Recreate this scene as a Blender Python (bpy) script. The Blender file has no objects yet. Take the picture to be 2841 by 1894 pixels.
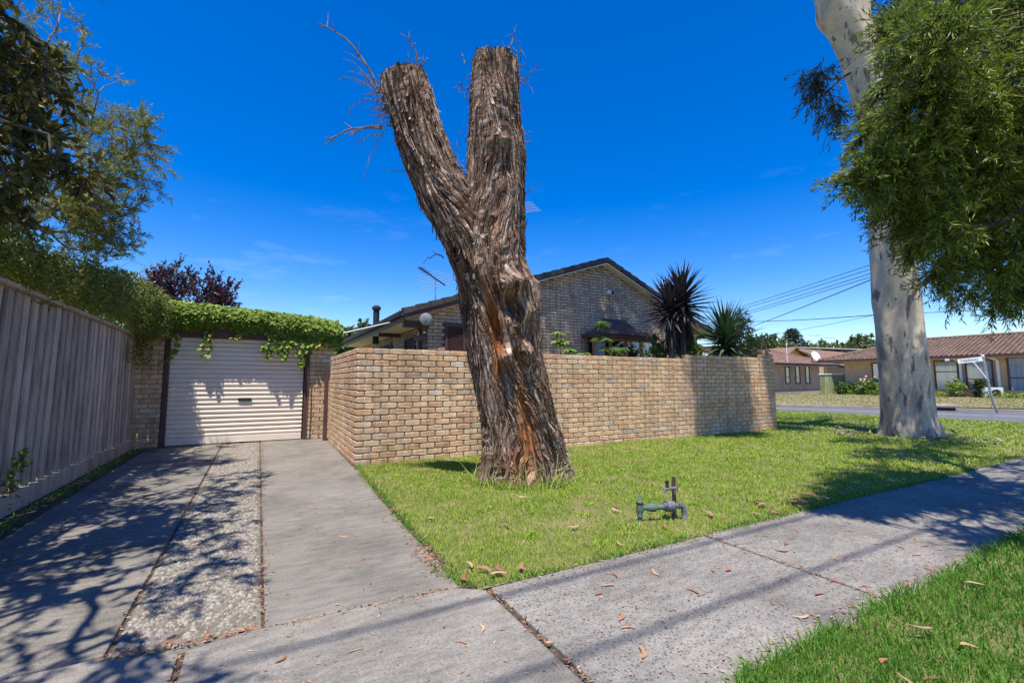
import bpy, math, random
import numpy as np
from mathutils import Vector, Matrix
random.seed(7)
RNG = np.random.default_rng(11)
sc = bpy.context.scene
COL = sc.collection

# ------------------------------------------------------------------ camera
cam_d = bpy.data.cameras.new('camera')
cam_d.lens = 15.86
cam_d.sensor_width = 36.0
cam_d.clip_start = 0.05
cam_d.clip_end = 2000
cam = bpy.data.objects.new('camera', cam_d)
COL.objects.link(cam)
cam.location = (0, 0, 1.17)
cam.rotation_euler = (math.radians(95.0), 0, math.radians(-28.7))
sc.camera = cam

# ------------------------------------------------------------------ sky, sun, exposure
SUN = Vector((0.225, 0.285, -1.0)).normalized()
w = bpy.data.worlds.new('World')
sc.world = w
w.use_nodes = True
nt = w.node_tree
nt.nodes.clear()
sky = nt.nodes.new('ShaderNodeTexSky')
sky.sky_type = 'NISHITA'
sky.sun_disc = False
sky.sun_elevation = math.asin(-SUN.z)
sky.sun_rotation = math.atan2(-SUN.x, -SUN.y)
sky.altitude = 50
sky.air_density = 1.0
sky.dust_density = 0.2
sky.ozone_density = 3.0
hs = nt.nodes.new('ShaderNodeHueSaturation')
hs.inputs['Saturation'].default_value = 1.50
hs.inputs['Hue'].default_value = 0.516
hs.inputs['Value'].default_value = 1.0
# thin high cloud low over the horizon, all the way round
tc = nt.nodes.new('ShaderNodeTexCoord')
mp = nt.nodes.new('ShaderNodeMapping')
mp.inputs['Scale'].default_value = (2.2, 2.2, 9.0)
nz = nt.nodes.new('ShaderNodeTexNoise')
nz.inputs['Scale'].default_value = 2.2
nz.inputs['Detail'].default_value = 7
nz.inputs['Roughness'].default_value = 0.62
rp = nt.nodes.new('ShaderNodeValToRGB')
rp.color_ramp.elements[0].position = 0.58
rp.color_ramp.elements[0].color = (0, 0, 0, 1)
rp.color_ramp.elements[1].position = 0.80
rp.color_ramp.elements[1].color = (1, 1, 1, 1)
sepz = nt.nodes.new('ShaderNodeSeparateXYZ')
mr = nt.nodes.new('ShaderNodeMapRange')
mr.inputs['From Min'].default_value = 0.12
mr.inputs['From Max'].default_value = 0.42
mr.inputs['To Min'].default_value = 0.14
mr.inputs['To Max'].default_value = 0.0
mul = nt.nodes.new('ShaderNodeMath')
mul.operation = 'MULTIPLY'
mx = nt.nodes.new('ShaderNodeMix')
mx.data_type = 'RGBA'
mx.inputs[7].default_value = (8.0, 8.2, 8.8, 1)
bg = nt.nodes.new('ShaderNodeBackground')
bg.inputs['Strength'].default_value = 0.128
wo = nt.nodes.new('ShaderNodeOutputWorld')
L = nt.links.new
L(sky.outputs[0], hs.inputs['Color'])
L(tc.outputs['Generated'], mp.inputs[0])
L(mp.outputs[0], nz.inputs['Vector'])
L(nz.outputs[0], rp.inputs[0])
L(tc.outputs['Generated'], sepz.inputs[0])
L(sepz.outputs['Z'], mr.inputs[0])
L(rp.outputs[0], mul.inputs[0])
L(mr.outputs[0], mul.inputs[1])
L(mul.outputs[0], mx.inputs[0])
L(hs.outputs[0], mx.inputs[6])
L(mx.outputs[2], bg.inputs['Color'])
L(bg.outputs[0], wo.inputs[0])

sun_d = bpy.data.lights.new('sun', 'SUN')
sun_d.energy = 4.6
sun_d.angle = math.radians(0.53)
sun_d.color = (1.0, 0.94, 0.84)
sun_o = bpy.data.objects.new('sun', sun_d)
COL.objects.link(sun_o)
sun_o.location = (-4, -5, 20)
sun_o.rotation_euler = SUN.to_track_quat('-Z', 'Y').to_euler()

sc.view_settings.view_transform = 'Standard'
sc.view_settings.look = 'None'
sc.view_settings.gamma = 1
sc.view_settings.use_curve_mapping = False
sc.view_settings.exposure = 0.74
sc.cycles.max_bounces = 6
sc.cycles.diffuse_bounces = 3
sc.cycles.transparent_max_bounces = 4

# ------------------------------------------------------------------ helpers
CAMP = np.array([0, 0, 1.17])
AF = math.radians(28.7)
FW = np.array([math.sin(AF), math.cos(AF), 0.0])
RT = np.array([math.cos(AF), -math.sin(AF), 0.0])


def norm(v):
    v = np.asarray(v, float)
    return v / np.maximum(np.linalg.norm(v, axis=-1, keepdims=True), 1e-9)


def vnoise(p, seed=0):
    """value noise on an (n,3) array, about -1..1"""
    p = np.asarray(p, float)
    i = np.floor(p).astype(np.int64)
    f = p - i
    f = f * f * (3 - 2 * f)
    out = np.zeros(len(p))
    for dx in (0, 1):
        for dy in (0, 1):
            for dz in (0, 1):
                h = ((i[:, 0] + dx) * 374761393 + (i[:, 1] + dy) * 668265263 + (i[:, 2] + dz) * 2147483647 + seed * 144665) & 0x7fffffff
                h = (h ^ (h >> 13)) * 1274126177 & 0x7fffffff
                h = (h ^ (h >> 16)) & 0xffff
                wt = (f[:, 0] if dx else 1 - f[:, 0]) * (f[:, 1] if dy else 1 - f[:, 1]) * (f[:, 2] if dz else 1 - f[:, 2])
                out += wt * (h / 32767.5 - 1)
    return out


def mkmesh(name, V, groups, attrs=None, smooth=False):
    V = np.asarray(V, np.float32).reshape(-1, 3)
    gs = [np.asarray(g, np.int32) for g in groups if len(g)]
    me = bpy.data.meshes.new(name)
    nl = sum(g.size for g in gs)
    nf = sum(len(g) for g in gs)
    me.vertices.add(len(V))
    me.vertices.foreach_set('co', V.ravel())
    me.loops.add(nl)
    me.polygons.add(nf)
    me.loops.foreach_set('vertex_index', np.concatenate([g.ravel() for g in gs]))
    tot = np.concatenate([np.full(len(g), g.shape[1], np.int32) for g in gs])
    st = np.concatenate([[0], np.cumsum(tot)[:-1]]).astype(np.int32)
    me.polygons.foreach_set('loop_start', st)
    me.polygons.foreach_set('loop_total', tot)
    me.polygons.foreach_set('use_smooth', np.full(nf, bool(smooth)))
    if attrs:
        for k, a in attrs.items():
            a = np.asarray(a, np.float32)
            if a.ndim == 2:
                at = me.attributes.new(k, 'FLOAT_VECTOR', 'POINT')
                at.data.foreach_set('vector', a.ravel())
            else:
                at = me.attributes.new(k, 'FLOAT', 'POINT')
                at.data.foreach_set('value', a)
    me.update(calc_edges=True)
    me.validate()
    return me


def wpos(o):
    p = np.zeros(3)
    while o is not None:
        p = p + np.array(o.location)
        o = o.parent
    return p


def link(name, data, mat=None, parent=None):
    o = bpy.data.objects.new(name, data)
    if mat is not None and data is not None:
        if len(data.materials) == 0:
            data.materials.append(mat)
    COL.objects.link(o)
    if parent is not None:
        o.parent = parent
    return o


def tag(o, label=None, cat=None, group=None, kind=None):
    if label:
        o['label'] = label
    if cat:
        o['category'] = cat
    if group:
        o['group'] = group
    if kind:
        o['kind'] = kind
    return o


def thing(name, loc, label, cat, group=None):
    o = bpy.data.objects.new(name, None)
    o.empty_display_size = 0.1
    COL.objects.link(o)
    o.location = loc
    return tag(o, label, cat, group)


def box_vf(x0, x1, y0, y1, z0, z1):
    V = [(x0, y0, z0), (x1, y0, z0), (x1, y1, z0), (x0, y1, z0), (x0, y0, z1), (x1, y0, z1), (x1, y1, z1), (x0, y1, z1)]
    F = [(0, 3, 2, 1), (4, 5, 6, 7), (0, 1, 5, 4), (1, 2, 6, 5), (2, 3, 7, 6), (3, 0, 4, 7)]
    return V, F


class MB:
    """collects shapes in world coordinates; build() makes ONE mesh object"""

    def __init__(self):
        self.V = []
        self.F = {}
        self.n = 0
        self.R = []

    def add(self, V, F, rnd=0.0):
        V = np.asarray(V, float).reshape(-1, 3)
        for f in F:
            self.F.setdefault(len(f), []).append([i + self.n for i in f])
        self.V.append(V)
        self.R.append(np.full(len(V), rnd))
        self.n += len(V)
        return self

    def addarr(self, V, groups, rnd=None):
        for g in groups:
            g = np.asarray(g)
            if len(g):
                self.F.setdefault(g.shape[1], []).extend((g + self.n).tolist())
        self.V.append(np.asarray(V, float).reshape(-1, 3))
        self.R.append(np.zeros(len(V)) if rnd is None else rnd)
        self.n += len(V)
        return self

    def box(self, x0, x1, y0, y1, z0, z1, rnd=0.0):
        return self.add(*box_vf(x0, x1, y0, y1, z0, z1), rnd)

    def obox(self, c, ax, hl, rnd=0.0):
        """oriented box: centre, 3 unit axes, 3 half lengths"""
        V, F = box_vf(-1, 1, -1, 1, -1, 1)
        V = np.array(V) * np.array(hl)
        ax = np.array([np.asarray(a, float) for a in ax])
        return self.add(V @ ax + np.asarray(c, float), F, rnd)

    def bar(self, a, b, wx, wz, up=(0, 0, 1), rnd=0.0):
        a = np.asarray(a, float)
        b = np.asarray(b, float)
        d = norm(b - a)
        s = norm(np.cross(d, up))
        u = np.cross(s, d)
        return self.obox((a + b) / 2, (d, s, u), (np.linalg.norm(b - a) / 2, wx / 2, wz / 2), rnd)

    def tube(self, pts, rad, seg=8, caps=True, rnd=0.0):
        pts = np.asarray(pts, float)
        n = len(pts)
        rad = np.full(n, rad) if np.isscalar(rad) else np.asarray(rad, float)
        t = np.zeros_like(pts)
        t[1:-1] = pts[2:] - pts[:-2]
        t[0] = pts[1] - pts[0]
        t[-1] = pts[-1] - pts[-2]
        t = norm(t)
        ref = np.array([0, 0, 1.0]) if abs(t[0][2]) < 0.9 else np.array([1.0, 0, 0])
        V = []
        for i in range(n):
            e1 = norm(np.cross(t[i], ref))
            e2 = np.cross(t[i], e1)
            for k in range(seg):
                a = 2 * math.pi * k / seg
                V.append(pts[i] + rad[i] * (math.cos(a) * e1 + math.sin(a) * e2))
        F = []
        for i in range(n - 1):
            for k in range(seg):
                k2 = (k + 1) % seg
                F.append((i * seg + k, i * seg + k2, (i + 1) * seg + k2, (i + 1) * seg + k))
        if caps:
            F.append(tuple(range(seg)))
            F.append(tuple((n - 1) * seg + k for k in range(seg - 1, -1, -1)))
        return self.add(V, F, rnd)

    def lathe(self, prof, org, axis=(0, 0, 1), seg=16, rnd=0.0):
        """prof: list of (r, h) along axis"""
        ax = norm(axis)
        ref = np.array([0, 0, 1.0]) if abs(ax[2]) < 0.9 else np.array([1.0, 0, 0])
        e1 = norm(np.cross(ax, ref))
        e2 = np.cross(ax, e1)
        V = []
        F = []
        for r, h in prof:
            for k in range(seg):
                a = 2 * math.pi * k / seg
                V.append(np.asarray(org) + ax * h + r * (math.cos(a) * e1 + math.sin(a) * e2))
        n = len(prof)
        for i in range(n - 1):
            for k in range(seg):
                k2 = (k + 1) % seg
                F.append((i * seg + k, i * seg + k2, (i + 1) * seg + k2, (i + 1) * seg + k))
        F.append(tuple(range(seg)))
        F.append(tuple((n - 1) * seg + k for k in range(seg - 1, -1, -1)))
        return self.add(V, F, rnd)

    def prism(self, poly, v, rnd=0.0):
        """poly: planar polygon of 3D points, extruded by vector v"""
        p = np.asarray(poly, float)
        n = len(p)
        V = np.concatenate([p, p + np.asarray(v, float)])
        F = [tuple(range(n)), tuple(range(2 * n - 1, n - 1, -1))]
        for i in range(n):
            j = (i + 1) % n
            F.append((i, i + n, j + n, j))
        return self.add(V, F, rnd)

    def build(self, name, mat, parent=None, smooth=False, bevel=0.0):
        V = np.concatenate(self.V)
        if parent is not None:
            V = V - wpos(parent)
        loc = None
        if parent is None:
            lo, hi = V.min(0), V.max(0)
            loc = np.array([(lo[0] + hi[0]) / 2, (lo[1] + hi[1]) / 2, lo[2]])
            V = V - loc
        me = mkmesh(name, V, list(self.F.values()), {'rnd': np.concatenate(self.R)}, smooth)
        o = link(name, me, mat, parent)
        if loc is not None:
            o.location = loc
        if bevel:
            b = o.modifiers.new('bevel', 'BEVEL')
            b.width = bevel
            b.segments = 2
            b.limit_method = 'ANGLE'
        return o


# ------------------------------------------------------------------ materials
def newmat(name):
    m = bpy.data.materials.new(name)
    m.use_nodes = True
    n = m.node_tree
    n.nodes.clear()
    out = n.nodes.new('ShaderNodeOutputMaterial')
    return m, n, out


def N(n, t, **kw):
    x = n.nodes.new(t)
    for k, v in kw.items():
        if hasattr(x, k) and k not in ('Scale',):
            setattr(x, k, v)
        else:
            x.inputs[k].default_value = v
    return x


def c4(c):
    return (c[0], c[1], c[2], 1.0)


def ramp(n, stops, interp='LINEAR'):
    r = n.nodes.new('ShaderNodeValToRGB')
    r.color_ramp.interpolation = interp
    e = r.color_ramp.elements
    while len(e) < len(stops):
        e.new(0.5)
    for i, (p, c) in enumerate(stops):
        e[i].position = p
        e[i].color = c4(c) if not np.isscalar(c) else (c, c, c, 1)
    return r


def coords(n, stretch=(1, 1, 1), attr=None):
    if attr:
        a = N(n, 'ShaderNodeAttribute', attribute_name=attr)
        src = a.outputs['Vector']
    else:
        a = n.nodes.new('ShaderNodeNewGeometry')
        src = a.outputs['Position']
    m = n.nodes.new('ShaderNodeMapping')
    m.inputs['Scale'].default_value = stretch
    n.links.new(src, m.inputs[0])
    return m.outputs[0]


def rnd01(n):
    a = N(n, 'ShaderNodeAttribute', attribute_name='rnd')
    o = n.nodes.new('ShaderNodeObjectInfo')
    s = N(n, 'ShaderNodeMath', operation='ADD')
    f = N(n, 'ShaderNodeMath', operation='FRACT')
    n.links.new(a.outputs['Fac'], s.inputs[0])
    n.links.new(o.outputs['Random'], s.inputs[1])
    n.links.new(s.outputs[0], f.inputs[0])
    return f.outputs[0]


def mixc(n, fac, a, b, blend='MIX'):
    m = n.nodes.new('ShaderNodeMix')
    m.data_type = 'RGBA'
    m.blend_type = blend
    for idx, v in ((0, fac), (6, a), (7, b)):
        if isinstance(v, bpy.types.NodeSocket):
            n.links.new(v, m.inputs[idx])
        elif idx == 0:
            m.inputs[0].default_value = v
        else:
            m.inputs[idx].default_value = c4(v)
    return m.outputs[2]


def noise(n, vec, scale, detail=5, rough=0.6, dist=0.0):
    t = n.nodes.new('ShaderNodeTexNoise')
    t.inputs['Scale'].default_value = scale
    t.inputs['Detail'].default_value = detail
    t.inputs['Roughness'].default_value = rough
    t.inputs['Distortion'].default_value = dist
    n.links.new(vec, t.inputs['Vector'])
    return t.outputs[0]


def principled(n, out, col, rough=0.8, bump=None, bstr=0.3, bdist=0.01, metallic=0.0, spec=0.3, trans=0.0):
    b = n.nodes.new('ShaderNodeBsdfPrincipled')
    if isinstance(col, bpy.types.NodeSocket):
        n.links.new(col, b.inputs['Base Color'])
    else:
        b.inputs['Base Color'].default_value = c4(col)
    if isinstance(rough, bpy.types.NodeSocket):
        n.links.new(rough, b.inputs['Roughness'])
    else:
        b.inputs['Roughness'].default_value = rough
    b.inputs['Metallic'].default_value = metallic
    b.inputs['Specular IOR Level'].default_value = spec
    if bump is not None:
        bp = n.nodes.new('ShaderNodeBump')
        bp.inputs['Strength'].default_value = bstr
        bp.inputs['Distance'].default_value = bdist
        n.links.new(bump, bp.inputs['Height'])
        n.links.new(bp.outputs[0], b.inputs['Normal'])
    sh = b.outputs[0]
    if trans:
        t = n.nodes.new('ShaderNodeBsdfTranslucent')
        if isinstance(col, bpy.types.NodeSocket):
            n.links.new(col, t.inputs[0])
        else:
            t.inputs[0].default_value = c4(col)
        ms = n.nodes.new('ShaderNodeMixShader')
        ms.inputs[0].default_value = trans
        n.links.new(sh, ms.inputs[1])
        n.links.new(t.outputs[0], ms.inputs[2])
        sh = ms.outputs[0]
    n.links.new(sh, out.inputs[0])
    return b


def mat(name, c1, c2=None, scale=6.0, stretch=(1, 1, 1), rough=0.8, bump=0.0, bscale=None, rnd=0.0, metallic=0.0, spec=0.3, lo=0.35, hi=0.65):
    m, n, out = newmat(name)
    vec = coords(n, stretch)
    c2 = c2 or tuple(x * 0.75 for x in c1)
    nzv = noise(n, vec, scale)
    r = ramp(n, [(lo, c1), (hi, c2)])
    n.links.new(nzv, r.inputs[0])
    col = r.outputs[0]
    if rnd:
        rr = ramp(n, [(0, 1 - rnd), (1, 1 + rnd)])
        n.links.new(rnd01(n), rr.inputs[0])
        col = mixc(n, 1.0, col, rr.outputs[0], 'MULTIPLY')
    bn = noise(n, vec, bscale or scale * 4) if bump else None
    principled(n, out, col, rough, bn, bump, 0.01, metallic, spec)
    return m


def leafmat(name, cols, trans=0.3, rough=0.45, patch=None, spec=0.35):
    """colours spread over leaves by their random number"""
    m, n, out = newmat(name)
    st = [(i / max(1, len(cols) - 1), c) for i, c in enumerate(cols)]
    r = ramp(n, st)
    n.links.new(rnd01(n), r.inputs[0])
    col = r.outputs[0]
    if patch:
        pz = noise(n, coords(n), patch[1], 4)
        pr = ramp(n, [(patch[2], 0.0), (patch[3], 1.0)])
        n.links.new(pz, pr.inputs[0])
        sc_ = N(n, 'ShaderNodeMath', operation='MULTIPLY')
        n.links.new(pr.outputs[0], sc_.inputs[0])
        sc_.inputs[1].default_value = patch[4]
        col = mixc(n, sc_.outputs[0], col, patch[0])
    principled(n, out, col, rough, spec=spec, trans=trans)
    return m


def brickmat(name, stops, rough=0.9):
    m, n, out = newmat(name)
    r = ramp(n, stops)
    n.links.new(rnd01(n), r.inputs[0])
    vec = coords(n, (1, 1, 1))
    a = noise(n, vec, 55, 6, 0.7)
    ar = ramp(n, [(0.3, 0.72), (0.5, 1.0), (0.7, 1.15)])
    n.links.new(a, ar.inputs[0])
    col = mixc(n, 1.0, r.outputs[0], ar.outputs[0], 'MULTIPLY')
    # drag marks across the face of an extruded brick
    v2 = coords(n, (14, 14, 1.5))
    b = noise(n, v2, 1.0, 2, 0.5)
    br = ramp(n, [(0.35, 0.80), (0.5, 1.0), (0.66, 1.14)])
    n.links.new(b, br.inputs[0])
    col = mixc(n, 1.0, col, br.outputs[0], 'MULTIPLY')
    c = noise(n, coords(n), 0.9, 4)
    cr = ramp(n, [(0.35, (0.86, 0.84, 0.82)), (0.62, (1.05, 1.04, 1.02))])
    n.links.new(c, cr.inputs[0])
    col = mixc(n, 1.0, col, cr.outputs[0], 'MULTIPLY')
    principled(n, out, col, rough, a, 0.5, 0.006)
    return m


MAT = {}
MAT['brick_wall'] = brickmat('cream_brick', [(0.0, (0.62, 0.41, 0.235)), (0.18, (0.68, 0.50, 0.325)), (0.36, (0.55, 0.345, 0.19)), (0.5, (0.68, 0.505, 0.335)), (0.62, (0.55, 0.335, 0.20)), (0.74, (0.64, 0.465, 0.31)), (0.86, (0.65, 0.415, 0.225)), (0.95, (0.50, 0.385, 0.28)), (0.985, (0.68, 0.57, 0.45)), (1.0, (0.42, 0.30, 0.21))])
MAT['brick_house'] = brickmat('grey_brown_brick', [(0.0, (0.46, 0.33, 0.23)), (0.25, (0.60, 0.45, 0.32)), (0.45, (0.41, 0.305, 0.22)), (0.6, (0.63, 0.465, 0.32)), (0.75, (0.45, 0.375, 0.31)), (0.9, (0.55, 0.365, 0.26)), (1.0, (0.35, 0.28, 0.24))])
MAT['mortar'] = mat('cream_mortar', (0.46, 0.39, 0.29), (0.34, 0.285, 0.21), 30, bump=0.4)
MAT['mortar_house'] = mat('grey_mortar', (0.16, 0.14, 0.12), (0.11, 0.10, 0.09), 30, bump=0.3)


def concrete(name, base, speck=0.25, agg=False, warm=None):
    m, n, out = newmat(name)
    v = coords(n)
    big = noise(n, v, 1.1, 6, 0.62)
    r = ramp(n, [(0.30, tuple(x * 0.62 for x in base)), (0.5, base), (0.70, tuple(x * 1.25 for x in base))])
    n.links.new(big, r.inputs[0])
    col = r.outputs[0]
    fine = noise(n, v, 120, 4, 0.75)
    fr = ramp(n, [(0.3, 1 - speck * 1.6), (0.5, 1.0), (0.72, 1 + speck)])
    n.links.new(fine, fr.inputs[0])
    col = mixc(n, 1.0, col, fr.outputs[0], 'MULTIPLY')
    mid = noise(n, coords(n, (1.0, 3.5, 1)), 5, 5, 0.7)
    mr_ = ramp(n, [(0.30, 0.70), (0.6, 1.10)])
    n.links.new(mid, mr_.inputs[0])
    col = mixc(n, 1.0, col, mr_.outputs[0], 'MULTIPLY')
    hgt = fine
    if agg:
        vo = n.nodes.new('ShaderNodeTexVoronoi')
        vo.inputs['Scale'].default_value = 62
        n.links.new(v, vo.inputs['Vector'])
        vr = ramp(n, [(0.24, 0.25), (0.44, 1.0)])
        n.links.new(vo.outputs['Distance'], vr.inputs[0])
        sp = n.nodes.new('ShaderNodeSeparateColor')
        n.links.new(vo.outputs['Color'], sp.inputs[0])
        cr = ramp(n, [(0.0, (0.030, 0.031, 0.036)), (0.40, (0.07, 0.067, 0.067)), (0.58, (0.17, 0.165, 0.16)), (0.80, (0.27, 0.255, 0.23)), (0.95, (0.17, 0.105, 0.085))], 'CONSTANT')
        n.links.new(sp.outputs[0], cr.inputs[0])
        col = mixc(n, vr.outputs[0], cr.outputs[0], col)
        hgt = vo.outputs['Distance']
    if warm:
        wz = noise(n, v, 2.3, 5)
        wr = ramp(n, [(0.55, 0.0), (0.75, 0.45)])
        n.links.new(wz, wr.inputs[0])
        col = mixc(n, wr.outputs[0], col, warm)
    principled(n, out, col, 0.88, hgt, 0.35, 0.004, spec=0.25)
    return m


MAT['conc_drive'] = concrete('driveway_concrete', (0.190, 0.173, 0.150), 0.36, False, (0.21, 0.175, 0.13))
MAT['conc_path'] = concrete('path_concrete', (0.222, 0.205, 0.182), 0.30, True)
MAT['conc_cross'] = concrete('crossing_concrete', (0.215, 0.198, 0.174), 0.34, False, (0.24, 0.195, 0.145))
MAT['pebble_bed'] = concrete('pebble_bed', (0.185, 0.165, 0.135), 0.3)
MAT['joint'] = mat('joint_dirt', (0.10, 0.075, 0.05), (0.055, 0.04, 0.028), 40, bump=0.5)
MAT['pebble'] = leafmat('river_pebble', [(0.22, 0.195, 0.155), (0.31, 0.28, 0.23), (0.14, 0.12, 0.095), (0.36, 0.33, 0.28), (0.08, 0.072, 0.065), (0.24, 0.185, 0.14)], trans=0, rough=0.7)
MAT['soil'] = mat('lawn_soil', (0.10, 0.115, 0.030), (0.22, 0.18, 0.085), 3.0, bump=0.6, bscale=40)
MAT['ground'] = mat('dry_ground', (0.24, 0.20, 0.10), (0.17, 0.17, 0.06), 0.4, bump=0.3, bscale=6)
MAT['dry_lawn'] = mat('dry_lawn', (0.29, 0.235, 0.125), (0.19, 0.18, 0.07), 0.9, (0.6, 1.6, 1), bump=0.8, bscale=14, lo=0.38, hi=0.6)
MAT['asphalt'] = mat('asphalt', (0.135, 0.135, 0.142), (0.11, 0.11, 0.118), 1.2, bump=0.3, bscale=60)
MAT['road_paint'] = mat('road_paint', (0.62, 0.62, 0.60), (0.45, 0.45, 0.44), 4)
MAT['kerb'] = mat('kerb_concrete', (0.32, 0.28, 0.24), (0.24, 0.20, 0.17), 3, bump=0.3)
MAT['grass'] = leafmat('lawn_grass', [(0.16, 0.29, 0.018), (0.24, 0.40, 0.028), (0.33, 0.48, 0.045), (0.20, 0.36, 0.022), (0.50, 0.50, 0.15), (0.17, 0.31, 0.020)], trans=0.30, rough=0.55, patch=((0.50, 0.43, 0.15), 1.9, 0.50, 0.70, 0.36), spec=0.08)
MAT['grass_verge'] = leafmat('verge_grass', [(0.055, 0.165, 0.012), (0.095, 0.25, 0.020), (0.14, 0.30, 0.032), (0.075, 0.205, 0.016), (0.24, 0.32, 0.08)], trans=0.30, rough=0.5, spec=0.25)
MAT['grass_dry'] = leafmat('dry_grass', [(0.30, 0.25, 0.12), (0.22, 0.21, 0.08), (0.17, 0.19, 0.06)], trans=0.2, rough=0.7, spec=0.1)
MAT['fence'] = None


def woodmat(name, cols, zs=1.2, around=(40, 40, 1.2), rnd=0.22):
    m, n, out = newmat(name)
    v = coords(n, around)
    g = noise(n, v, zs, 6, 0.7, 0.6)
    r = ramp(n, [(0.28, cols[0]), (0.5, cols[1]), (0.72, cols[2])])
    n.links.new(g, r.inputs[0])
    rr = ramp(n, [(0, 1 - rnd), (1, 1 + rnd)])
    n.links.new(rnd01(n), rr.inputs[0])
    col = mixc(n, 1.0, r.outputs[0], rr.outputs[0], 'MULTIPLY')
    s = noise(n, coords(n, (6, 6, 2.2)), 1.0, 4, 0.6)
    sr = ramp(n, [(0.3, 0.70), (0.55, 1.05)])
    n.links.new(s, sr.inputs[0])
    col = mixc(n, 1.0, col, sr.outputs[0], 'MULTIPLY')
    principled(n, out, col, 0.9, g, 0.5, 0.004, spec=0.15)
    return m


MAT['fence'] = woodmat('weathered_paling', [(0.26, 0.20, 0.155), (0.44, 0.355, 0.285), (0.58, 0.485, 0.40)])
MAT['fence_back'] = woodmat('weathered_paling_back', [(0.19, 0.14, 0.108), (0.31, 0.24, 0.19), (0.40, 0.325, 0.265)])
MAT['brown_paint'] = mat('brown_painted_timber', (0.115, 0.058, 0.050), (0.085, 0.042, 0.037), 4, rough=0.55, bump=0.1)
MAT['dark_gutter'] = mat('dark_gutter_metal', (0.038, 0.042, 0.055), (0.028, 0.030, 0.040), 3, rough=0.6, spec=0.15)
MAT['white_soffit'] = mat('white_soffit', (0.74, 0.70, 0.62), (0.62, 0.58, 0.50), 2, rough=0.7)
MAT['tile_dark'] = mat('dark_roof_tile', (0.060, 0.050, 0.048), (0.085, 0.070, 0.062), 8, bump=0.4, rnd=0.25)
MAT['tile_brown'] = mat('brown_roof_tile', (0.20, 0.13, 0.092), (0.14, 0.092, 0.066), 6, bump=0.3, rnd=0.22)
MAT['tile_red'] = mat('reddish_roof_tile', (0.22, 0.135, 0.10), (0.165, 0.10, 0.075), 4, bump=0.3, rnd=0.22)
MAT['door_cream'] = mat('cream_roller_door', (0.80, 0.70, 0.585), (0.74, 0.645, 0.54), 2.5, (1, 1, 3), rough=0.5, spec=0.35)
MAT['black'] = mat('black_plastic', (0.02, 0.02, 0.022), (0.03, 0.03, 0.03), 5, rough=0.5)
MAT['steel'] = mat('galvanised_steel', (0.42, 0.44, 0.46), (0.33, 0.35, 0.37), 6, rough=0.45, metallic=0.5)
MAT['white'] = mat('white_paint', (0.80, 0.80, 0.78), (0.70, 0.70, 0.68), 5, rough=0.5)
MAT['copper'] = mat('weathered_copper_sheet', (0.115, 0.085, 0.085), (0.070, 0.050, 0.052), 3, rough=0.38, metallic=0.35, spec=0.5)
MAT['timber'] = woodmat('stained_window_timber', [(0.20, 0.09, 0.04), (0.32, 0.155, 0.075), (0.40, 0.21, 0.11)], rnd=0.1)
MAT['rust'] = mat('rusty_steel', (0.085, 0.055, 0.045), (0.15, 0.085, 0.055), 25, bump=0.5)
MAT['verdigris'] = mat('verdigris_bronze', (0.085, 0.20, 0.18), (0.17, 0.15, 0.10), 38, rough=0.75, metallic=0.2, bump=0.8, lo=0.45, hi=0.62)
MAT['brass_grey'] = mat('tarnished_brass', (0.20, 0.22, 0.235), (0.095, 0.09, 0.085), 34, rough=0.65, metallic=0.3, bump=0.7)
MAT['wire'] = mat('black_cable', (0.025, 0.03, 0.045), (0.03, 0.035, 0.05), 2, rough=0.6)


def glassmat(name, tint=(0.20, 0.25, 0.33), rough=0.05):
    m, n, out = newmat(name)
    g = n.nodes.new('ShaderNodeBsdfGlossy')
    g.inputs['Roughness'].default_value = rough
    g.inputs['Color'].default_value = (0.9, 0.93, 1, 1)
    t = n.nodes.new('ShaderNodeBsdfTransparent')
    t.inputs['Color'].default_value = c4(tint)
    ms = n.nodes.new('ShaderNodeMixShader')
    ms.inputs[0].default_value = 0.10
    n.links.new(t.outputs[0], ms.inputs[1])
    n.links.new(g.outputs[0], ms.inputs[2])
    n.links.new(ms.outputs[0], out.inputs[0])
    return m


MAT['glass'] = glassmat('window_glass', (0.93, 0.95, 0.97))
MAT['curtain'] = mat('net_curtain', (0.62, 0.64, 0.70), (0.40, 0.42, 0.48), 1.0, (1, 9, 0.15), rough=0.9)
MAT['dark_room'] = mat('dark_interior', (0.03, 0.03, 0.035), (0.02, 0.02, 0.02), 2)


def farbrick(name, c1, c2, mortar, axis):
    m, n, out = newmat(name)
    g = n.nodes.new('ShaderNodeNewGeometry')
    s = n.nodes.new('ShaderNodeSeparateXYZ')
    n.links.new(g.outputs['Position'], s.inputs[0])
    c = n.nodes.new('ShaderNodeCombineXYZ')
    n.links.new(s.outputs[axis], c.inputs[0])
    n.links.new(s.outputs['Z'], c.inputs[1])
    b = n.nodes.new('ShaderNodeTexBrick')
    b.inputs['Color1'].default_value = c4(c1)
    b.inputs['Color2'].default_value = c4(c2)
    b.inputs['Mortar'].default_value = c4(mortar)
    b.inputs['Scale'].default_value = 1.0
    b.inputs['Brick Width'].default_value = 0.24
    b.inputs['Row Height'].default_value = 0.086
    b.inputs['Mortar Size'].default_value = 0.008
    n.links.new(c.outputs[0], b.inputs['Vector'])
    nzv = noise(n, g.outputs['Position'], 1.5, 5)
    r = ramp(n, [(0.3, 0.85), (0.7, 1.12)])
    n.links.new(nzv, r.inputs[0])
    col = mixc(n, 1.0, b.outputs['Color'], r.outputs[0], 'MULTIPLY')
    principled(n, out, col, 0.9)
    return m


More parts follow.
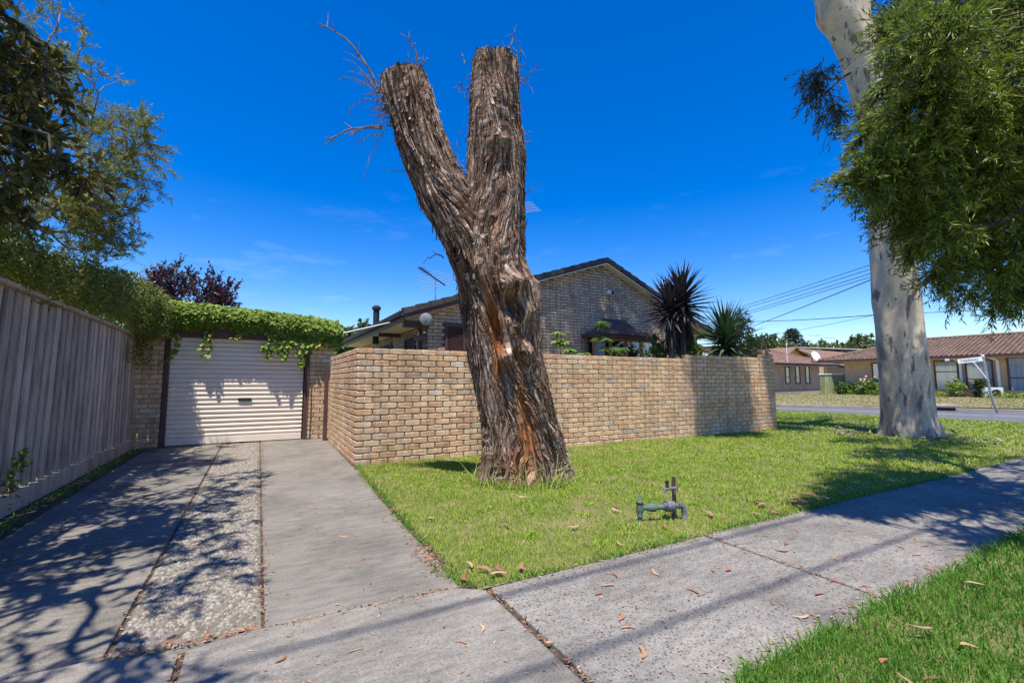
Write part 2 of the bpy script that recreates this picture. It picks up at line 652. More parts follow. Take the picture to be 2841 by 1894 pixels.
MAT['far_brick_y'] = farbrick('tan_brick_side', (0.56, 0.37, 0.205), (0.49, 0.325, 0.18), (0.56, 0.42, 0.28), 'Y')
MAT['far_brick_x'] = farbrick('tan_brick_front', (0.62, 0.41, 0.25), (0.55, 0.37, 0.22), (0.60, 0.46, 0.31), 'X')

# ------------------------------------------------------------------ ground, road, paths
def sheet(name, poly, z, m, kind='structure', zf=None, parent=None):
    P = np.array([(x, y, z if zf is None else zf(x, y)) for x, y in poly], float)
    b = MB()
    b.add(P, [tuple(range(len(P)))])
    o = b.build(name, m, parent)
    if parent is None:
        tag(o, kind=kind)
    return o


sheet('ground', [(-300, -300), (400, -300), (400, 400), (-300, 400)], -0.06, MAT['ground'])
farz = lambda x, y: 0.05 + max(0.0, (x - 20)) * 0.011
# lawn soil sheets
lawn = sheet('lawn', [(1.12, 2.44), (19.2, 2.44), (18.15, 11), (17.6, 40), (11.2, 40), (11.2, 6.9), (1.25, 6.9), (1.08, 6.6)], -0.012, MAT['soil'])
verge = sheet('verge', [(1.6, 1.19), (19.5, 1.19), (20.2, -8), (-6, -8), (-6, -0.2), (0.2, 0.0), (1.1, 0.55)], 0.035, MAT['soil'])
sheet('fence_strip_soil', [(-2.2, -1), (-1.66, -1), (-1.70, 10.2), (-2.2, 10.2)], -0.010, MAT['joint'])
# road, its edge line, and the dry lawn across it
road = sheet('road', [(17.6, 60), (18.15, 11), (19.15, 4.4), (20.2, -8), (36, -8), (30, -1), (25.75, 5.9), (21.3, 12.8), (20.8, 60)], -0.02, MAT['asphalt'])
for a, bq in (((20.05, 11.0), (22.4, 4.6)),):
    a = np.array(a)
    bq = np.array(bq)
    d = norm(bq - a)
    nn = np.array([-d[1], d[0]]) * 0.06
    a2 = a - d * 20
    b2 = bq + d * 14
    sheet('edge_line', [tuple(a2 - nn), tuple(b2 - nn), tuple(b2 + nn), tuple(a2 + nn)], -0.014, MAT['road_paint'], parent=road)
fl = [(20.9, 60), (21.45, 12.9), (25.9, 6.0), (30.2, -0.9), (36.2, -8), (90, -8), (90, 60)]
sheet('far_lawn', fl, 0, MAT['dry_lawn'], zf=farz)
kb = MB()
kp = np.array([(20.85, 60), (21.37, 12.85), (25.82, 5.95), (30.1, -0.95), (36.1, -8)])
for i in range(len(kp) - 1):
    kb.bar((*kp[i], 0.01), (*kp[i + 1], 0.01), 0.16, 0.12)
tag(kb.build('kerb', MAT['kerb'], bevel=0.02), kind='structure')
sheet('far_driveway', [(22.5, 19.6), (33, 20.6), (46, 20.8), (46, 22.4), (33, 22.4), (22, 24)], 0, MAT['asphalt'], zf=lambda x, y: farz(x, y) + 0.02)


def slab(poly, top, m, parent, name='slab', thick=0.10):
    b = MB()
    P = [(x, y, top - thick) for x, y in poly]
    b.prism(P, (0, 0, thick))
    return b.build(name, m, parent, bevel=0.008)


path = bpy.data.objects.new('footpath', None)
COL.objects.link(path)
tag(path, kind='structure')
pb = MB()
pb.add([(-8, 1.0, -0.02), (20, 1.0, -0.02), (20, 2.5, -0.02), (-8, 2.5, -0.02)], [(0, 1, 2, 3)])
pb.build('joint_bed', MAT['joint'], path)
xs = [1.165, 3.0, 4.58, 6.2, 7.8, 9.4, 11.0, 12.6, 14.2, 15.8, 17.4, 19.0]
for i in range(len(xs) - 1):
    g0 = 0.022 if i == 0 else 0.008
    slab([(xs[i] + g0, 1.20), (xs[i + 1] - 0.008, 1.20), (xs[i + 1] - 0.008, 2.42), (xs[i] + g0, 2.42)], 0.0 + 0.003 * ((i * 7) % 3 - 1), MAT['conc_path'], path)
slab([(-0.25, -0.6), (1.143, -0.6), (1.143, 2.395), (1.0, 2.50), (-0.02, 2.55), (-0.25, 2.50)], 0.004, MAT['conc_cross'], path)
slab([(-3.5, -0.6), (-0.275, -0.6), (-0.275, 2.50), (-0.55, 2.62), (-3.5, 2.62)], 0.0, MAT['conc_cross'], path)

drive = bpy.data.objects.new('driveway', None)
COL.objects.link(drive)
tag(drive, kind='structure')
pb = MB()
pb.add([(-1.72, 2.2, -0.015), (1.15, 2.2, -0.015), (1.15, 10.3, -0.015), (-1.72, 10.3, -0.015)], [(0, 1, 2, 3)])
pb.build('joint_bed', MAT['joint'], drive)
slab([(-1.66, 4.19), (-0.571, 4.19), (-0.640, 10.2), (-1.72, 10.2)], 0.0, MAT['conc_drive'], drive)
slab([(-1.62, 2.63), (-0.553, 2.63), (-0.571, 4.175), (-1.66, 4.175)], 0.002, MAT['conc_drive'], drive)
slab([(0.052, 2.56), (1.03, 2.51), (1.06, 4.3), (1.12, 6.6), (1.16, 10.2), (-0.012, 10.2)], 0.0, MAT['conc_drive'], drive)
slab([(-0.541, 2.64), (-0.28, 2.52), (0.040, 2.57), (-0.025, 10.2), (-0.628, 10.2)], -0.012, MAT['pebble_bed'], drive, 'pebble_bed')

# river pebbles set in the middle strip
def pebbles(n):
    y = RNG.uniform(2.62, 10.15, n)
    t = (y - 2.62) / 7.5
    x = RNG.uniform(0, 1, n) * 0.545 + (-0.525 - 0.09 * t)
    keep = (y > 2.75) | (RNG.random(n) < 0.5)
    x, y = x[keep], y[keep]
    n = len(x)
    ang = np.arange(6) * math.pi / 3
    a = RNG.uniform(0.007, 0.016, n)
    b = a * RNG.uniform(0.55, 0.95, n)
    rot = RNG.uniform(0, math.pi, n)
    h = RNG.uniform(0.004, 0.010, n)
    V = np.zeros((n, 13, 3))
    for ring, (s, zz) in enumerate(((1.0, 0.0), (0.72, 0.75))):
        lx = np.cos(ang)[None] * a[:, None] * s
        ly = np.sin(ang)[None] * b[:, None] * s
        V[:, ring * 6:ring * 6 + 6, 0] = x[:, None] + lx * np.cos(rot)[:, None] - ly * np.sin(rot)[:, None]
        V[:, ring * 6:ring * 6 + 6, 1] = y[:, None] + lx * np.sin(rot)[:, None] + ly * np.cos(rot)[:, None]
        V[:, ring * 6:ring * 6 + 6, 2] = -0.012 + (h * zz)[:, None]
    V[:, 12] = np.stack([x, y, -0.012 + h], 1)
    base = (np.arange(n) * 13)[:, None]
    q = [[k, (k + 1) % 6, 6 + (k + 1) % 6, 6 + k] for k in range(6)]
    t3 = [[6 + k, 6 + (k + 1) % 6, 12] for k in range(6)]
    Q = (base[:, :, None] + np.array(q)[None]).reshape(-1, 4)
    T = (base[:, :, None] + np.array(t3)[None]).reshape(-1, 3)
    r = np.repeat(RNG.random(n), 13)
    return V.reshape(-1, 3), Q, T, r


V, Q, T, r = pebbles(15000)
o = link('pebbles', mkmesh('pebbles', V, [Q, T], {'rnd': r}, True), MAT['pebble'], drive)
tag(o, kind='stuff')
o['label'] = 'pale river pebbles set in the centre strip of the driveway'

# ------------------------------------------------------------------ brickwork
def brick_geo(L, H, D, seed):
    rg = np.random.default_rng(seed)
    c = 0.013
    f = 0.005
    def octo(l, h, jit):
        p = np.array([(-l + c, -h), (l - c, -h), (l, -h + c), (l, h - c), (l - c, h), (-l + c, h), (-l, h - c), (-l, -h + c)], float)
        return p + rg.normal(0, jit, p.shape)
    o1 = octo(L / 2, H / 2, 0.0012)
    rings = []
    for p, y in ((o1, 0.0), (o1, D - f), (o1 * np.array([(L / 2 - f) / (L / 2), (H / 2 - f) / (H / 2)]) + rg.normal(0, 0.001, o1.shape), D)):
        rings.append(np.stack([p[:, 0], np.full(8, y), p[:, 1]], 1))
    V = np.concatenate(rings)
    V[16:, 1] += rg.normal(0, 0.0012, 8)
    Qd = []
    for rr in (0, 8):
        for k in range(8):
            k2 = (k + 1) % 8
            Qd.append((rr + k, rr + k2, rr + 8 + k2, rr + 8 + k))
    return V, np.array(Qd), np.array([[16 + k for k in range(8)]])


BRICKS = {}
def brick_mesh(kind, L, H, D, var, m):
    key = (kind, round(L, 3), var)
    if key not in BRICKS:
        V, Q, O = brick_geo(L, H, D, var * 7 + 3)
        me = mkmesh('brick', V, [Q, O])
        me.materials.append(m)
        BRICKS[key] = (me, V, Q, O)
    return BRICKS[key]


def brick_run(kind, org, u, nrm, length, zlist, pitch, blen, H, D, parent, m, count, inside=None, offs=None, first=0.0):
    """bricks in courses along u from org; nrm points outwards; nearest `count` are objects, the rest one mesh"""
    org = np.asarray(org, float)
    u = np.asarray(u, float)
    nrm = np.asarray(nrm, float)
    items = []
    for ci, z in enumerate(zlist):
        s = (offs(ci) if offs else (0.0 if ci % 2 == 0 else -pitch / 2))
        while s < length - 0.02:
            a = max(s, 0.0)
            b = min(s + blen, length)
            if b - a > 0.04 and (inside is None or inside((a + b) / 2, z)):
                ll = b - a
                q = blen if ll > blen * 0.93 else (blen * 0.49 if ll < blen * 0.6 else blen * 0.74)
                items.append(((a + b) / 2, z, min(q, ll + 0.003)))
            s += pitch
    P = np.array([org + u * i[0] + np.array([0, 0, i[1]]) for i in items])
    d = np.linalg.norm(P - CAMP, axis=1)
    order = np.argsort(d)
    ind = set(order[:count].tolist())
    M3 = Matrix((Vector(np.cross(nrm, [0, 0, 1])), Vector(nrm), Vector((0, 0, 1)))).transposed()
    rot = M3.to_euler()
    R3 = np.array(M3)
    pw = wpos(parent)
    rest = MB()
    for i, (s, z, ll) in enumerate(items):
        var = (i * 13 + int(z * 50)) % 5
        ll = round(ll, 2)
        me, V, Q, O = brick_mesh(kind, ll, H, D, var, m)
        jit = random.uniform(-0.0025, 0.0025)
        base = P[i] + nrm * (jit - D)
        if i in ind:
            ob = bpy.data.objects.new('brick', me)
            COL.objects.link(ob)
            ob.parent = parent
            ob.location = base - pw
            ob.rotation_euler = rot
        else:
            rest.addarr(V @ R3.T + base, [Q, O], np.full(len(V), random.random()))
    if rest.n:
        ro = rest.build('brickwork', m, parent)
        tag(ro, kind='stuff')


# --- garden wall of cream brick, corner at (1.15, 6.68)
WX, WY, WT = 1.15, 6.68, 0.11
PZ = 0.0878
wall = thing('brick_wall', (6.0, 6.7, 0.0), 'long low cream brick garden wall turning the corner beside the driveway', 'wall')
zl = [PZ * (i + 0.5) - 0.02 for i in range(19)]
cb = MB()
cb.box(WX + 0.022, 11.05, WY + 0.022, WY + 0.10, -0.1, PZ * 19 - 0.03)
cb.box(WX + 0.022, WX + 0.10, WY + 0.10, 9.62, -0.1, PZ * 19 - 0.03)
cb.box(7.9, 11.05, WY + 0.023, WY + 0.098, PZ * 19 - 0.03, PZ * 20 - 0.03)
cb.build('mortar_core', MAT['mortar'], wall)
brick_run('w', (WX, WY, 0), (1, 0, 0), (0, -1, 0), 9.9, zl, 0.236, 0.223, 0.0715, 0.104, wall, MAT['brick_wall'], 298, offs=lambda c: 0.0 if c % 2 == 0 else 0.118)
brick_run('w', (WX, WY, 0), (0, 1, 0), (-1, 0, 0), 2.95, zl, 0.236, 0.223, 0.0715, 0.104, wall, MAT['brick_wall'], 0, offs=lambda c: 0.118 if c % 2 == 0 else 0.0)
brick_run('w', (7.9, WY, 0), (1, 0, 0), (0, -1, 0), 3.15, [PZ * 19.5 - 0.02], 0.236, 0.223, 0.0715, 0.104, wall, MAT['brick_wall'], 2)
brick_run('w', (10.55, WY + 0.0, 0), (1, 0, 0), (0, -1, 0), 0.5, [PZ * 20.5 - 0.02], 0.236, 0.223, 0.0715, 0.104, wall, MAT['brick_wall'], 0)

# --- garage
GY = 10.1
gar = thing('garage', (-0.4, GY, 0), 'single garage with ivy growing over its brown beam at the driveway end', 'garage')
pz = [0.086 * (i + 0.5) for i in range(23)]
for nm, x0, ln, zs in (('pier', 0.80, 0.47, [0.086 * (i + 0.5) for i in range(28)]), ('pier', -2.25, 0.66, [0.086 * (i + 0.5) for i in range(23)])):
    b = MB()
    b.box(x0 + 0.008, x0 + ln - 0.008, GY + 0.022, GY + 0.30, -0.05, zs[-1] + 0.03)
    pr = b.build(nm, MAT['mortar'], gar)
    brick_run('p', (x0, GY, 0), (1, 0, 0), (0, -1, 0), ln, zs, 0.236, 0.223, 0.0705, 0.104, pr, MAT['brick_wall'], 120)
b = MB()
b.box(-2.25, 1.27, GY + 0.35, 16.0, 0.0, 2.36)
b.build('garage_body', MAT['mortar_house'], gar)
b = MB()
b.box(-1.58, 0.80, GY + 0.012, GY + 0.30, 2.18, 2.40)
pw_ = b.build('parapet', MAT['mortar'], gar)
brick_run('p', (-1.58, GY, 0), (1, 0, 0), (0, -1, 0), 2.38, [0.086 * (i + 0.5) for i in range(26, 28)], 0.236, 0.223, 0.0705, 0.104, pw_, MAT['brick_wall'], 40)
b = MB()
b.box(-1.62, 0.86, GY - 0.03, GY + 0.14, 1.97, 2.17)
b.build('beam', MAT['brown_paint'], gar, bevel=0.006)
for x0 in (-1.585, 0.722):
    b = MB()
    b.box(x0, x0 + 0.075, GY - 0.012, GY + 0.10, 0.0, 1.965)
    b.build('jamb', MAT['brown_paint'], gar, bevel=0.004)
# roller door: one curved slat after another
door = bpy.data.objects.new('roller_door', None)
COL.objects.link(door)
door.parent = gar
door.location = (0, 0.075, 0)
sl = MB()
prof = [(0.006, 0.0), (-0.004, 0.004), (-0.014, 0.014), (-0.018, 0.028), (-0.018, 0.052), (-0.012, 0.064), (0.0, 0.072), (0.006, 0.076), (0.008, 0.0845)]
Vs = []
Fs = []
for i, (yy, zz) in enumerate(prof):
    Vs += [(-1.13, yy, zz), (1.10, yy, zz)]
    if i:
        Fs.append((2 * i - 2, 2 * i - 1, 2 * i + 1, 2 * i))
Vs = np.array(Vs)
me = mkmesh('slat', Vs, [np.array(Fs)])
me.materials.append(MAT['door_cream'])
for i in range(22):
    ob = bpy.data.objects.new('slat', me)
    COL.objects.link(ob)
    ob.parent = door
    ob.location = (0, 0, 0.135 + i * 0.0845)
b = MB()
b.box(-1.53, 0.70, GY + 0.058, GY + 0.095, 0.012, 0.135)
b.build('bottom_rail', MAT['door_cream'], door, bevel=0.006)
b = MB()
b.box(-0.42, -0.20, GY + 0.03, GY + 0.07, 0.795, 0.845)
b.build('handle', MAT['black'], door, bevel=0.005)
b = MB()
b.tube([(-0.45, GY + 0.04, 0.03), (-0.28, GY + 0.04, 0.03)], 0.009, 6)
b.build('lock_bar', MAT['steel'], door)
gp = MB()
gp.box(1.065, 1.135, 9.70, 9.78, 0, 1.45)
gp.box(1.045, 1.064, 9.715, 9.765, 0.72, 0.80)
tag(gp.build('gate_post', MAT['brown_paint'], bevel=0.004), 'slim brown timber post standing against the end of the brick wall', 'post')

# ------------------------------------------------------------------ paling fence
FX = -2.0
fence = thing('paling_fence', (FX, 7.0, 0), 'weathered grey timber paling fence along the left side of the driveway', 'fence')
def board_mesh(wd, th, ht, seed):
    rg = np.random.default_rng(seed)
    V, F = box_vf(0, th, -wd / 2, wd / 2, 0, ht)
    V = np.array(V)
    V[4:, 1] += rg.normal(0, 0.004)
    V[4:, 0] += rg.normal(0, 0.004)
    me = mkmesh('paling', V, [np.array(F)])
    return me
front = [board_mesh(0.112, 0.020, 1.74, s) for s in range(6)]
backb = [board_mesh(0.135, 0.014, 1.74, s + 20) for s in range(4)]
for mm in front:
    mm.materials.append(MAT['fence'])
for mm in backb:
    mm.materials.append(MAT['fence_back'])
y = 2.2
i = 0
while y < 11.6:
    tilt = max(0.0, (8.6 - y)) * 0.021 + random.uniform(-0.006, 0.006)
    ztop = 1.97 - (y - 5.6) * 0.012
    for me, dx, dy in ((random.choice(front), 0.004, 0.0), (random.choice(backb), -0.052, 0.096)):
        ob = bpy.data.objects.new('paling', me)
        COL.objects.link(ob)
        ob.parent = fence
        ob.location = (dx + random.uniform(-0.003, 0.003), y + dy - 7.0 - 0.0, 0.17)
        ob.rotation_euler = (-tilt, 0, 0)
        ob.scale = (1, random.uniform(0.94, 1.04), (ztop - 0.17) / 1.74 / math.cos(tilt))
    y += 0.188
    i += 1
b = MB()
for y0, y1 in ((1.9, 4.6), (4.61, 7.3), (7.31, 9.6), (9.61, 11.7)):
    za = 2.0 - (y0 - 5.6) * 0.012
    zb = 2.0 - (y1 - 5.6) * 0.012
    b = MB()
    b.bar((FX - 0.005, y0, za), (FX - 0.005, y1, zb), 0.15, 0.04)
    b.build('capping_rail', MAT['fence'], fence, bevel=0.004)
for y0, y1 in ((1.9, 4.4), (4.41, 7.75), (7.76, 11.7)):
    b = MB()
    b.box(FX + 0.018, FX + 0.062, y0, y1, -0.03, 0.17)
    b.build('plinth_board', MAT['fence'], fence, bevel=0.005)
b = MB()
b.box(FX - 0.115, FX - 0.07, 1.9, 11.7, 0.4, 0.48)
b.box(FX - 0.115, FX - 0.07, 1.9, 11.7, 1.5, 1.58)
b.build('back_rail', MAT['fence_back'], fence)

# ------------------------------------------------------------------ brick house behind the wall
HY = 10.4
house = thing('brick_house', (8.0, HY, 0), 'grey-brown brick house with dark tiled gable and flared bay window behind the wall', 'house')
RX, RZ = 8.78, 4.78         # ridge (top of tiles)
EL = (2.72, 2.78)           # left eave end
ER = (13.6, 2.72)
sl_l = (RZ - EL[1]) / (RX - EL[0])
sl_r = (RZ - ER[1]) / (ER[0] - RX)
def rake(x):
    return RZ - (RX - x) * sl_l if x < RX else RZ - (x - RX) * sl_r
WL, WR = 3.40, 12.9
b = MB()
poly = [(WL, HY + 0.018, 0), (WR, HY + 0.018, 0), (WR, HY + 0.018, rake(WR) - 0.15), (RX, HY + 0.018, RZ - 0.17), (WL, HY + 0.018, rake(WL) - 0.15)]
b.prism(poly, (0, 0.2, 0))
gw = b.build('gable_wall', MAT['mortar_house'], house)
def in_gable(s, z):
    x = WL + s
    if z + 0.02 > rake(x) - 0.13:
        return False
    if 3.80 < x < 4.85 and z < 2.56:
        return False
    return True
hz = [0.0865 * (i + 0.5) for i in range(14, 56)]
brick_run('h', (WL, HY, 0), (1, 0, 0), (0, -1, 0), WR - WL, hz, 0.241, 0.231, 0.0715, 0.06, gw, MAT['brick_house'], 300, inside=in_gable)
# side wall under the left eave
b = MB()
b.box(WL + 0.012, WL + 0.2, HY + 0.21, 19.0, 0, 2.55)
sw = b.build('side_wall', MAT['mortar_house'], house)
brick_run('h', (WL, HY, 0), (0, 1, 0), (-1, 0, 0), 8.0, [0.0865 * (i + 0.5) for i in range(17, 29)], 0.241, 0.231, 0.0715, 0.06, sw, MAT['brick_house'], 100, inside=lambda s, z: not (1.0 < s < 2.0 and z < 2.36) and not (3.4 < s < 6.4 and z < 2.36))
for y0, y1 in ((11.42, 12.38), (13.82, 16.78)):
    b = MB()
    b.box(WL - 0.02, WL + 0.03, y0, y1, 1.0, 2.36)
    wn = b.build('side_window', MAT['dark_room'], house)
    b = MB()
    for (ya, yb, za, zb) in ((y0, y1, 2.30, 2.36), (y0, y0 + 0.06, 1.0, 2.30), (y1 - 0.06, y1, 1.0, 2.30)):
        b.box(WL - 0.045, WL - 0.021, ya, yb, za, zb)
    b.build('frame', MAT['brown_paint'], wn)
# roof: two slopes laid in stepped courses of tiles, verge tiles apart
roof = bpy.data.objects.new('roof', None)
COL.objects.link(roof)
roof.parent = house
b = MB()
for (xa, za), (xb, zb) in (((EL[0], EL[1]), (RX, RZ)), ((ER[0], ER[1]), (RX, RZ))):
    P = [(xa, 10.26, za - 0.04), (xb, 10.26, zb - 0.04), (xb, 20, zb - 0.04), (xa, 20, za - 0.04)]
    b.prism(P, (0, 0, -0.02))
b.build('roof_deck', MAT['brown_paint'], roof)
def tile_v(ln, wd, waves=1, th=0.035):
    """one interlocking tile: +x up the slope, y across, wavy profile"""
    ys = np.linspace(-wd / 2, wd / 2, 7)
    zz = 0.018 * np.cos((ys / wd) * 2 * math.pi * waves)
    V = []
    for x, up in ((0.0, th), (ln, 0.006)):
        for yv, zv in zip(ys, zz):
            V.append((x, yv, zv + up))
    for yv, zv in zip(ys, zz):
        V.append((0.0, yv, zv + up - 0.004))
    F = [(k, k + 1, 7 + k + 1, 7 + k) for k in range(6)] + [(14 + k, 14 + k + 1, k + 1, k) for k in range(6)]
    return np.array(V), np.array(F)
TV, TF = tile_v(0.36, 0.30)
tile_me = mkmesh('tile', TV, [TF])
tile_me.materials.append(MAT['tile_dark'])
VV = np.array(box_vf(0, 0.36, -0.07, 0.07, -0.085, 0.03)[0])
VV[[0, 3], 2] += 0.0
VV[[4, 7], 2] += 0.028
VF = np.array(box_vf(0, 1, 0, 1, 0, 1)[1])
verge_me = mkmesh('tile', VV, [VF])
verge_me.materials.append(MAT['tile_dark'])
rest = MB()
cnt = 0
for side in (-1, 1):
    xa, za = EL if side < 0 else ER
    run = np.array([RX - xa, 0, RZ - za])
    ln = np.linalg.norm(run)
    d = run / ln
    rotm = Matrix((Vector(d), Vector((0, 1, 0)) * (1 if side < 0 else -1), Vector(np.cross(d, [0, 1, 0]) * (1 if side < 0 else -1)))).transposed()
    R3 = np.array(rotm)
    rows = int(ln / 0.325)
    st = ln / rows
    for r_ in range(rows):
        p0 = np.array([xa, 0, za]) + d * (st * r_)
        ob = bpy.data.objects.new('tile', verge_me)
        COL.objects.link(ob)
        ob.parent = roof
        ob.location = p0 + np.array([0, 10.2, 0]) - wpos(roof)
        ob.rotation_euler = rotm.to_euler()
        for k in range(30):
            yy = 10.42 + k * 0.30
            base = p0 + np.array([0, yy, -0.02])
            if k < 3:
                ob = bpy.data.objects.new('tile', tile_me)
                COL.objects.link(ob)
                ob.parent = roof
                ob.location = base - wpos(roof)
                ob.rotation_euler = rotm.to_euler()
            else:
                rest.addarr(TV @ R3.T + base, [TF], np.full(len(TV), random.random()))
tag(rest.build('tiles', MAT['tile_dark'], roof), kind='stuff')
for k in range(24):
    b = MB()
    yy = 10.12 + k * 0.40
    a = np.linspace(0.15, math.pi - 0.15, 8)
    pts = [(RX + 0.15 * math.cos(t), yy, RZ - 0.10 + 0.13 * math.sin(t)) for t in a]
    b.prism(pts, (0, 0.42, -0.0))
    b.build('ridge_tile', MAT['tile_dark'], roof)
# barge boards, cream soffit strips
b = MB()
xm = 5.9
b.bar((EL[0] - 0.02, 10.17, EL[1] - 0.13), (xm, 10.17, rake(xm) - 0.13), 0.03, 0.15)
b.build('barge_board', MAT['brown_paint'], house)
b = MB()
b.bar((xm, 10.17, rake(xm) - 0.085), (RX, 10.17, RZ - 0.085), 0.03, 0.06)
b.bar((RX, 10.17, RZ - 0.085), (ER[0], 10.17, ER[1] - 0.085), 0.03, 0.06)
b.build('barge_board', MAT['tile_dark'], house)
b = MB()
for (x0, x1) in ((xm, RX), (RX, ER[0])):
    P = [(x0, 10.15, rake(x0) - 0.125), (x1, 10.15, rake(x1) - 0.125), (x1, 10.43, rake(x1) - 0.125), (x0, 10.43, rake(x0) - 0.125)]
    b.prism(P, (0, 0, -0.025))
P = [(EL[0] + 0.05, 10.185, rake(EL[0] + 0.05) - 0.19), (xm, 10.185, rake(xm) - 0.19), (xm, 10.43, rake(xm) - 0.19), (EL[0] + 0.05, 10.43, rake(EL[0] + 0.05) - 0.19)]
b.prism(P, (0, 0, -0.02))
b.build('rake_soffit', MAT['white_soffit'], house)
# left eave: gutter, fascia, soffit, beam and post
b = MB()
gut = [(0, 0, 0), (-0.10, 0, 0.0), (-0.115, 0, 0.10), (-0.10, 0, 0.10), (-0.09, 0, 0.012), (-0.01, 0, 0.012)]
b.prism([(EL[0] + 0.03 + q[0], 10.10, EL[1] - 0.13 + q[2]) for q in gut], (0, 8.9, 0))
b.build('gutter', MAT['dark_gutter'], house)
b = MB()
b.box(EL[0] + 0.032, EL[0] + 0.055, 10.19, 19.0, EL[1] - 0.25, EL[1] - 0.02)
b.build('fascia', MAT['brown_paint'], house)
b = MB()
b.box(EL[0] + 0.056, WL + 0.02, 10.44, 19.0, EL[1] - 0.25, EL[1] - 0.23)
b.build('eave_soffit', MAT['white_soffit'], house)
b = MB()
b.box(EL[0] + 0.056, WL - 0.002, 10.30, 10.42, EL[1] - 0.36, EL[1] - 0.20)
b.build('eave_beam', MAT['brown_paint'], house)
b = MB()
b.box(EL[0] + 0.06, WL - 0.002, 12.9, 12.98, EL[1] - 0.36, EL[1] - 0.26)
b.build('eave_beam', MAT['brown_paint'], house)
b = MB()
b.box(3.28, 3.36, 10.75, 10.83, 0, EL[1] - 0.26)
b.build('post', MAT['brown_paint'], house)
# shuttered window half hidden by the stump
b = MB()
for (xa, xb, za, zb) in ((3.82, 3.88, 0.9, 2.56), (4.77, 4.83, 0.9, 2.56), (3.88, 4.77, 2.50, 2.56), (4.29, 4.35, 0.9, 2.50)):
    b.box(xa, xb, HY - 0.05, HY + 0.005, za, zb)
sh = b.build('shutter', MAT['brown_paint'], house)
b = MB()
b.box(3.88, 4.77, HY - 0.004, HY + 0.004, 0.9, 2.50)
b.build('shutter_back', MAT['brown_paint'], sh)
sm = None
for k in range(32):
    for xa in (3.885, 4.355):
        if sm is None:
            V, F = box_vf(0, 0.40, -0.03, 0.012, -0.004, 0.004)
            sm = mkmesh('louvre', np.array(V), [np.array(F)])
            sm.materials.append(MAT['brown_paint'])
        ob = bpy.data.objects.new('louvre', sm)
        COL.objects.link(ob)
        ob.parent = sh
        ob.location = np.array([xa, HY - 0.018, 0.93 + k * 0.05]) - wpos(sh)
        ob.rotation_euler = (0.6, 0, 0)
b = MB()
# white round disc on the eave, floodlight on the beam, light on an arm on the gable
b = MB()
b.lathe([(0.145, 0), (0.145, 0.015), (0.125, 0.035), (0.06, 0.05), (0.018, 0.05), (0.018, 0.062), (0.0, 0.062)], (3.25, 10.12, 2.60), (-0.35, -1, -0.1), 24)
tag(b.build('wall_disc', mat('grey_disc', (0.27, 0.285, 0.30), (0.21, 0.22, 0.23), 9), smooth=False), 'round white disc fixed under the left end of the gable roof', 'dish')
b = MB()
b.box(3.02, 3.16, 10.14, 10.20, 2.10, 2.22)
b.tube([(3.12, 10.28, 2.38), (3.12, 10.24, 2.28), (3.10, 10.18, 2.20)], 0.012, 6)
b.lathe([(0.02, 0), (0.055, 0.03), (0.06, 0.10)], (3.22, 10.22, 2.30), (0.3, -0.6, -0.5), 10)
tag(b.build('floodlight', MAT['black']), 'small dark twin floodlight hanging under the left eave', 'lamp')
b = MB()
b.tube([(8.88, 10.40, 3.76), (8.88, 10.28, 3.76), (8.62, 10.22, 3.70), (8.28, 10.16, 3.60)], 0.014, 6)
ga = thing('gable_light', (8.8, 10.35, 3.7), 'small lamp and sensor on an arm high on the shaded gable wall', 'lamp')
b.build('arm', MAT['steel'], ga)
b = MB()
b.lathe([(0.02, 0), (0.06, 0.04), (0.065, 0.13), (0.05, 0.14)], (8.86, 10.30, 3.80), (0.5, -0.6, -0.1), 12)
b.build('lamp_head', MAT['white'], ga)
b = MB()
b.lathe([(0.02, 0), (0.06, 0.04), (0.065, 0.12), (0.05, 0.13)], (8.96, 10.30, 3.80), (0.8, -0.5, 0.1), 12)
b.build('sensor_head', MAT['black'], ga)
b = MB()
b.lathe([(0.03, 0), (0.05, 0.06), (0.05, 0.07)], (8.28, 10.16, 3.60), (-0.6, -0.3, -0.5), 10)
b.build('lamp_head', MAT['steel'], ga)

# bay window: flared copper roof over timber lights
BX0, BX1, BY0 = 8.02, 10.42, 9.86
bay = bpy.data.objects.new('bay_window', None)
COL.objects.link(bay)
bay.parent = house
rows = []
for t in np.linspace(0, 1, 9):
    fl_ = (1 - t) ** 1.9
    hw = 0.46 + fl_ * (1.25 - 0.46)
    yy = HY - 0.03 - (0.20 + 0.0 * t) * (1 - t) - fl_ * 0.42
    cx = 9.22
    z = 2.50 + t * 0.52
    rows.append([(cx - hw, HY, z), (cx - hw * 0.985, yy + 0.08 * fl_, z), (cx - hw + 0.25 * fl_ + 0.02, yy, z), (cx + hw - 0.25 * fl_ - 0.02, yy, z), (cx + hw * 0.985, yy + 0.08 * fl_, z), (cx + hw, HY, z)])
V = np.array(rows).reshape(-1, 3)
F = []
for i in range(8):
    for k in range(5):
        F.append((i * 6 + k, i * 6 + k + 1, (i + 1) * 6 + k + 1, (i + 1) * 6 + k))
F.append(tuple(8 * 6 + k for k in range(6)))
b = MB()
b.add(V, F)
b.build('bay_roof', MAT['copper'], bay)
b = MB()
b.box(7.96, 10.48, 9.80, HY - 0.003, 2.40, 2.495)
b.build('bay_fascia', MAT['brown_paint'], bay, bevel=0.01)
b = MB()
b.box(BX0, BX1, 9.92, HY - 0.003, 0.9, 1.35)
b.build('bay_base', MAT['brown_paint'], bay)
b = MB()
b.box(BX0 + 0.1, BX1 - 0.1, 10.25, 10.28, 1.35, 2.40)
b.build('bay_interior', MAT['dark_room'], bay)
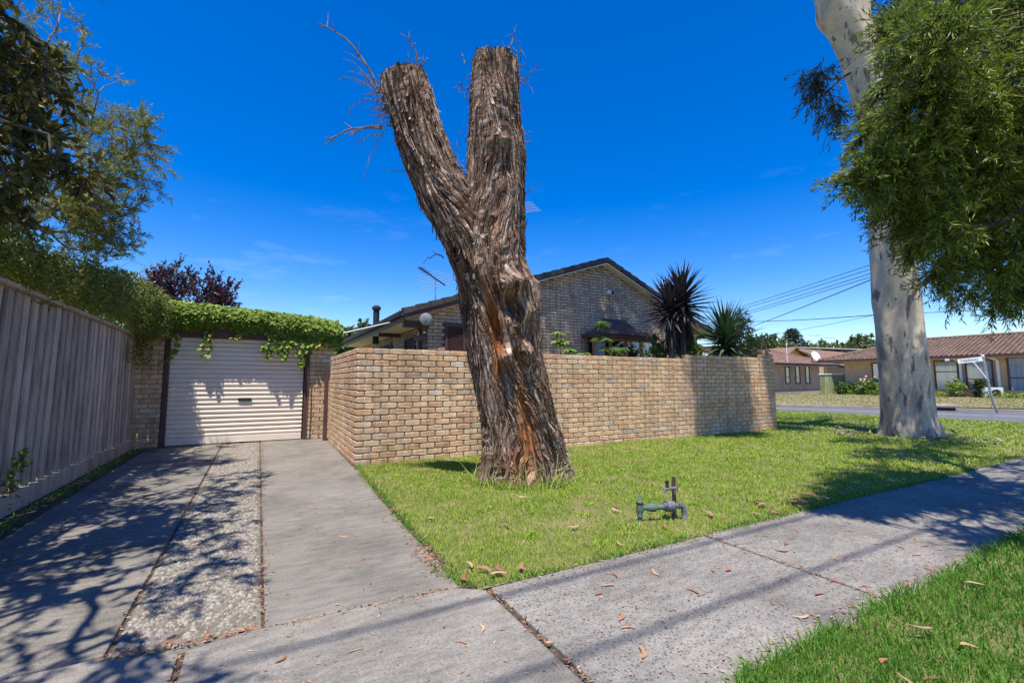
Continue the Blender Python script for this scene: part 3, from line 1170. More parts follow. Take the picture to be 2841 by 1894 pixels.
for xa in (8.02, 8.60, 9.20, 9.80, 10.32):
    b = MB()
    b.box(xa, xa + 0.085, 9.90, 9.97, 1.35, 2.398)
    b.build('mullion', MAT['timber'], bay, bevel=0.004)
for xa in (8.105, 8.685, 9.285, 9.885):
    xb = xa + (0.515 if xa < 9.8 else 0.435)
    b = MB()
    b.box(xa, xb, 9.915, 9.955, 2.32, 2.396)
    b.build('window_rail', MAT['timber'], bay)
    b = MB()
    b.box(xa, xb, 9.935, 9.94, 1.35, 2.32)
    b.build('pane', MAT['glass'], bay)
for xa, wd in ((9.95, 0.2), (8.15, 0.4)):
    n_ = 10
    b = MB()
    P = [(xa + wd * k / n_, 10.05 + 0.02 * math.sin(k * 1.9), 0) for k in range(n_ + 1)]
    V = np.array([(p[0], p[1], 1.35) for p in P] + [(p[0], p[1], 2.3) for p in P])
    b.add(V, [(k, k + 1, n_ + 2 + k, n_ + 1 + k) for k in range(n_)])
    b.build('curtain', MAT['curtain'], bay)
# right-hand lower roof end seen past the cordyline
b = MB()
b.tube([(2.95, 14.1, 2.3), (2.95, 14.1, 3.36)], 0.095, 12)
b.lathe([(0.09, 0), (0.135, 0.03), (0.135, 0.09), (0.07, 0.15), (0, 0.15)], (2.95, 14.1, 3.34), (0, 0, 1), 14)
tag(b.build('flue_pipe', MAT['dark_gutter'], smooth=False), 'dark round flue pipe with a domed cap above the left eave', 'flue')


def antenna(loc, mast_h, boom, n, el, label):
    t = thing('tv_antenna', loc, label, 'antenna')
    b = MB()
    top = np.array(loc) + np.array([0, 0, mast_h])
    b.tube([loc, top], 0.018, 6)
    b.build('mast', MAT['steel'], t)
    b = MB()
    boom = np.array(boom, float)
    a0 = top - boom * 0.62
    a1 = top + boom * 0.38
    b.tube([a0, a1], 0.022, 5)
    b.build('boom', MAT['wire'], t)
    el = np.array(el, float)
    for k in range(n):
        p = a0 + (a1 - a0) * (0.35 + 0.62 * k / (n - 1))
        s = 0.5 + 0.5 * k / (n - 1)
        b = MB()
        b.tube([p - el * s, p + el * s], 0.007, 4)
        b.build('element', MAT['steel'], t)
    for k in range(12):
        p = a0 + (a1 - a0) * (0.02 + 0.4 * k / 12)
        b = MB()
        b.tube([p - norm(el) * 0.09, p + norm(el) * 0.09], 0.005, 4)
        b.build('director', MAT['wire'], t)
    return t


antenna((4.15, 12.1, 3.2), 0.86, (0.95, 0.55, -0.30), 6, (0.55, -0.30, 0.16), 'tv antenna on a mast above the roof left of the stump')
antenna((6.60, 11.6, 3.8), 2.62, (0.30, 0.70, -0.22), 7, (0.62, -0.34, 0.10), 'tall tv antenna showing its rods just right of the stump')
# thin rods from the garage to the eave
b = MB()
b.tube([(1.32, 10.6, 2.18), (2.70, 11.2, 2.62)], 0.016, 6)
tag(b.build('metal_rod', MAT['white']), 'thin pale rod running from the garage to the house gutter', 'rod')

# ------------------------------------------------------------------ houses across the street
def tiled_slope(parent, e0, e1, r0, r1, m, count, wd=0.31, rowl=0.33):
    """tiles from eave line e0-e1 up to ridge line r0-r1 (quad, may be trapezoid)"""
    e0, e1, r0, r1 = [np.asarray(p, float) for p in (e0, e1, r0, r1)]
    base_u = norm(e1 - e0)
    up = norm((r0 + r1) / 2 - (e0 + e1) / 2 - base_u * np.dot((r0 + r1) / 2 - (e0 + e1) / 2, base_u))
    nr = np.cross(base_u, up)
    if nr[2] < 0:
        nr = -nr
    ht = np.dot(r0 - e0, up)
    V, F = tile_v(rowl * 1.08, wd)
    yv = np.cross(nr, up)
    rotm = Matrix((Vector(up), Vector(yv), Vector(nr))).transposed()
    R3 = np.array(rotm)
    me = mkmesh('tile', V, [F])
    me.materials.append(m)
    rows = int(round(ht / rowl))
    pts = []
    for r_ in range(rows):
        t = r_ * rowl / ht
        a = e0 + (r0 - e0) * t
        c = e1 + (r1 - e1) * t
        ln = np.dot(c - a, base_u)
        k = 0
        while k * wd < ln:
            pts.append(a + base_u * (k * wd + wd / 2))
            k += 1
    pts = np.array(pts)
    order = np.argsort(np.linalg.norm(pts - CAMP, axis=1))
    ind = set(order[:count].tolist())
    rest = MB()
    pw = wpos(parent)
    eul = rotm.to_euler()
    for i, p in enumerate(pts):
        if i in ind:
            ob = bpy.data.objects.new('tile', me)
            COL.objects.link(ob)
            ob.parent = parent
            ob.location = p - pw
            ob.rotation_euler = eul
        else:
            rest.addarr(V @ R3.T + p, [F], np.full(len(V), random.random()))
    if rest.n:
        tag(rest.build('tiles', m, parent), kind='stuff')


# --- house B: long tan brick, arched windows, facing the side street (plane X = 37)
HB = thing('tan_house', (37, 12, 0.2), 'long tan brick house with brown tiled roof and tall windows across the road', 'house')
bx = 37.0
zb = 0.23
b = MB()
b.box(bx, bx + 9, -6.0, 17.2, zb - 0.5, 2.62)
b.build('wall', MAT['far_brick_y'], HB)
b = MB()
b.box(bx - 0.14, bx - 0.002, -6.0, 13.4, zb - 0.5, 0.66)
b.build('brick_plinth', MAT['far_brick_y'], HB)
rf = bpy.data.objects.new('roof', None)
COL.objects.link(rf)
rf.parent = HB
ey0, ey1 = -7.0, 18.6
b = MB()
b.prism([(bx - 0.65, ey0, 2.66), (bx - 0.65, ey1, 2.66), (bx + 4.3, ey1 - 3.9, 4.08), (bx + 4.3, ey0, 4.08)], (0, 0, -0.04))
b.prism([(bx - 0.65, ey1, 2.66), (bx + 9.3, ey1, 2.66), (bx + 4.3, ey1 - 3.9, 4.08)], (0, 0, -0.04))
b.build('roof_deck', MAT['tile_brown'], rf)
tiled_slope(rf, (bx - 0.68, ey1, 2.68), (bx - 0.68, ey0 + 3, 2.68), (bx + 4.3, ey1 - 3.9, 4.12), (bx + 4.3, ey0 + 3, 4.12), MAT['tile_brown'], 300, 0.23, 0.29)
b = MB()
b.tube([(bx + 4.3, ey0, 4.15), (bx + 4.3, ey1 - 3.9, 4.15)], 0.11, 6)
b.tube([(bx + 4.3, ey1 - 3.9, 4.15), (bx - 0.65, ey1, 2.74)], 0.10, 6)
b.build('ridge_capping', MAT['tile_brown'], rf)
b = MB()
b.box(bx - 0.80, bx - 0.67, ey0, ey1 + 0.1, 2.52, 2.66)
b.box(bx - 0.67, bx + 9.0, ey1 + 0.02, ey1 + 0.14, 2.52, 2.66)
b.build('gutter', MAT['brown_paint'], HB)
b = MB()
b.box(bx - 0.665, bx - 0.003, ey0, ey1, 2.50, 2.535)
b.build('eave_soffit', MAT['white_soffit'], HB)
for (y0, y1, z0, z1, arch) in ((11.12, 12.12, 0.66, 2.36, True), (9.62, 10.68, 0.64, 2.34, False), (7.2, 8.93, 0.66, 2.46, False), (14.55, 15.45, 0.50, 2.36, False), (2.5, 5.2, 0.66, 2.46, False)):
    wn = bpy.data.objects.new('window', None)
    COL.objects.link(wn)
    wn.parent = HB
    wn.location = (0, 0, 0)
    b = MB()
    for (ya, yb, za, zc) in ((y0 - 0.07, y0, z0 - 0.07, z1 + 0.06), (y1, y1 + 0.07, z0 - 0.07, z1 + 0.06), (y0, y1, z1, z1 + 0.06), (y0, y1, z0 - 0.07, z0), (y0, y1, z0 + (z1 - z0) * (0.36 if not arch else 0.62), z0 + (z1 - z0) * (0.36 if not arch else 0.62) + 0.05)):
        b.box(bx - 0.07, bx - 0.004, ya, yb, za, zc)
    b.build('frame', MAT['brown_paint'], wn)
    if arch:
        b = MB()
        pts = [(bx - 0.065, y0, z1)] + [(bx - 0.065, (y0 + y1) / 2 - (y1 - y0) / 2 * math.cos(t), z1 - 0.26 + 0.26 * math.sin(t)) for t in np.linspace(0, math.pi, 13)] + [(bx - 0.065, y1, z1)]
        c_ = np.array(pts)
        n_ = len(pts)
        top = np.array([(bx - 0.065, p[1], z1) for p in pts])
        b.add(np.concatenate([c_, top]), [(k, k + 1, n_ + k + 1, n_ + k) for k in range(n_ - 1)])
        b.build('arch_head', MAT['far_brick_y'], wn)
    b = MB()
    b.box(bx - 0.035, bx - 0.03, y0, y1, z0, z1)
    b.build('pane', MAT['glass'], wn)
    n_ = 30
    b = MB()
    P = [(bx - 0.012 + 0.008 * math.sin(k * 1.7), y0 + (y1 - y0) * k / n_) for k in range(n_ + 1)]
    V = np.array([(p[0], p[1], z0) for p in P] + [(p[0], p[1], z1) for p in P])
    b.add(V, [(k, k + 1, n_ + 2 + k, n_ + 1 + k) for k in range(n_)])
    b.build('curtain', MAT['curtain'], wn)
for yv in (10.95, 9.35):
    b = MB()
    b.box(bx - 0.10, bx - 0.015, yv - 0.06, yv + 0.06, 0.3, 2.35)
    b.bar((bx - 0.06, yv, 2.35), (bx - 0.70, yv + 0.18, 2.52), 0.09, 0.09)
    b.build('downpipe', MAT['white'], HB)
b = MB()
b.box(bx - 0.8, bx - 0.6, 11.2, 11.4, 2.38, 2.56)
b.build('rainwater_head', MAT['white'], HB)
ac = thing('air_conditioner', (36.3, 9.4, 0.2), 'white boxy air conditioner unit outside the tan house behind the leaning sign', 'appliance')
b = MB()
b.box(35.95, 36.3, 9.05, 9.85, 0.24, 0.80)
b.build('casing', MAT['white'], ac, bevel=0.02)
b = MB()
b.lathe([(0.02, 0), (0.2, 0), (0.2, 0.012), (0.0, 0.012)], (35.95, 9.25, 0.5), (-1, 0, 0), 18)
b.build('fan_grille', MAT['black'], ac)
b = MB()
b.box(35.98, 36.3, 9.1, 9.2, 0.18, 0.24)
b.box(35.98, 36.3, 9.7, 9.8, 0.18, 0.24)
b.build('foot', MAT['black'], ac)

# --- house C: orange-tan, three narrow windows, plane Y = 22.5
HC = thing('orange_brick_house', (41, 22.5, 0.2), 'orange-tan brick house with three narrow windows beyond the end of the wall', 'house')
b = MB()
b.box(33.0, 44.0, 22.5, 30, -0.3, 2.66)
b.box(44.0, 47.5, 23.9, 30, -0.3, 2.60)
b.build('wall', MAT['far_brick_x'], HC)
rc = bpy.data.objects.new('roof', None)
COL.objects.link(rc)
rc.parent = HC
b = MB()
b.prism([(31.5, 21.9, 2.62), (46.0, 21.9, 2.62), (43.0, 26.2, 4.02), (31.5, 26.2, 4.02)], (0, 0, -0.04))
b.prism([(46.0, 21.9, 2.62), (48.0, 30, 2.62), (43.0, 26.2, 4.02)], (0, 0, -0.04))
b.build('roof_deck', MAT['tile_red'], rc)
tiled_slope(rc, (31.5, 21.87, 2.64), (46.0, 21.87, 2.64), (31.5, 26.2, 4.05), (43.0, 26.2, 4.05), MAT['tile_red'], 150, 0.34, 0.36)
b = MB()
b.tube([(31.5, 26.2, 4.07), (43.0, 26.2, 4.07), (46.0, 21.95, 2.70)], 0.10, 6)
b.build('ridge_capping', MAT['tile_red'], rc)
b = MB()
b.box(31.5, 46.1, 21.72, 21.86, 2.48, 2.62)
b.build('gutter', MAT['dark_gutter'], HC)
b = MB()
b.box(31.5, 46.0, 21.87, 22.498, 2.44, 2.475)
b.build('eave_soffit', MAT['white_soffit'], HC)
for x0 in (38.75, 40.25, 41.75):
    b = MB()
    for (xa, xb, za, zc) in ((x0 - 0.05, x0, 1.0, 2.42), (x0 + 0.55, x0 + 0.60, 1.0, 2.42), (x0, x0 + 0.55, 1.45, 1.50), (x0 - 0.05, x0 + 0.6, 0.92, 1.0)):
        b.box(xa, xb, 22.44, 22.497, za, zc)
    wn = b.build('window', MAT['brown_paint'], HC)
    b = MB()
    b.box(x0, x0 + 0.55, 22.47, 22.475, 1.0, 2.42)
    b.build('pane', MAT['glass'], wn)
    b = MB()
    b.box(x0 + 0.02, x0 + 0.40, 22.485, 22.49, 1.02, 2.4)
    b.build('curtain', MAT['curtain'], wn)
    b = MB()
    b.box(x0 + 0.401, x0 + 0.55, 22.48, 22.488, 1.0, 2.42)
    b.build('dark_reveal', MAT['dark_room'], wn)
b = MB()
b.box(44.15, 45.0, 23.86, 23.897, 0.3, 2.1)
b.build('door', MAT['brown_paint'], HC)
b = MB()
b.box(44.06, 44.14, 22.0, 22.08, 0.2, 2.45)
b.build('porch_post', MAT['white'], HC)
# dish and pole on that roof
dd = thing('satellite_dish', (43.1, 22.6, 2.85), 'white satellite dish on the edge of the orange brick house roof', 'dish')
b = MB()
b.lathe([(0.02, 0.0), (0.25, 0.03), (0.44, 0.10), (0.46, 0.12), (0.44, 0.115), (0.25, 0.05), (0.0, 0.025)], (43.0, 22.3, 3.35), (-0.25, -1.0, 0.4), 18)
b.build('reflector', MAT['white'], dd, smooth=True)
b = MB()
b.tube([(43.1, 22.6, 2.75), (43.1, 22.6, 3.2), (43.02, 22.35, 3.40)], 0.03, 6)
b.build('bracket', MAT['wire'], dd)
b = MB()
b.tube([(38.6, 22.2, 2.7), (38.6, 22.2, 4.35)], 0.03, 6)
b.tube([(38.5, 22.2, 4.3), (38.75, 22.2, 4.3)], 0.02, 5)
tag(b.build('roof_pole', MAT['white']), 'thin white pole standing at the gutter of the orange brick house', 'pole')
# --- house D behind with a yellow gable
HD = thing('gabled_house', (50, 33, 0.2), 'low house with a small yellow gable behind the orange brick house', 'house')
b = MB()
b.box(48.0, 62.0, 30.5, 40.0, -0.2, 3.0)
b.build('wall', MAT['far_brick_x'], HD)
b = MB()
b.prism([(51.2, 30.3, 3.25), (57.8, 30.3, 3.25), (54.0, 30.3, 4.95)], (0, 0.1, 0))
b.build('gable_infill', mat('yellow_weatherboard', (0.62, 0.40, 0.12), (0.52, 0.33, 0.10), 3), HD)
b = MB()
for (xa, xb) in ((50.4, 54.0), (58.6, 54.0)):
    b.prism([(xa, 29.9, 3.05), (xb, 29.9, 5.0), (xb, 41, 5.0), (xa, 41, 3.05)], (0, 0, 0.10))
b.prism([(46.5, 28.6, 2.75), (64, 28.6, 2.75), (64, 30.3, 3.3), (46.5, 30.3, 3.3)], (0, 0, 0.06))
b.prism([(54, 30.2, 4.9), (70, 30.2, 4.7), (74, 27.2, 2.9), (58, 27.2, 2.9)], (0, 0, 0.08))
b.build('roof', MAT['tile_red'], HD)
HE = thing('white_roof_shed', (70, 31, 0.2), 'distant building with a flat white metal roof behind the tan house', 'building')
b = MB()
b.box(66, 80, 28, 36, 0, 4.9)
b.build('wall', MAT['far_brick_x'], HE)
b = MB()
b.prism([(65, 27.4, 4.95), (81, 27.4, 4.95), (81, 37, 5.9), (65, 37, 5.9)], (0, 0, 0.1))
b.build('roof', MAT['white'], HE)
for (lx, ly, mh, lab) in ((66.5, 34.0, 3.4, 'distant tv antenna on the tallest mast left of the gum trunk'), (71.0, 34.5, 2.3, 'distant tv antenna with a long pale bar left of the gum trunk'), (78.0, 33.0, 1.5, 'small distant tv antenna low beside the white roof')):
    antenna((lx, ly, 4.0 if lx < 70 else 5.0), mh, (2.0, -0.8, 0.0), 4, (0.5, 0.8, 0), lab)
# green paling fence by house B
GF = thing('green_fence', (36.8, 17.5, 0.2), 'short green paling fence with a pale capping between the two houses', 'fence')
pm = mkmesh('paling', np.array(box_vf(-0.075, 0.075, -0.01, 0.01, 0, 1.42)[0]), [np.array(box_vf(0, 1, 0, 1, 0, 1)[1])])
pm.materials.append(woodmat('green_paling', [(0.17, 0.20, 0.10), (0.25, 0.28, 0.14), (0.32, 0.34, 0.19)]))
A_ = np.array([35.7, 18.25])
B_ = np.array([38.4, 16.75])
dv = norm(B_ - A_)
ln_ = np.linalg.norm(B_ - A_)
for k in range(int(ln_ / 0.165)):
    p = A_ + dv * (0.08 + k * 0.165)
    ob = bpy.data.objects.new('paling', pm)
    COL.objects.link(ob)
    ob.parent = GF
    ob.location = (p[0] - 36.8, p[1] - 17.5, 0.0)
    ob.rotation_euler = (0, 0, math.atan2(dv[1], dv[0]))
b = MB()
b.bar((*(A_ - dv * 0.1), 1.66), (*(B_ + dv * 0.05), 1.72), 0.12, 0.06)
b.build('capping', MAT['white'], GF)
hs_ = thing('garden_hose', (38.0, 16.85, 0.6), 'coiled green garden hose hanging on the green paling fence', 'hose')
b = MB()
for k in range(4):
    a = np.linspace(0, 2 * math.pi, 20)
    rr = 0.26 + 0.02 * k
    b.tube([(37.75 + dv[0] * rr * math.cos(t) - 0.06, 17.05 + dv[1] * rr * math.cos(t) - 0.10, 0.95 + rr * 1.25 * math.sin(t) - 0.02 * k) for t in a], 0.018, 5, False)
b.build('coil', MAT['verdigris'], hs_)
# leaning street sign
sg = thing('street_sign', (24.0, 6.4, 0.05), 'leaning street name sign with bent grey post at the far kerb', 'sign')
b = MB()
p0 = np.array([23.95, 6.25, 0.0])
pts = [(24.02, 6.20, 0.0), (23.86, 6.24, 0.30), (23.76, 6.26, 0.62), (23.66, 6.29, 1.15), (23.53, 6.33, 2.10)]
b.tube(pts, 0.040, 10)
b.build('post', MAT['steel'], sg)
b = MB()
b.lathe([(0.05, 0), (0.05, 0.07), (0.03, 0.09), (0, 0.09)], (23.53, 6.33, 2.06), (-0.1, 0, 1), 10)
b.build('post_cap', MAT['white'], sg)
pa = np.array([23.51, 6.34, 1.99])
pdir = norm(np.array([-0.5, 0.46, -0.08]))
pb_ = pa + pdir * 0.78
nrm_ = norm(np.cross(pdir, (0, 0, 1)))
if nrm_ @ (CAMP - pa) < 0:
    nrm_ = -nrm_
upv = norm(np.cross(nrm_, pdir))
if upv[2] < 0:
    upv = -upv
b = MB()
b.obox((pa + pb_) / 2, (pdir, nrm_, upv), (0.39, 0.012, 0.085))
b.build('name_blade', MAT['white'], sg, bevel=0.004)
b = MB()
b.bar(pa + pdir * 0.30 - upv * 0.08, np.array(pts[3]) + np.array([0.0, 0.0, 0.05]), 0.05, 0.03)
b.build('brace', MAT['white'], sg)
cu = bpy.data.curves.new('lettering', 'FONT')
cu.body = 'TARRING'
cu.size = 0.135
cu.align_x = 'LEFT'
cu.extrude = 0.001
to = bpy.data.objects.new('lettering_src', cu)
COL.objects.link(to)
dg = bpy.context.evaluated_depsgraph_get()
lm = bpy.data.meshes.new_from_object(to.evaluated_get(dg))
bpy.data.objects.remove(to)
lm.materials.clear()
lm.materials.append(MAT['black'])
le = bpy.data.objects.new('lettering', lm)
COL.objects.link(le)
le.parent = sg
rd = -pdir
mtx = Matrix((Vector(rd), Vector(upv), Vector(np.cross(rd, upv)))).transposed()
le.rotation_euler = mtx.to_euler()
zz_ = np.cross(rd, upv)
sgn = 1 if zz_ @ nrm_ > 0 else -1
le.location = pb_ - pdir * 0.07 - upv * 0.045 + nrm_ * 0.0145 - np.array([24.0, 6.4, 0.05])
# drainage pit at the far kerb
dp = thing('drain_pit', (22.9, 7.6, 0.0), 'raised concrete drain pit lid with dark mouth at the far kerb', 'drain')
d2 = norm(np.array([4.45, -6.9, 0]))
s2 = np.array([-d2[1], d2[0], 0])
s2 = s2 if s2[0] > 0 else -s2
c2 = np.array([23.72, 9.15, 0])
b = MB()
cc = np.array([24.15, 8.35, 0.16])
b.obox(cc, (d2, s2, (0, 0, 1)), (0.95, 0.55, 0.055))
b.build('lid', MAT['kerb'], dp, bevel=0.03)
b = MB()
b.obox(cc + np.array([0, 0, -0.10]), (d2, s2, (0, 0, 1)), (0.80, 0.50, 0.05))
b.build('mouth', MAT['black'], dp)
b = MB()
b.obox(cc + s2 * 0.65 + np.array([0, 0, 0.075]), (d2, s2, (0, 0, 1)), (0.3, 0.2, 0.02))
b.build('cover_plate', MAT['black'], dp)

# ------------------------------------------------------------------ overhead wires
def wire(a, bq, sag, rad, label, grp='overhead wires'):
    a = np.array(a, float)
    bq = np.array(bq, float)
    t = np.linspace(0, 1, 25)[:, None]
    P = a + (bq - a) * t
    P[:, 2] -= sag * 4 * (t * (1 - t))[:, 0]
    b = MB()
    b.tube(P, rad, 5, True)
    return tag(b.build('overhead_wire', MAT['wire']), label, 'wire', grp)
def ext(p, q, s0, s1):
    p = np.array(p, float)
    q = np.array(q, float)
    return p + (q - p) * s0, p + (q - p) * s1
for (p, q, s0, s1, r_, lab) in (
        ((36.09, 25.39, 7.5), (30.5, 12.38, 7.99), -0.35, 1.9, 0.020, 'topmost of the four parallel wires passing behind the gum trunk'),
        ((36.09, 25.41, 7.27), (30.51, 12.4, 7.74), -0.35, 1.9, 0.020, 'second highest of the four parallel wires behind the gum trunk'),
        ((36.44, 25.24, 7.04), (30.52, 12.42, 7.49), -0.35, 1.9, 0.020, 'third of the four parallel wires behind the gum trunk'),
        ((36.45, 25.25, 6.85), (30.53, 12.43, 7.29), -0.35, 1.9, 0.020, 'lowest of the four parallel wires behind the gum trunk'),
        ((37.84, 24.57, 6.08), (25.93, 10.48, 6.26), -0.3, 1.5, 0.026, 'thick steep wire crossing below the four parallel wires'),
        ((37.82, 24.54, 6.5), (30.73, 12.55, 4.96), -0.3, 1.0, 0.024, 'nearly level wire running left from the gum trunk'),
        ((30.73, 12.55, 4.96), (32.36, 7.09, 4.86), 0.0, 2.2, 0.018, 'thin wire running right from the gum trunk into the foliage'),
        ((42.99, 27.52, 5.61), (33.1, 13.52, 5.25), -0.3, 1.0, 0.014, 'faint lowest wire sloping down towards the distant conifer')):
    a, c = ext(p, q, s0, s1)
    wire(a, c, 0.12, r_, lab)

for yy_, lab in ((-0.62, 'overhead bundled cable nearer the road, seen as a soft shadow along the footpath'), (0.02, 'overhead bundled cable nearer the houses, seen as a soft shadow at the lawn edge')):
    wire((-30, yy_, 8.3), (30, yy_, 8.3), 0.3, 0.017, lab, 'street cables overhead')

# ------------------------------------------------------------------ the lopped stump
def dense(ctrl, n):
    c = np.array(ctrl, float)
    s = np.concatenate([[0], np.cumsum(np.linalg.norm(np.diff(c[:, :3], axis=0), axis=1))])
    t = np.linspace(0, s[-1], n)
    D = np.stack([np.interp(t, s, c[:, k]) for k in range(4)], 1)
    k = np.ones(max(3, n // 22) | 1)
    k /= k.sum()
    h = len(k) // 2
    for j in range(4):
        p = np.concatenate([2 * D[0, j] - D[h:0:-1, j], D[:, j], 2 * D[-1, j] - D[-2:-h - 2:-1, j]])
        D[:, j] = np.convolve(p, k, 'valid')
    return D, t


class Trunk:
    def __init__(self, ctrl, n, feats=(), lobes=0.0, seed=0, twist=0.0, rough=0.02, slim=0.0):
        self.D, self.s = dense(ctrl, n)
        self.D[:, 3] -= slim
        self.n = n
        c = self.D[:, :3]
        t = np.gradient(c, axis=0)
        self.t = norm(t)
        self.e1 = norm(RT - self.t * (self.t @ RT)[:, None])
        self.e2 = np.cross(self.t, self.e1)
        self.feats = feats
        self.lobes = lobes
        self.seed = seed
        self.twist = twist
        self.rough = rough

    def at(self, fi, phi):
        """surface point without fine relief; fi = float ring index"""
        i = np.clip(fi, 0, self.n - 1.001)
        i0 = np.floor(i).astype(int)
        f = (i - i0)[:, None]
        g = lambda A: A[i0] * (1 - f) + A[i0 + 1] * f
        c = g(self.D)
        e1 = g(self.e1)
        e2 = g(self.e2)
        tt = g(self.t)
        z = c[:, 2]
        r = c[:, 3].copy()
        if self.lobes:
            r = r * (1 + self.lobes * np.exp(-np.maximum(z, 0) / 0.30) * np.cos(5 * phi + 0.7) + 0.035 * np.cos(3 * phi + 1.5 * z) + 0.025 * np.cos(7 * phi - 2.2 * z))
        for (z0, p0, sz, sp, amp) in self.feats:
            dp = (phi - p0 + math.pi) % (2 * math.pi) - math.pi
            r = r + amp * np.exp(-((z - z0) / sz) ** 2 - (dp / sp) ** 2)
        dirv = np.cos(phi)[:, None] * e1 + np.sin(phi)[:, None] * e2
        side = -np.sin(phi)[:, None] * e1 + np.cos(phi)[:, None] * e2
        s = np.interp(i, np.arange(self.n), self.s)
        tw = phi + self.twist * s + 0.22 * np.sin(1.9 * s + 2 * phi) + 0.10 * np.sin(4.3 * s + 5 * phi + 1) + 0.05 * np.sin(9.1 * s + 9 * phi)
        return c[:, :3], r, dirv, side, tt, s, tw

    def fine(self, s, tw, z, phi):
        q = np.stack([np.cos(tw), np.sin(tw), s * 0.10], 1)
        q = q * np.array([1, 1, 1.0])
        a = vnoise(q * np.array([7, 7, 11]) + 3, self.seed)
        b = vnoise(q * np.array([17, 17, 26]) + 9, self.seed + 1)
        c = vnoise(q * np.array([34, 34, 60]) + 1, self.seed + 2)
        d = vnoise(np.stack([np.cos(tw) * 5, np.sin(tw) * 5, s * 3], 1), self.seed + 5)
        return self.rough * (0.9 * a + 1.0 * (0.5 - np.abs(b)) + 0.7 * (0.5 - np.abs(c)) + 0.75 * d)


WOODS = [(1.74, -1.80, 0.42, 0.21, 1.3), (1.45, -1.95, 0.5, 0.10, 0.6), (0.66, -1.33, 0.60, 0.24, 0.95), (0.25, -1.65, 0.22, 0.45, 0.6), (2.75, -1.35, 0.5, 0.14, 0.35), (3.35, -1.3, 0.3, 0.12, 0.35)]
def woodmask(z, phi, q):
    m_ = np.zeros(len(z))
    for (z0, p0, sz, sp, a) in WOODS:
        dp = (phi - p0 + math.pi) % (2 * math.pi) - math.pi
        m_ = np.maximum(m_, a * np.exp(-((z - z0) / sz) ** 2 - (dp / sp) ** 2))
    return np.clip(m_ * 1.25 + 0.25 * vnoise(q * 12, 77) - 0.10, 0, 1)


m, n, out = newmat('stringy_bark')
bv = coords(n, (16, 16, 0.9), 'bark')
g1 = noise(n, bv, 1.0, 8, 0.72, 0.4)
bv2 = coords(n, (46, 46, 2.2), 'bark')
g2 = noise(n, bv2, 1.0, 6, 0.7, 0.3)
r1 = ramp(n, [(0.31, (0.013, 0.008, 0.006)), (0.43, (0.12, 0.078, 0.053)), (0.54, (0.275, 0.21, 0.165)), (0.68, (0.53, 0.45, 0.385))])
addn = N(n, 'ShaderNodeMath', operation='ADD')
mu = N(n, 'ShaderNodeMath', operation='MULTIPLY')
n.links.new(g2, mu.inputs[0])
mu.inputs[1].default_value = 0.55
n.links.new(g1, addn.inputs[0])
n.links.new(mu.outputs[0], addn.inputs[1])
sub = N(n, 'ShaderNodeMath', operation='SUBTRACT')
n.links.new(addn.outputs[0], sub.inputs[0])
sub.inputs[1].default_value = 0.27
n.links.new(sub.outputs[0], r1.inputs[0])
bmul = ramp(n, [(0, (0.45, 0.39, 0.35)), (0.35, (0.9, 0.8, 0.73)), (0.7, (1.15, 1.10, 1.06)), (1, (1.5, 1.46, 1.44))])
n.links.new(rnd01(n), bmul.inputs[0])
colb = mixc(n, 1.0, r1.outputs[0], bmul.outputs[0], 'MULTIPLY')
r2 = ramp(n, [(0.30, (0.035, 0.012, 0.006)), (0.44, (0.22, 0.075, 0.026)), (0.56, (0.44, 0.175, 0.055)), (0.75, (0.60, 0.32, 0.13))])
n.links.new(sub.outputs[0], r2.inputs[0])
wa = N(n, 'ShaderNodeAttribute', attribute_name='wood')
# weathering blotches
bl = noise(n, coords(n), 2.6, 5, 0.6)
blr = ramp(n, [(0.32, (0.72, 0.66, 0.62)), (0.62, (1.12, 1.12, 1.12))])
n.links.new(bl, blr.inputs[0])
colb = mixc(n, 1.0, colb, blr.outputs[0], 'MULTIPLY')
colb = mixc(n, wa.outputs['Fac'], colb, r2.outputs[0])
principled(n, out, colb, 0.92, sub.outputs[0], 0.9, 0.02, spec=0.1)
MAT['bark'] = m
MAT['twig'] = mat('dead_twig', (0.24, 0.19, 0.16), (0.13, 0.10, 0.085), 20, rough=0.9)
MAT['cut_wood'] = mat('weathered_cut_wood', (0.34, 0.29, 0.24), (0.20, 0.165, 0.135), 30, rough=0.95, bump=0.6)

CT = [(2.80, 4.86, -0.15, 0.60), (2.79, 4.85, 0.0, 0.545), (2.770, 4.82, 0.250, 0.500), (2.730, 4.80, 0.510, 0.462), (2.690, 4.78, 0.780, 0.438), (2.620, 4.78, 1.040, 0.428), (2.570, 4.77, 1.300, 0.424), (2.520, 4.75, 1.560, 0.430), (2.470, 4.74, 1.810, 0.438), (2.430, 4.72, 2.070, 0.440), (2.350, 4.73, 2.330, 0.422), (2.280, 4.73, 2.580, 0.420), (2.260, 4.70, 2.830, 0.410), (2.270, 4.66, 3.090, 0.388), (2.290, 4.61, 3.340, 0.350), (2.280, 4.57, 3.590, 0.330), (2.270, 4.54, 3.830, 0.334), (2.250, 4.51, 4.080, 0.323), (2.220, 4.49, 4.250, 0.295), (2.200, 4.46, 4.450, 0.280), (2.190, 4.43, 4.660, 0.272), (2.180, 4.41, 4.870, 0.255)]
CL = [(2.33, 4.70, 2.06, 0.30), (2.20, 4.71, 2.46, 0.325), (2.07, 4.74, 2.76, 0.312), (1.91, 4.78, 3.06, 0.298), (1.76, 4.83, 3.31, 0.300), (1.63, 4.86, 3.56, 0.284), (1.54, 4.88, 3.80, 0.276), (1.46, 4.89, 4.00, 0.268), (1.39, 4.90, 4.22, 0.262), (1.32, 4.90, 4.44, 0.256), (1.25, 4.90, 4.67, 0.240)]
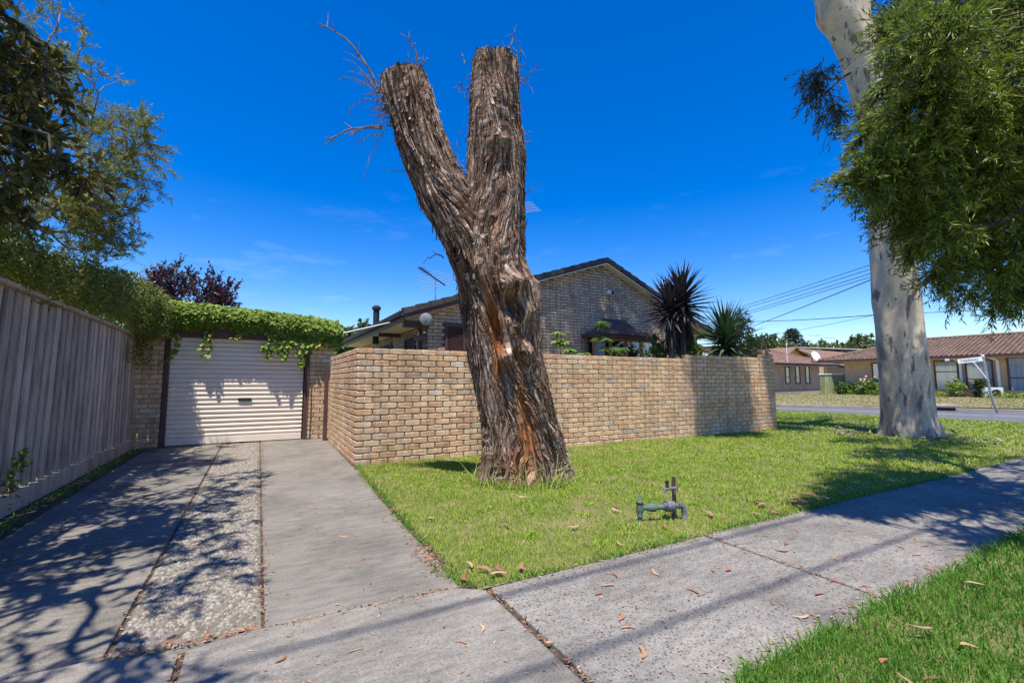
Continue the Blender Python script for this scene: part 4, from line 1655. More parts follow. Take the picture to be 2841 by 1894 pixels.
FEAT_T = [(2.24, -1.10, 0.10, 0.36, 0.15), (2.12, -0.35, 0.24, 0.42, 0.075), (2.04, -1.26, 0.085, 0.19, -0.22), (1.95, -0.92, 0.10, 0.14, 0.10), (1.50, -1.62, 0.085, 0.17, 0.15), (1.52, -1.03, 0.075, 0.15, 0.12), (1.50, -1.32, 0.05, 0.09, -0.05), (1.78, -1.82, 0.36, 0.17, -0.10), (1.74, -2.15, 0.25, 0.12, 0.03), (3.62, -1.05, 0.12, 0.28, -0.04), (3.85, -1.3, 0.10, 0.3, 0.035), (4.60, -1.5, 0.10, 0.5, -0.04), (0.62, -1.30, 0.55, 0.16, -0.05)]
FEAT_L = [(3.95, -1.5, 0.2, 0.4, 0.02), (3.55, -1.9, 0.12, 0.3, -0.03), (4.5, -2.6, 0.12, 0.3, 0.04)]
stump = thing('tree_stump', (2.79, 4.85, 0), 'tall lopped tree stump with stringy bark, two cut limbs and orange hollow', 'tree stump')


def trunk_mesh(name, tr, nseg, parent, topz=None):
    fi = np.repeat(np.arange(tr.n, dtype=float), nseg)
    phi = np.tile(np.arange(nseg) * 2 * math.pi / nseg, tr.n)
    c, r, d, sd, tt, s, tw = tr.at(fi, phi)
    V0 = c + d * r[:, None]
    f = tr.fine(s, tw, V0[:, 2], phi)
    V = c + d * (r + f)[:, None]
    # frayed cut edge
    top = (tr.s[-1] - s) < 0.09
    fr = vnoise(np.stack([np.cos(tw) * 9, np.sin(tw) * 9, s * 0], 1), 31)
    V[top] += tt[top] * (fr[top] * 0.03)[:, None]
    q = np.stack([np.cos(tw), np.sin(tw), s], 1)
    wood = woodmask(V[:, 2], phi, q) if name == 'trunk' else np.zeros(len(V))
    k = np.arange(nseg)
    k2 = (k + 1) % nseg
    i = (np.arange(tr.n - 1) * nseg)[:, None]
    Q = np.stack([i + k, i + k2, i + nseg + k2, i + nseg + k], -1).reshape(-1, 4)
    me = mkmesh(name, V - wpos(parent), [Q], {'bark': q, 'wood': wood, 'rnd': np.full(len(V), 0.5)}, False)
    o = link(name, me, MAT['bark'], parent)
    last = V[-nseg:]
    ctr = last.mean(0) - tr.t[-1] * 0.02
    rings = [last, ctr + (last - ctr) * 0.6 + RNG.normal(0, 0.008, last.shape), ctr + (last - ctr) * 0.2 + RNG.normal(0, 0.006, last.shape)]
    VV_ = np.concatenate(rings)
    Q2 = np.concatenate([np.stack([a * nseg + k, a * nseg + k2, (a + 1) * nseg + k2, (a + 1) * nseg + k], -1) for a in (0, 1)])
    b = MB()
    b.addarr(VV_, [Q2, (2 * nseg + k)[None]])
    b.build('cut_face', MAT['cut_wood'], parent)
    return o


trT = Trunk(CT, 420, FEAT_T, 0.13, 5, 0.10, 0.034, 0.034)
trL = Trunk(CL, 230, FEAT_L, 0.0, 9, -0.12, 0.028, 0.026)
trunk_mesh('trunk', trT, 300, stump)
trunk_mesh('limb', trL, 220, stump)


def bark_strips(tr, n, parent, zmin, zmax, lmin, lmax, cut=None):
    steps = 8
    i0 = RNG.uniform(0, tr.n - 1, n)
    ph = RNG.uniform(-math.pi, math.pi, n)
    L_ = RNG.uniform(lmin, lmax, n) * RNG.random(n) ** 0.5
    wd = 0.0028 + 0.016 * RNG.random(n) ** 3
    lift = RNG.uniform(0.004, 0.026, n)
    curl0 = np.where(RNG.random(n) < 0.15, RNG.uniform(0.015, 0.06, n), 0.002)
    curl1 = np.where(RNG.random(n) < 0.16, RNG.uniform(0.01, 0.035, n), 0.002)
    drift = RNG.normal(0, 0.12, n) - tr.twist + 0.9 * vnoise(np.stack([np.cos(ph) * 1.6, np.sin(ph) * 1.6, i0 * tr.s[-1] / tr.n * 1.5], 1), 91)
    per = tr.s[-1] / tr.n
    cols = []
    qs = []
    ws = []
    rn = RNG.random(n)
    for k in range(steps + 1):
        t = k / steps
        fi = i0 + (t - 0.5) * L_ / per
        phi = ph + drift * (t - 0.5) * L_ - 0.22 * (np.sin(1.9 * (i0 * per + (t - 0.5) * L_) + 2 * ph) - np.sin(1.9 * i0 * per + 2 * ph))
        c, r, d, sd, tt, s, tw = tr.at(fi, phi)
        fine = tr.fine(s, tw, c[:, 2], phi)
        off = r + fine * 0.7 + lift + curl0 * max(0, 1 - t * 3.3) ** 2 + curl1 * max(0, t * 3.3 - 2.3) ** 2
        wk = wd * (0.35 + 1.3 * math.sin(math.pi * min(max(t, 0.06), 0.94)) ** 0.7)
        P = c + d * off[:, None]
        cols.append(np.stack([P - sd * wk[:, None] - d * 0.005, P + d * 0.0015, P + sd * wk[:, None] - d * 0.005], 1))
        q = np.stack([np.cos(tw), np.sin(tw), s], 1)
        qs.append(np.repeat(q[:, None], 3, 1))
        w_ = woodmask(P[:, 2], phi, q)
        ws.append(np.repeat(w_[:, None], 3, 1))
    V = np.stack(cols, 1)           # n, steps+1, 3, 3
    qv = np.stack(qs, 1)
    wv = np.stack(ws, 1)
    dn = vnoise(np.stack([np.cos(ph) * 2.6, np.sin(ph) * 2.6, i0 * per * 2.2], 1), 92)
    ok = (dn > RNG.uniform(-0.75, 0.35, n)) & (V[:, :, :, 2].min((1, 2)) > zmin) & (V[:, :, :, 2].max((1, 2)) < zmax)
    if cut is not None:
        ok &= cut(V[:, steps // 2, 1])
    ok &= (wv.max((1, 2)) < 0.55) | (RNG.random(n) < 0.22)
    zc = V[:, steps // 2, 1, 2]
    pc = (ph + 1.22 + math.pi) % (2 * math.pi) - math.pi
    ok &= ~((np.abs(zc - 2.0) < 0.13) & (np.abs(pc) < 0.26)) if tr is trT else True
    V, qv, wv, rn = V[ok], qv[ok], wv[ok], rn[ok]
    n = len(V)
    base = (np.arange(n) * (steps + 1) * 3)[:, None]
    f = []
    for k in range(steps):
        for a in (0, 1):
            f.append((k * 3 + a, k * 3 + a + 1, k * 3 + 3 + a + 1, k * 3 + 3 + a))
    Q = (base[:, :, None] + np.array(f)[None]).reshape(-1, 4)
    rr = np.repeat(rn, (steps + 1) * 3)
    me = mkmesh('bark_strips', V.reshape(-1, 3) - wpos(parent), [Q], {'bark': qv.reshape(-1, 3), 'wood': wv.reshape(-1) * 0.8, 'rnd': rr}, False)
    o = link('bark_strips', me, MAT['bark'], parent)
    tag(o, kind='stuff')


bark_strips(trT, 9500, stump, 0.02, 4.95, 0.12, 1.0)
bark_strips(trL, 4000, stump, 2.5, 4.74, 0.12, 0.9, cut=lambda p: (p[:, 2] > 3.0) | (p[:, 0] < 2.05))


def curve_pts(a, b, bend, n=8, droop=0.0):
    a = np.array(a, float)
    b = np.array(b, float)
    t = np.linspace(0, 1, n)[:, None]
    return a + (b - a) * t + np.array(bend, float) * (4 * t * (1 - t)) + np.array([0, 0, -droop]) * t ** 2


def sp(a, bz, dep=0.0):
    """metres across the stump (a), height (bz), metres towards the camera"""
    return np.array([2.79, 4.85, 0]) + RT * a + np.array([0, 0, bz]) - FW * dep


tw_list = [((-1.64, 4.48), (-2.29, 5.16), (0.05, 0.10), 0.010), ((-1.64, 4.46), (-2.02, 4.72), (0.02, 0.06), 0.006), ((-1.66, 4.42), (-2.06, 4.52), (0, 0.08), 0.005), ((-1.66, 4.38), (-2.02, 4.26), (0, 0.09), 0.005), ((-1.64, 4.41), (-1.98, 4.84), (0.02, 0.04), 0.005), ((-1.62, 4.06), (-2.28, 3.88), (0, 0.09), 0.011), ((-1.60, 4.08), (-1.96, 3.92), (0, 0.05), 0.006), ((-1.60, 3.98), (-1.95, 3.91), (0, 0.06), 0.005), ((-1.22, 4.70), (-1.38, 5.08), (0.06, 0.05), 0.008), ((-1.24, 4.70), (-1.10, 4.91), (0.03, 0.0), 0.007), ((-1.50, 4.66), (-1.50, 4.84), (0.01, 0), 0.006), ((-1.28, 4.66), (-1.33, 4.96), (0.02, 0), 0.005), ((-0.17, 4.88), (-0.06, 5.28), (0.0, 0.0), 0.007), ((-0.20, 4.88), (-0.22, 5.00), (0, 0), 0.005), ((-0.02, 4.84), (-0.03, 5.00), (0, 0), 0.005), ((-0.02, 4.64), (0.18, 4.72), (0, -0.02), 0.005), ((-0.02, 4.62), (0.12, 4.54), (0, 0), 0.004), ((-0.74, 3.60), (-0.72, 4.06), (-0.05, 0), 0.005), ((-0.70, 3.62), (-0.85, 3.85), (0, 0.03), 0.004), ((-1.58, 4.00), (-1.84, 3.45), (0.0, 0.06), 0.004), ((-1.38, 3.62), (-1.62, 3.66), (0, 0.01), 0.004), ((-0.66, 4.41), (-0.80, 4.54), (0, 0.02), 0.004), ((-0.66, 4.74), (-0.70, 4.94), (0, 0), 0.005), ((-0.93, 2.62), (-1.18, 2.56), (0, 0.08), 0.006), ((0.00, 3.35), (0.16, 3.43), (0, 0), 0.004), ((0.00, 4.04), (0.10, 3.90), (0, 0), 0.006)]
rg_ = np.random.default_rng(5)
for (a, e, bd, r_) in tw_list:
    dep = float(rg_.uniform(0.15, 0.3))
    dep += 0.5 * min(max((a[1] - 2.4) / 2.0, 0.0), 1.0)
    p0 = sp(a[0], a[1], dep)
    p1 = sp(e[0], e[1], dep + float(rg_.uniform(-0.1, 0.15)))
    P = curve_pts(p0, p1, RT * bd[0] + np.array([0, 0, bd[1]]), 9)
    P[1:-1] += rg_.normal(0, 0.008, (7, 3))
    b = MB()
    r_ *= 1.5
    b.tube(P, np.linspace(r_, r_ * 0.35, 9), 5)
    for k in range(int(3 + np.linalg.norm(p1 - p0) * 5)):
        i = int(rg_.integers(2, 8))
        q = P[i] + rg_.normal(0, 0.06, 3) + (P[-1] - P[0]) * 0.12
        b.tube([P[i], (P[i] + q) / 2 + rg_.normal(0, 0.008, 3), q], [r_ * 0.4, r_ * 0.3, r_ * 0.15], 4)
    b.build('twig', MAT['twig'], stump)
# little bursts of dead shoots at the cut ends
b = MB()
for (a, z, nn_, ln0) in ((-1.58, 4.42, 44, 0.26), (-1.50, 4.18, 22, 0.2), (-0.08, 4.66, 16, 0.14), (-0.35, 4.72, 26, 0.15), (-0.66, 4.62, 10, 0.12), (-0.12, 4.85, 10, 0.12), (-0.75, 3.55, 10, 0.15)):
    for k in range(nn_):
        p = sp(a + rg_.normal(0, 0.03), z + rg_.normal(0, 0.05), rg_.uniform(0.45, 0.85))
        d = norm(np.array([*(RT[:2] * (a + 0.55) * 0.8), 0]) + rg_.normal(0, 0.6, 3))
        q = p + d * ln0 * rg_.uniform(0.4, 1.2)
        b.tube([p, (p + q) / 2 + rg_.normal(0, 0.02, 3), q], [0.006, 0.0045, 0.002], 4)
o = b.build('shoots', MAT['twig'], stump)
tag(o, kind='stuff')

# ------------------------------------------------------------------ foliage machinery
def leaves(P, D, Nn, Ln, Wd, shape='lance', rnd=None, cup=0.18):
    """P base, D direction, Nn approximate normal; returns V, quads, rnd"""
    P = np.asarray(P, float)
    n = len(P)
    D = norm(D)
    S = norm(np.cross(Nn, D))
    U = np.cross(D, S)
    Ln = np.broadcast_to(np.asarray(Ln, float), (n,))
    Wd = np.broadcast_to(np.asarray(Wd, float), (n,))
    if shape == 'lance':
        prm = [(0, 0, 0), (0.42, 0.5, cup), (1, 0, -0.1), (0.42, -0.5, cup)]
        F = [(0, 3, 2, 1)]
    elif shape == 'broad':
        prm = [(0, 0, 0), (0.22, 0.42, 0.10), (0.62, 0.46, 0.12), (1, 0, -0.12), (0.62, -0.46, 0.12), (0.22, -0.42, 0.10), (0.45, 0, -0.03)]
        F = [(0, 6, 2, 1), (6, 3, 2, 2), (0, 5, 4, 6), (6, 4, 3, 3)]
        F = [(0, 6, 2, 1), (0, 5, 4, 6)]
        F3 = [(6, 3, 2), (6, 4, 3)]
    elif shape == 'ivy':
        prm = [(0, 0, 0), (-0.08, 0.34, 0.03), (0.42, 0.52, 0.06), (1.0, 0, -0.06), (0.42, -0.52, 0.06), (-0.08, -0.34, 0.03)]
        F = [(0, 3, 2, 1), (0, 5, 4, 3)]
    V = np.zeros((n, len(prm), 3))
    for k, (a, b_, c) in enumerate(prm):
        V[:, k] = P + D * (Ln * a)[:, None] + S * (Wd * b_)[:, None] + U * (Wd * c)[:, None]
    base = (np.arange(n) * len(prm))[:, None]
    Q = (base[:, :, None] + np.array(F)[None]).reshape(-1, 4)
    G = [Q]
    if shape == 'broad':
        G.append((base[:, :, None] + np.array(F3)[None]).reshape(-1, 3))
    rnd = RNG.random(n) if rnd is None else rnd
    return V.reshape(-1, 3), G, np.repeat(rnd, len(prm))


def leafobj(name, parts, m, parent=None):
    V = []
    G = {}
    R_ = []
    n = 0
    for (v, g, r_) in parts:
        for q in g:
            G.setdefault(q.shape[1], []).append(q + n)
        V.append(v)
        R_.append(r_)
        n += len(v)
    V = np.concatenate(V)
    loc = wpos(parent) if parent is not None else np.array([V[:, 0].mean(), V[:, 1].mean(), V[:, 2].min()])
    me = mkmesh(name, V - loc, [np.concatenate(x) for x in G.values()], {'rnd': np.concatenate(R_)})
    o = link(name, me, m, parent)
    if parent is None:
        o.location = loc
    return o


def ell(c, r, n, shell=2.0, rg=RNG):
    d = norm(rg.normal(0, 1, (n, 3)))
    lump = 1 + 0.30 * vnoise(d * 2.3 + np.asarray(c) * 3.1, 17)
    return np.asarray(c) + d * np.asarray(r) * (rg.random(n) ** (1 / shell) * lump)[:, None]


def grow(chain, att, bf=0.35, sag=0.03, rg=RNG):
    """join attractor points into a branching skeleton"""
    nodes = [np.array(p, float) for p in chain]
    par = [-1] + list(range(len(chain) - 1))
    pl = [0.0]
    for i in range(1, len(chain)):
        pl.append(pl[-1] + np.linalg.norm(nodes[i] - nodes[i - 1]) * 0.3)
    cap = len(chain) + len(att) * 3
    A = np.zeros((cap, 3))
    A[:len(chain)] = nodes
    plen = np.zeros(cap)
    plen[:len(chain)] = pl
    n = len(chain)
    end = np.array(chain[-1], float)
    order = np.argsort(np.linalg.norm(att - end, axis=1))
    tips = []
    for oi in order:
        a = att[oi]
        lo = max(0, len(chain) - 4) if n == len(chain) else 0
        d = np.linalg.norm(A[lo:n] - a, axis=1)
        j = lo + int(np.argmin(d + bf * plen[lo:n]))
        if j < 2:
            j = 2 if len(chain) > 2 else j
        d0 = np.linalg.norm(A[j] - a)
        prev = j
        if d0 > 0.25:
            for t in (0.35, 0.7):
                p = A[j] + (a - A[j]) * t + rg.normal(0, d0 * 0.06, 3) + np.array([0, 0, d0 * sag])
                A[n] = p
                plen[n] = plen[prev] + np.linalg.norm(A[prev] - p)
                par.append(prev)
                prev = n
                n += 1
        A[n] = a
        plen[n] = plen[prev] + np.linalg.norm(A[prev] - a)
        par.append(prev)
        tips.append(n)
        n += 1
    return A[:n], np.array(par), np.array(tips)


def skeleton_mesh(A, par, rtip, rpow, rmax, sides=5, basechain=0, baserad=None):
    n = len(A)
    cnt = np.ones(n)
    for i in range(n - 1, 0, -1):
        if par[i] >= 0:
            cnt[par[i]] += cnt[i]
    # parents may come later than children for none: order is causal
    r = np.minimum(rtip * cnt ** rpow, rmax)
    if baserad is not None:
        r[:len(baserad)] = baserad
    V = []
    Q = []
    k = np.arange(sides)
    a = k * 2 * math.pi / sides
    m_ = 0
    for i in range(1, n):
        p = par[i]
        d = A[i] - A[p]
        L_ = np.linalg.norm(d)
        if L_ < 1e-4:
            continue
        d = d / L_
        ref = np.array([0, 0, 1.0]) if abs(d[2]) < 0.9 else np.array([1.0, 0, 0])
        e1 = norm(np.cross(d, ref))
        e2 = np.cross(d, e1)
        ring = np.cos(a)[:, None] * e1 + np.sin(a)[:, None] * e2
        r0 = min(r[p], r[i] * 1.6) if i >= basechain else r[p]
        V.append(A[p] - d * r0 * 0.3 + ring * r0)
        V.append(A[i] + ring * r[i])
        Q.append(np.stack([m_ + k, m_ + (k + 1) % sides, m_ + sides + (k + 1) % sides, m_ + sides + k], 1))
        m_ += 2 * sides
    return np.concatenate(V), np.concatenate(Q)


def sprigs(tips, outd, per, Lt, m, ll, lw, droop, spread=0.8, ang=0.75, shape='lance', rg=RNG):
    """leafy shoots at branch tips: m leaves round each shoot"""
    P0 = np.repeat(tips, per, 0)
    O = np.repeat(outd, per, 0)
    n = len(P0)
    d = norm(O * 0.7 + rg.normal(0, spread, (n, 3)) + np.array([0, 0, -droop]))
    Ls = Lt * rg.uniform(0.5, 1.2, n)
    rb = rg.random(n)
    t = (np.arange(m) + 0.5) / m
    # slight hanging curve
    base = P0[:, None] + d[:, None] * (Ls[:, None] * t[None])[:, :, None] + np.array([0, 0, -1.0]) * (droop * 0.35 * (Ls[:, None] * t[None] ** 2))[:, :, None]
    ax = np.repeat(d[:, None], m, 1)
    rv = norm(rg.normal(0, 1, (n, m, 3)))
    rv = norm(rv - ax * (rv * ax).sum(-1, keepdims=True))
    D = norm(ax * math.cos(ang) + rv * math.sin(ang))
    Nn = norm(rg.normal(0, 0.5, (n, m, 3)) + np.array([0, 0, 0.6]) + ax * 0.5)
    L_ = ll * rg.uniform(0.6, 1.15, (n, m))
    rr = np.clip(rb[:, None] * 0.65 + rg.random((n, m)) * 0.35, 0, 0.999)
    lv = leaves(base.reshape(-1, 3), D.reshape(-1, 3), Nn.reshape(-1, 3), L_.ravel(), (lw * rg.uniform(0.8, 1.2, (n, m))).ravel(), shape, rr.ravel())
    tip = P0 + d * Ls[:, None] + np.array([0, 0, -1.0]) * (droop * 0.35 * Ls)[:, None]
    return lv, (P0, (P0 + tip) / 2 + np.array([0, 0, 0.0]), tip)


def shoot_mesh(a, c, r0=0.0035, r1=0.0015):
    n = len(a)
    d = norm(c - a)
    ref = np.where(np.abs(d[:, 2:3]) < 0.9, np.array([[0, 0, 1.0]]), np.array([[1.0, 0, 0]]))
    e1 = norm(np.cross(d, ref))
    e2 = np.cross(d, e1)
    V = np.zeros((n, 6, 3))
    for k in range(3):
        w_ = math.cos(k * 2.0944) * e1 + math.sin(k * 2.0944) * e2
        V[:, k] = a + w_ * r0
        V[:, 3 + k] = c + w_ * r1
    base = (np.arange(n) * 6)[:, None, None]
    Q = (base + np.array([[k, (k + 1) % 3, 3 + (k + 1) % 3, 3 + k] for k in range(3)])[None]).reshape(-1, 4)
    return V.reshape(-1, 3), Q


def tree(name, label, cat, chain, baserad, ells, natt, per, Lt, m, ll, lw, droop, leafm, barkm, bf=0.35, rtip=0.004, rpow=0.45, rmax=0.12, spread=0.8, ang=0.75, shape='lance', shell=2.2, group=None, sag=0.03, extra=None):
    t = thing(name, chain[0], label, cat, group)
    tot = sum(e[2] for e in ells)
    att = np.concatenate([ell(e[0], e[1], max(4, int(natt * e[2] / tot)), shell) for e in ells])
    if extra is not None:
        att = np.concatenate([att, extra])
    A, par, tips = grow(chain, att, bf, sag)
    V, Q = skeleton_mesh(A, par, rtip, rpow, rmax, 6, len(chain), baserad)
    outd = norm(A[tips] - A[par[tips]])
    lv, (a, mid, c) = sprigs(A[tips], outd, per, Lt, m, ll, lw, droop, spread, ang, shape)
    V2, Q2 = shoot_mesh(a, c)
    b = MB()
    b.addarr(V, [Q])
    b.addarr(V2, [Q2])
    b.build('trunk', barkm, t, smooth=True)
    leafobj('crown', [lv], leafm, t)
    return t


MAT['bark_grey'] = mat('grey_branch_bark', (0.26, 0.22, 0.18), (0.15, 0.12, 0.10), 14, rough=0.9, bump=0.5)
MAT['bark_dark'] = mat('dark_branch_bark', (0.10, 0.075, 0.06), (0.06, 0.045, 0.038), 12, rough=0.9, bump=0.5)
MAT['leaf_bottle'] = leafmat('bottlebrush_leaf', [(0.060, 0.105, 0.014), (0.13, 0.19, 0.022), (0.24, 0.30, 0.036), (0.075, 0.13, 0.020), (0.38, 0.40, 0.060), (0.15, 0.21, 0.026)], 0.30, 0.45, spec=0.3)
MAT['leaf_bottle_left'] = leafmat('paperbark_leaf', [(0.08, 0.11, 0.020), (0.16, 0.20, 0.030), (0.27, 0.29, 0.048), (0.11, 0.14, 0.024), (0.34, 0.33, 0.06)], 0.35, 0.45)
MAT['leaf_gum'] = leafmat('gum_leaf', [(0.035, 0.055, 0.022), (0.055, 0.078, 0.030), (0.080, 0.10, 0.040), (0.06, 0.060, 0.028)], 0.22, 0.42)
MAT['leaf_broad'] = leafmat('broad_leaf', [(0.050, 0.060, 0.014), (0.075, 0.085, 0.018), (0.12, 0.105, 0.022), (0.12, 0.060, 0.025), (0.22, 0.20, 0.035), (0.055, 0.066, 0.018)], 0.35, 0.42, spec=0.35)
MAT['leaf_ivy'] = leafmat('ivy_leaf', [(0.09, 0.17, 0.026), (0.16, 0.26, 0.036), (0.25, 0.35, 0.050), (0.13, 0.22, 0.034), (0.37, 0.42, 0.065), (0.20, 0.29, 0.04)], 0.32, 0.5, spec=0.3)
MAT['leaf_vine'] = leafmat('jasmine_leaf', [(0.085, 0.13, 0.022), (0.14, 0.19, 0.030), (0.22, 0.27, 0.042), (0.10, 0.15, 0.026), (0.29, 0.28, 0.06), (0.16, 0.115, 0.04)], 0.35, 0.5)
MAT['leaf_plum'] = leafmat('purple_plum_leaf', [(0.030, 0.014, 0.026), (0.050, 0.020, 0.036), (0.075, 0.032, 0.050), (0.04, 0.018, 0.028)], 0.2, 0.4)
MAT['leaf_green'] = leafmat('shrub_leaf', [(0.06, 0.12, 0.025), (0.10, 0.18, 0.035), (0.16, 0.25, 0.05), (0.08, 0.15, 0.03)], 0.3, 0.42)
MAT['leaf_bright'] = leafmat('umbrella_leaf', [(0.17, 0.27, 0.05), (0.24, 0.34, 0.07), (0.32, 0.40, 0.09)], 0.35, 0.35)
MAT['leaf_dark'] = leafmat('dark_shrub_leaf', [(0.035, 0.055, 0.022), (0.055, 0.085, 0.03), (0.08, 0.11, 0.045)], 0.2, 0.4)
MAT['leaf_far'] = leafmat('far_tree_leaf', [(0.07, 0.11, 0.035), (0.12, 0.165, 0.05), (0.18, 0.22, 0.075)], 0.2, 0.6)
MAT['leaf_conifer'] = leafmat('conifer_needles', [(0.040, 0.070, 0.050), (0.075, 0.11, 0.085), (0.12, 0.155, 0.125)], 0.1, 0.6)

# --- weeping bottlebrush on the right
tree('bottlebrush_tree', 'dense weeping bottlebrush tree hanging into the right side of the picture', 'tree',
     [(7.5, 0.2, -0.05), (7.4, 0.35, 1.0), (7.2, 0.6, 2.0), (6.9, 0.95, 2.9), (6.6, 1.2, 3.6)], [0.22, 0.19, 0.16, 0.13, 0.10],
     [((5.88, 1.28, 3.94), (1.28, 0.87, 1.01), 30), ((4.94, 1.31, 3.41), (0.67, 0.53, 0.74), 16), ((4.53, 1.34, 3.24), (0.46, 0.37, 0.51), 12), ((4.19, 1.47, 2.82), (0.35, 0.2, 0.22), 5), ((3.9, 1.6, 2.72), (0.16, 0.11, 0.11), 1.0), ((4.51, 1.38, 2.53), (0.22, 0.22, 0.25), 2.4), ((5.58, 1.34, 2.73), (0.74, 0.61, 0.53), 13), ((5.84, 1.38, 2.23), (0.63, 0.53, 0.43), 7), ((5.11, 1.41, 2.77), (0.53, 0.33, 0.33), 7), ((8.6, 1.5, 4.4), (1.4, 1.3, 1.0), 10), ((11.1, 2.7, 5.6), (0.8, 0.6, 0.5), 2), ((5.3, 0.45, 3.7), (0.9, 0.55, 0.6), 10), ((6.9, 0.4, 4.3), (1.1, 0.7, 0.8), 9), ((4.05, 0.42, 3.4), (0.45, 0.35, 0.3), 5), ((3.95, 1.15, 3.5), (0.22, 0.25, 0.2), 2.5), ((8.2, 2.3, 4.2), (1.1, 0.6, 0.6), 18), ((10.2, 2.4, 4.5), (1.2, 0.6, 0.6), 14), ((4.5, 1.64, 2.5), (0.1, 0.1, 0.13), 1.2), ((4.63, 1.58, 2.36), (0.1, 0.1, 0.14), 1.2), ((4.97, 1.53, 2.14), (0.1, 0.1, 0.16), 1.2), ((4.24, 1.64, 2.71), (0.1, 0.1, 0.1), 0.9), ((4.04, 1.74, 2.81), (0.1, 0.1, 0.08), 0.6), ((4.13, 1.66, 3.16), (0.1, 0.1, 0.1), 0.6), ((4.52, 1.58, 4.15), (0.1, 0.1, 0.12), 1.0), ((4.39, 1.59, 3.64), (0.1, 0.1, 0.12), 0.9), ((5.62, 1.38, 2.38), (0.1, 0.1, 0.2), 2), ((5.83, 1.29, 2.07), (0.1, 0.1, 0.25), 2), ((5.45, 1.48, 4.58), (0.4, 0.32000000000000006, 0.32000000000000006), 6), ((6.16, 1.31, 4.74), (0.45, 0.36000000000000004, 0.36000000000000004), 6), ((4.86, 1.61, 4.3), (0.2, 0.16000000000000003, 0.16000000000000003), 2.5), ((6.1, 1.23, 3.49), (0.4, 0.32000000000000006, 0.32000000000000006), 5), ((11.2, 3.0, 4.6), (1.0, 0.6, 0.5), 13), ((9.5, 3.2, 4.8), (1.0, 0.5, 0.45), 9)],
     1950, 5, 0.22, 20, 0.072, 0.0115, 0.55, MAT['leaf_bottle'], MAT['bark_dark'], rtip=0.0035, spread=0.55, ang=0.72)

# --- fine-leaved tree over the fence on the left
tree('paperbark_tree', 'open fine-leaved tree reaching over the paling fence at upper left', 'tree',
     [(-4.6, 7.6, -0.05), (-4.3, 7.6, 1.2), (-3.7, 7.55, 2.2), (-3.1, 7.5, 2.75), (-2.5, 7.3, 3.05)], [0.16, 0.14, 0.11, 0.08, 0.06],
     [((-2.0, 7.1, 4.3), (0.75, 0.8, 0.7), 10), ((-2.6, 7.3, 5.0), (0.9, 0.9, 0.7), 9), ((-1.6, 6.9, 3.75), (0.5, 0.6, 0.5), 7), ((-1.42, 6.75, 4.15), (0.28, 0.4, 0.35), 3), ((-2.3, 7.3, 3.3), (0.8, 1.3, 0.4), 8), ((-1.95, 7.3, 2.98), (0.55, 1.6, 0.22), 9), ((-1.85, 6.4, 3.1), (0.45, 1.5, 0.22), 14), ((-2.9, 7.3, 5.8), (0.7, 0.9, 0.5), 5), ((-1.7, 8.4, 4.6), (0.5, 0.6, 0.5), 2)],
     420, 4, 0.16, 15, 0.072, 0.012, 0.05, MAT['leaf_bottle_left'], MAT['bark_grey'], bf=0.5, rtip=0.0035, rmax=0.06, spread=0.75, ang=0.8, shell=1.6)

# --- broad-leaved branch close to the camera at left, its crown shading the drive
tree('broadleaf_tree', 'dark broad-leaved tree leaning in from the left edge near the camera', 'tree',
     [(-2.75, 2.6, -0.05), (-2.7, 2.7, 1.4), (-2.5, 2.9, 2.3), (-2.2, 3.1, 2.9)], [0.09, 0.08, 0.06, 0.045],
     [((-1.52, 3.78, 2.62), (0.28, 0.30, 0.30), 5), ((-1.36, 3.78, 2.98), (0.22, 0.25, 0.26), 3), ((-1.18, 3.72, 2.50), (0.20, 0.18, 0.16), 2), ((-1.55, 3.85, 2.30), (0.25, 0.22, 0.16), 3), ((-1.45, 3.80, 3.20), (0.25, 0.22, 0.16), 1.2), ((-1.9, 3.0, 3.3), (0.6, 0.6, 0.35), 12), ((-1.6, 3.6, 4.3), (0.5, 0.9, 0.3), 12), ((-1.95, 1.9, 3.6), (0.75, 0.8, 0.35), 10), ((-1.85, 4.4, 3.5), (0.45, 0.9, 0.3), 14), ((-1.5, 4.5, 5.4), (0.5, 1.2, 0.3), 9), ((-1.25, 2.6, 4.3), (0.45, 1.0, 0.3), 5), ((-1.5, 0.9, 4.2), (0.5, 0.7, 0.3), 5)],
     450, 4, 0.17, 7, 0.070, 0.030, 0.65, MAT['leaf_broad'], MAT['bark_dark'], bf=0.4, rtip=0.004, rmax=0.04, spread=0.8, ang=0.7, shape='broad')

# --- hedge of vine over the fence
def cloud_leaves(pts, ll, lw, outw=None, shape='lance', up=0.5):
    n = len(pts)
    D = norm(RNG.normal(0, 1, (n, 3)) + (0 if outw is None else outw))
    Nn = norm(RNG.normal(0, 0.6, (n, 3)) + np.array([0, 0, up]))
    return leaves(pts, D, Nn, ll * RNG.uniform(0.6, 1.2, n), lw * RNG.uniform(0.7, 1.2, n), shape)


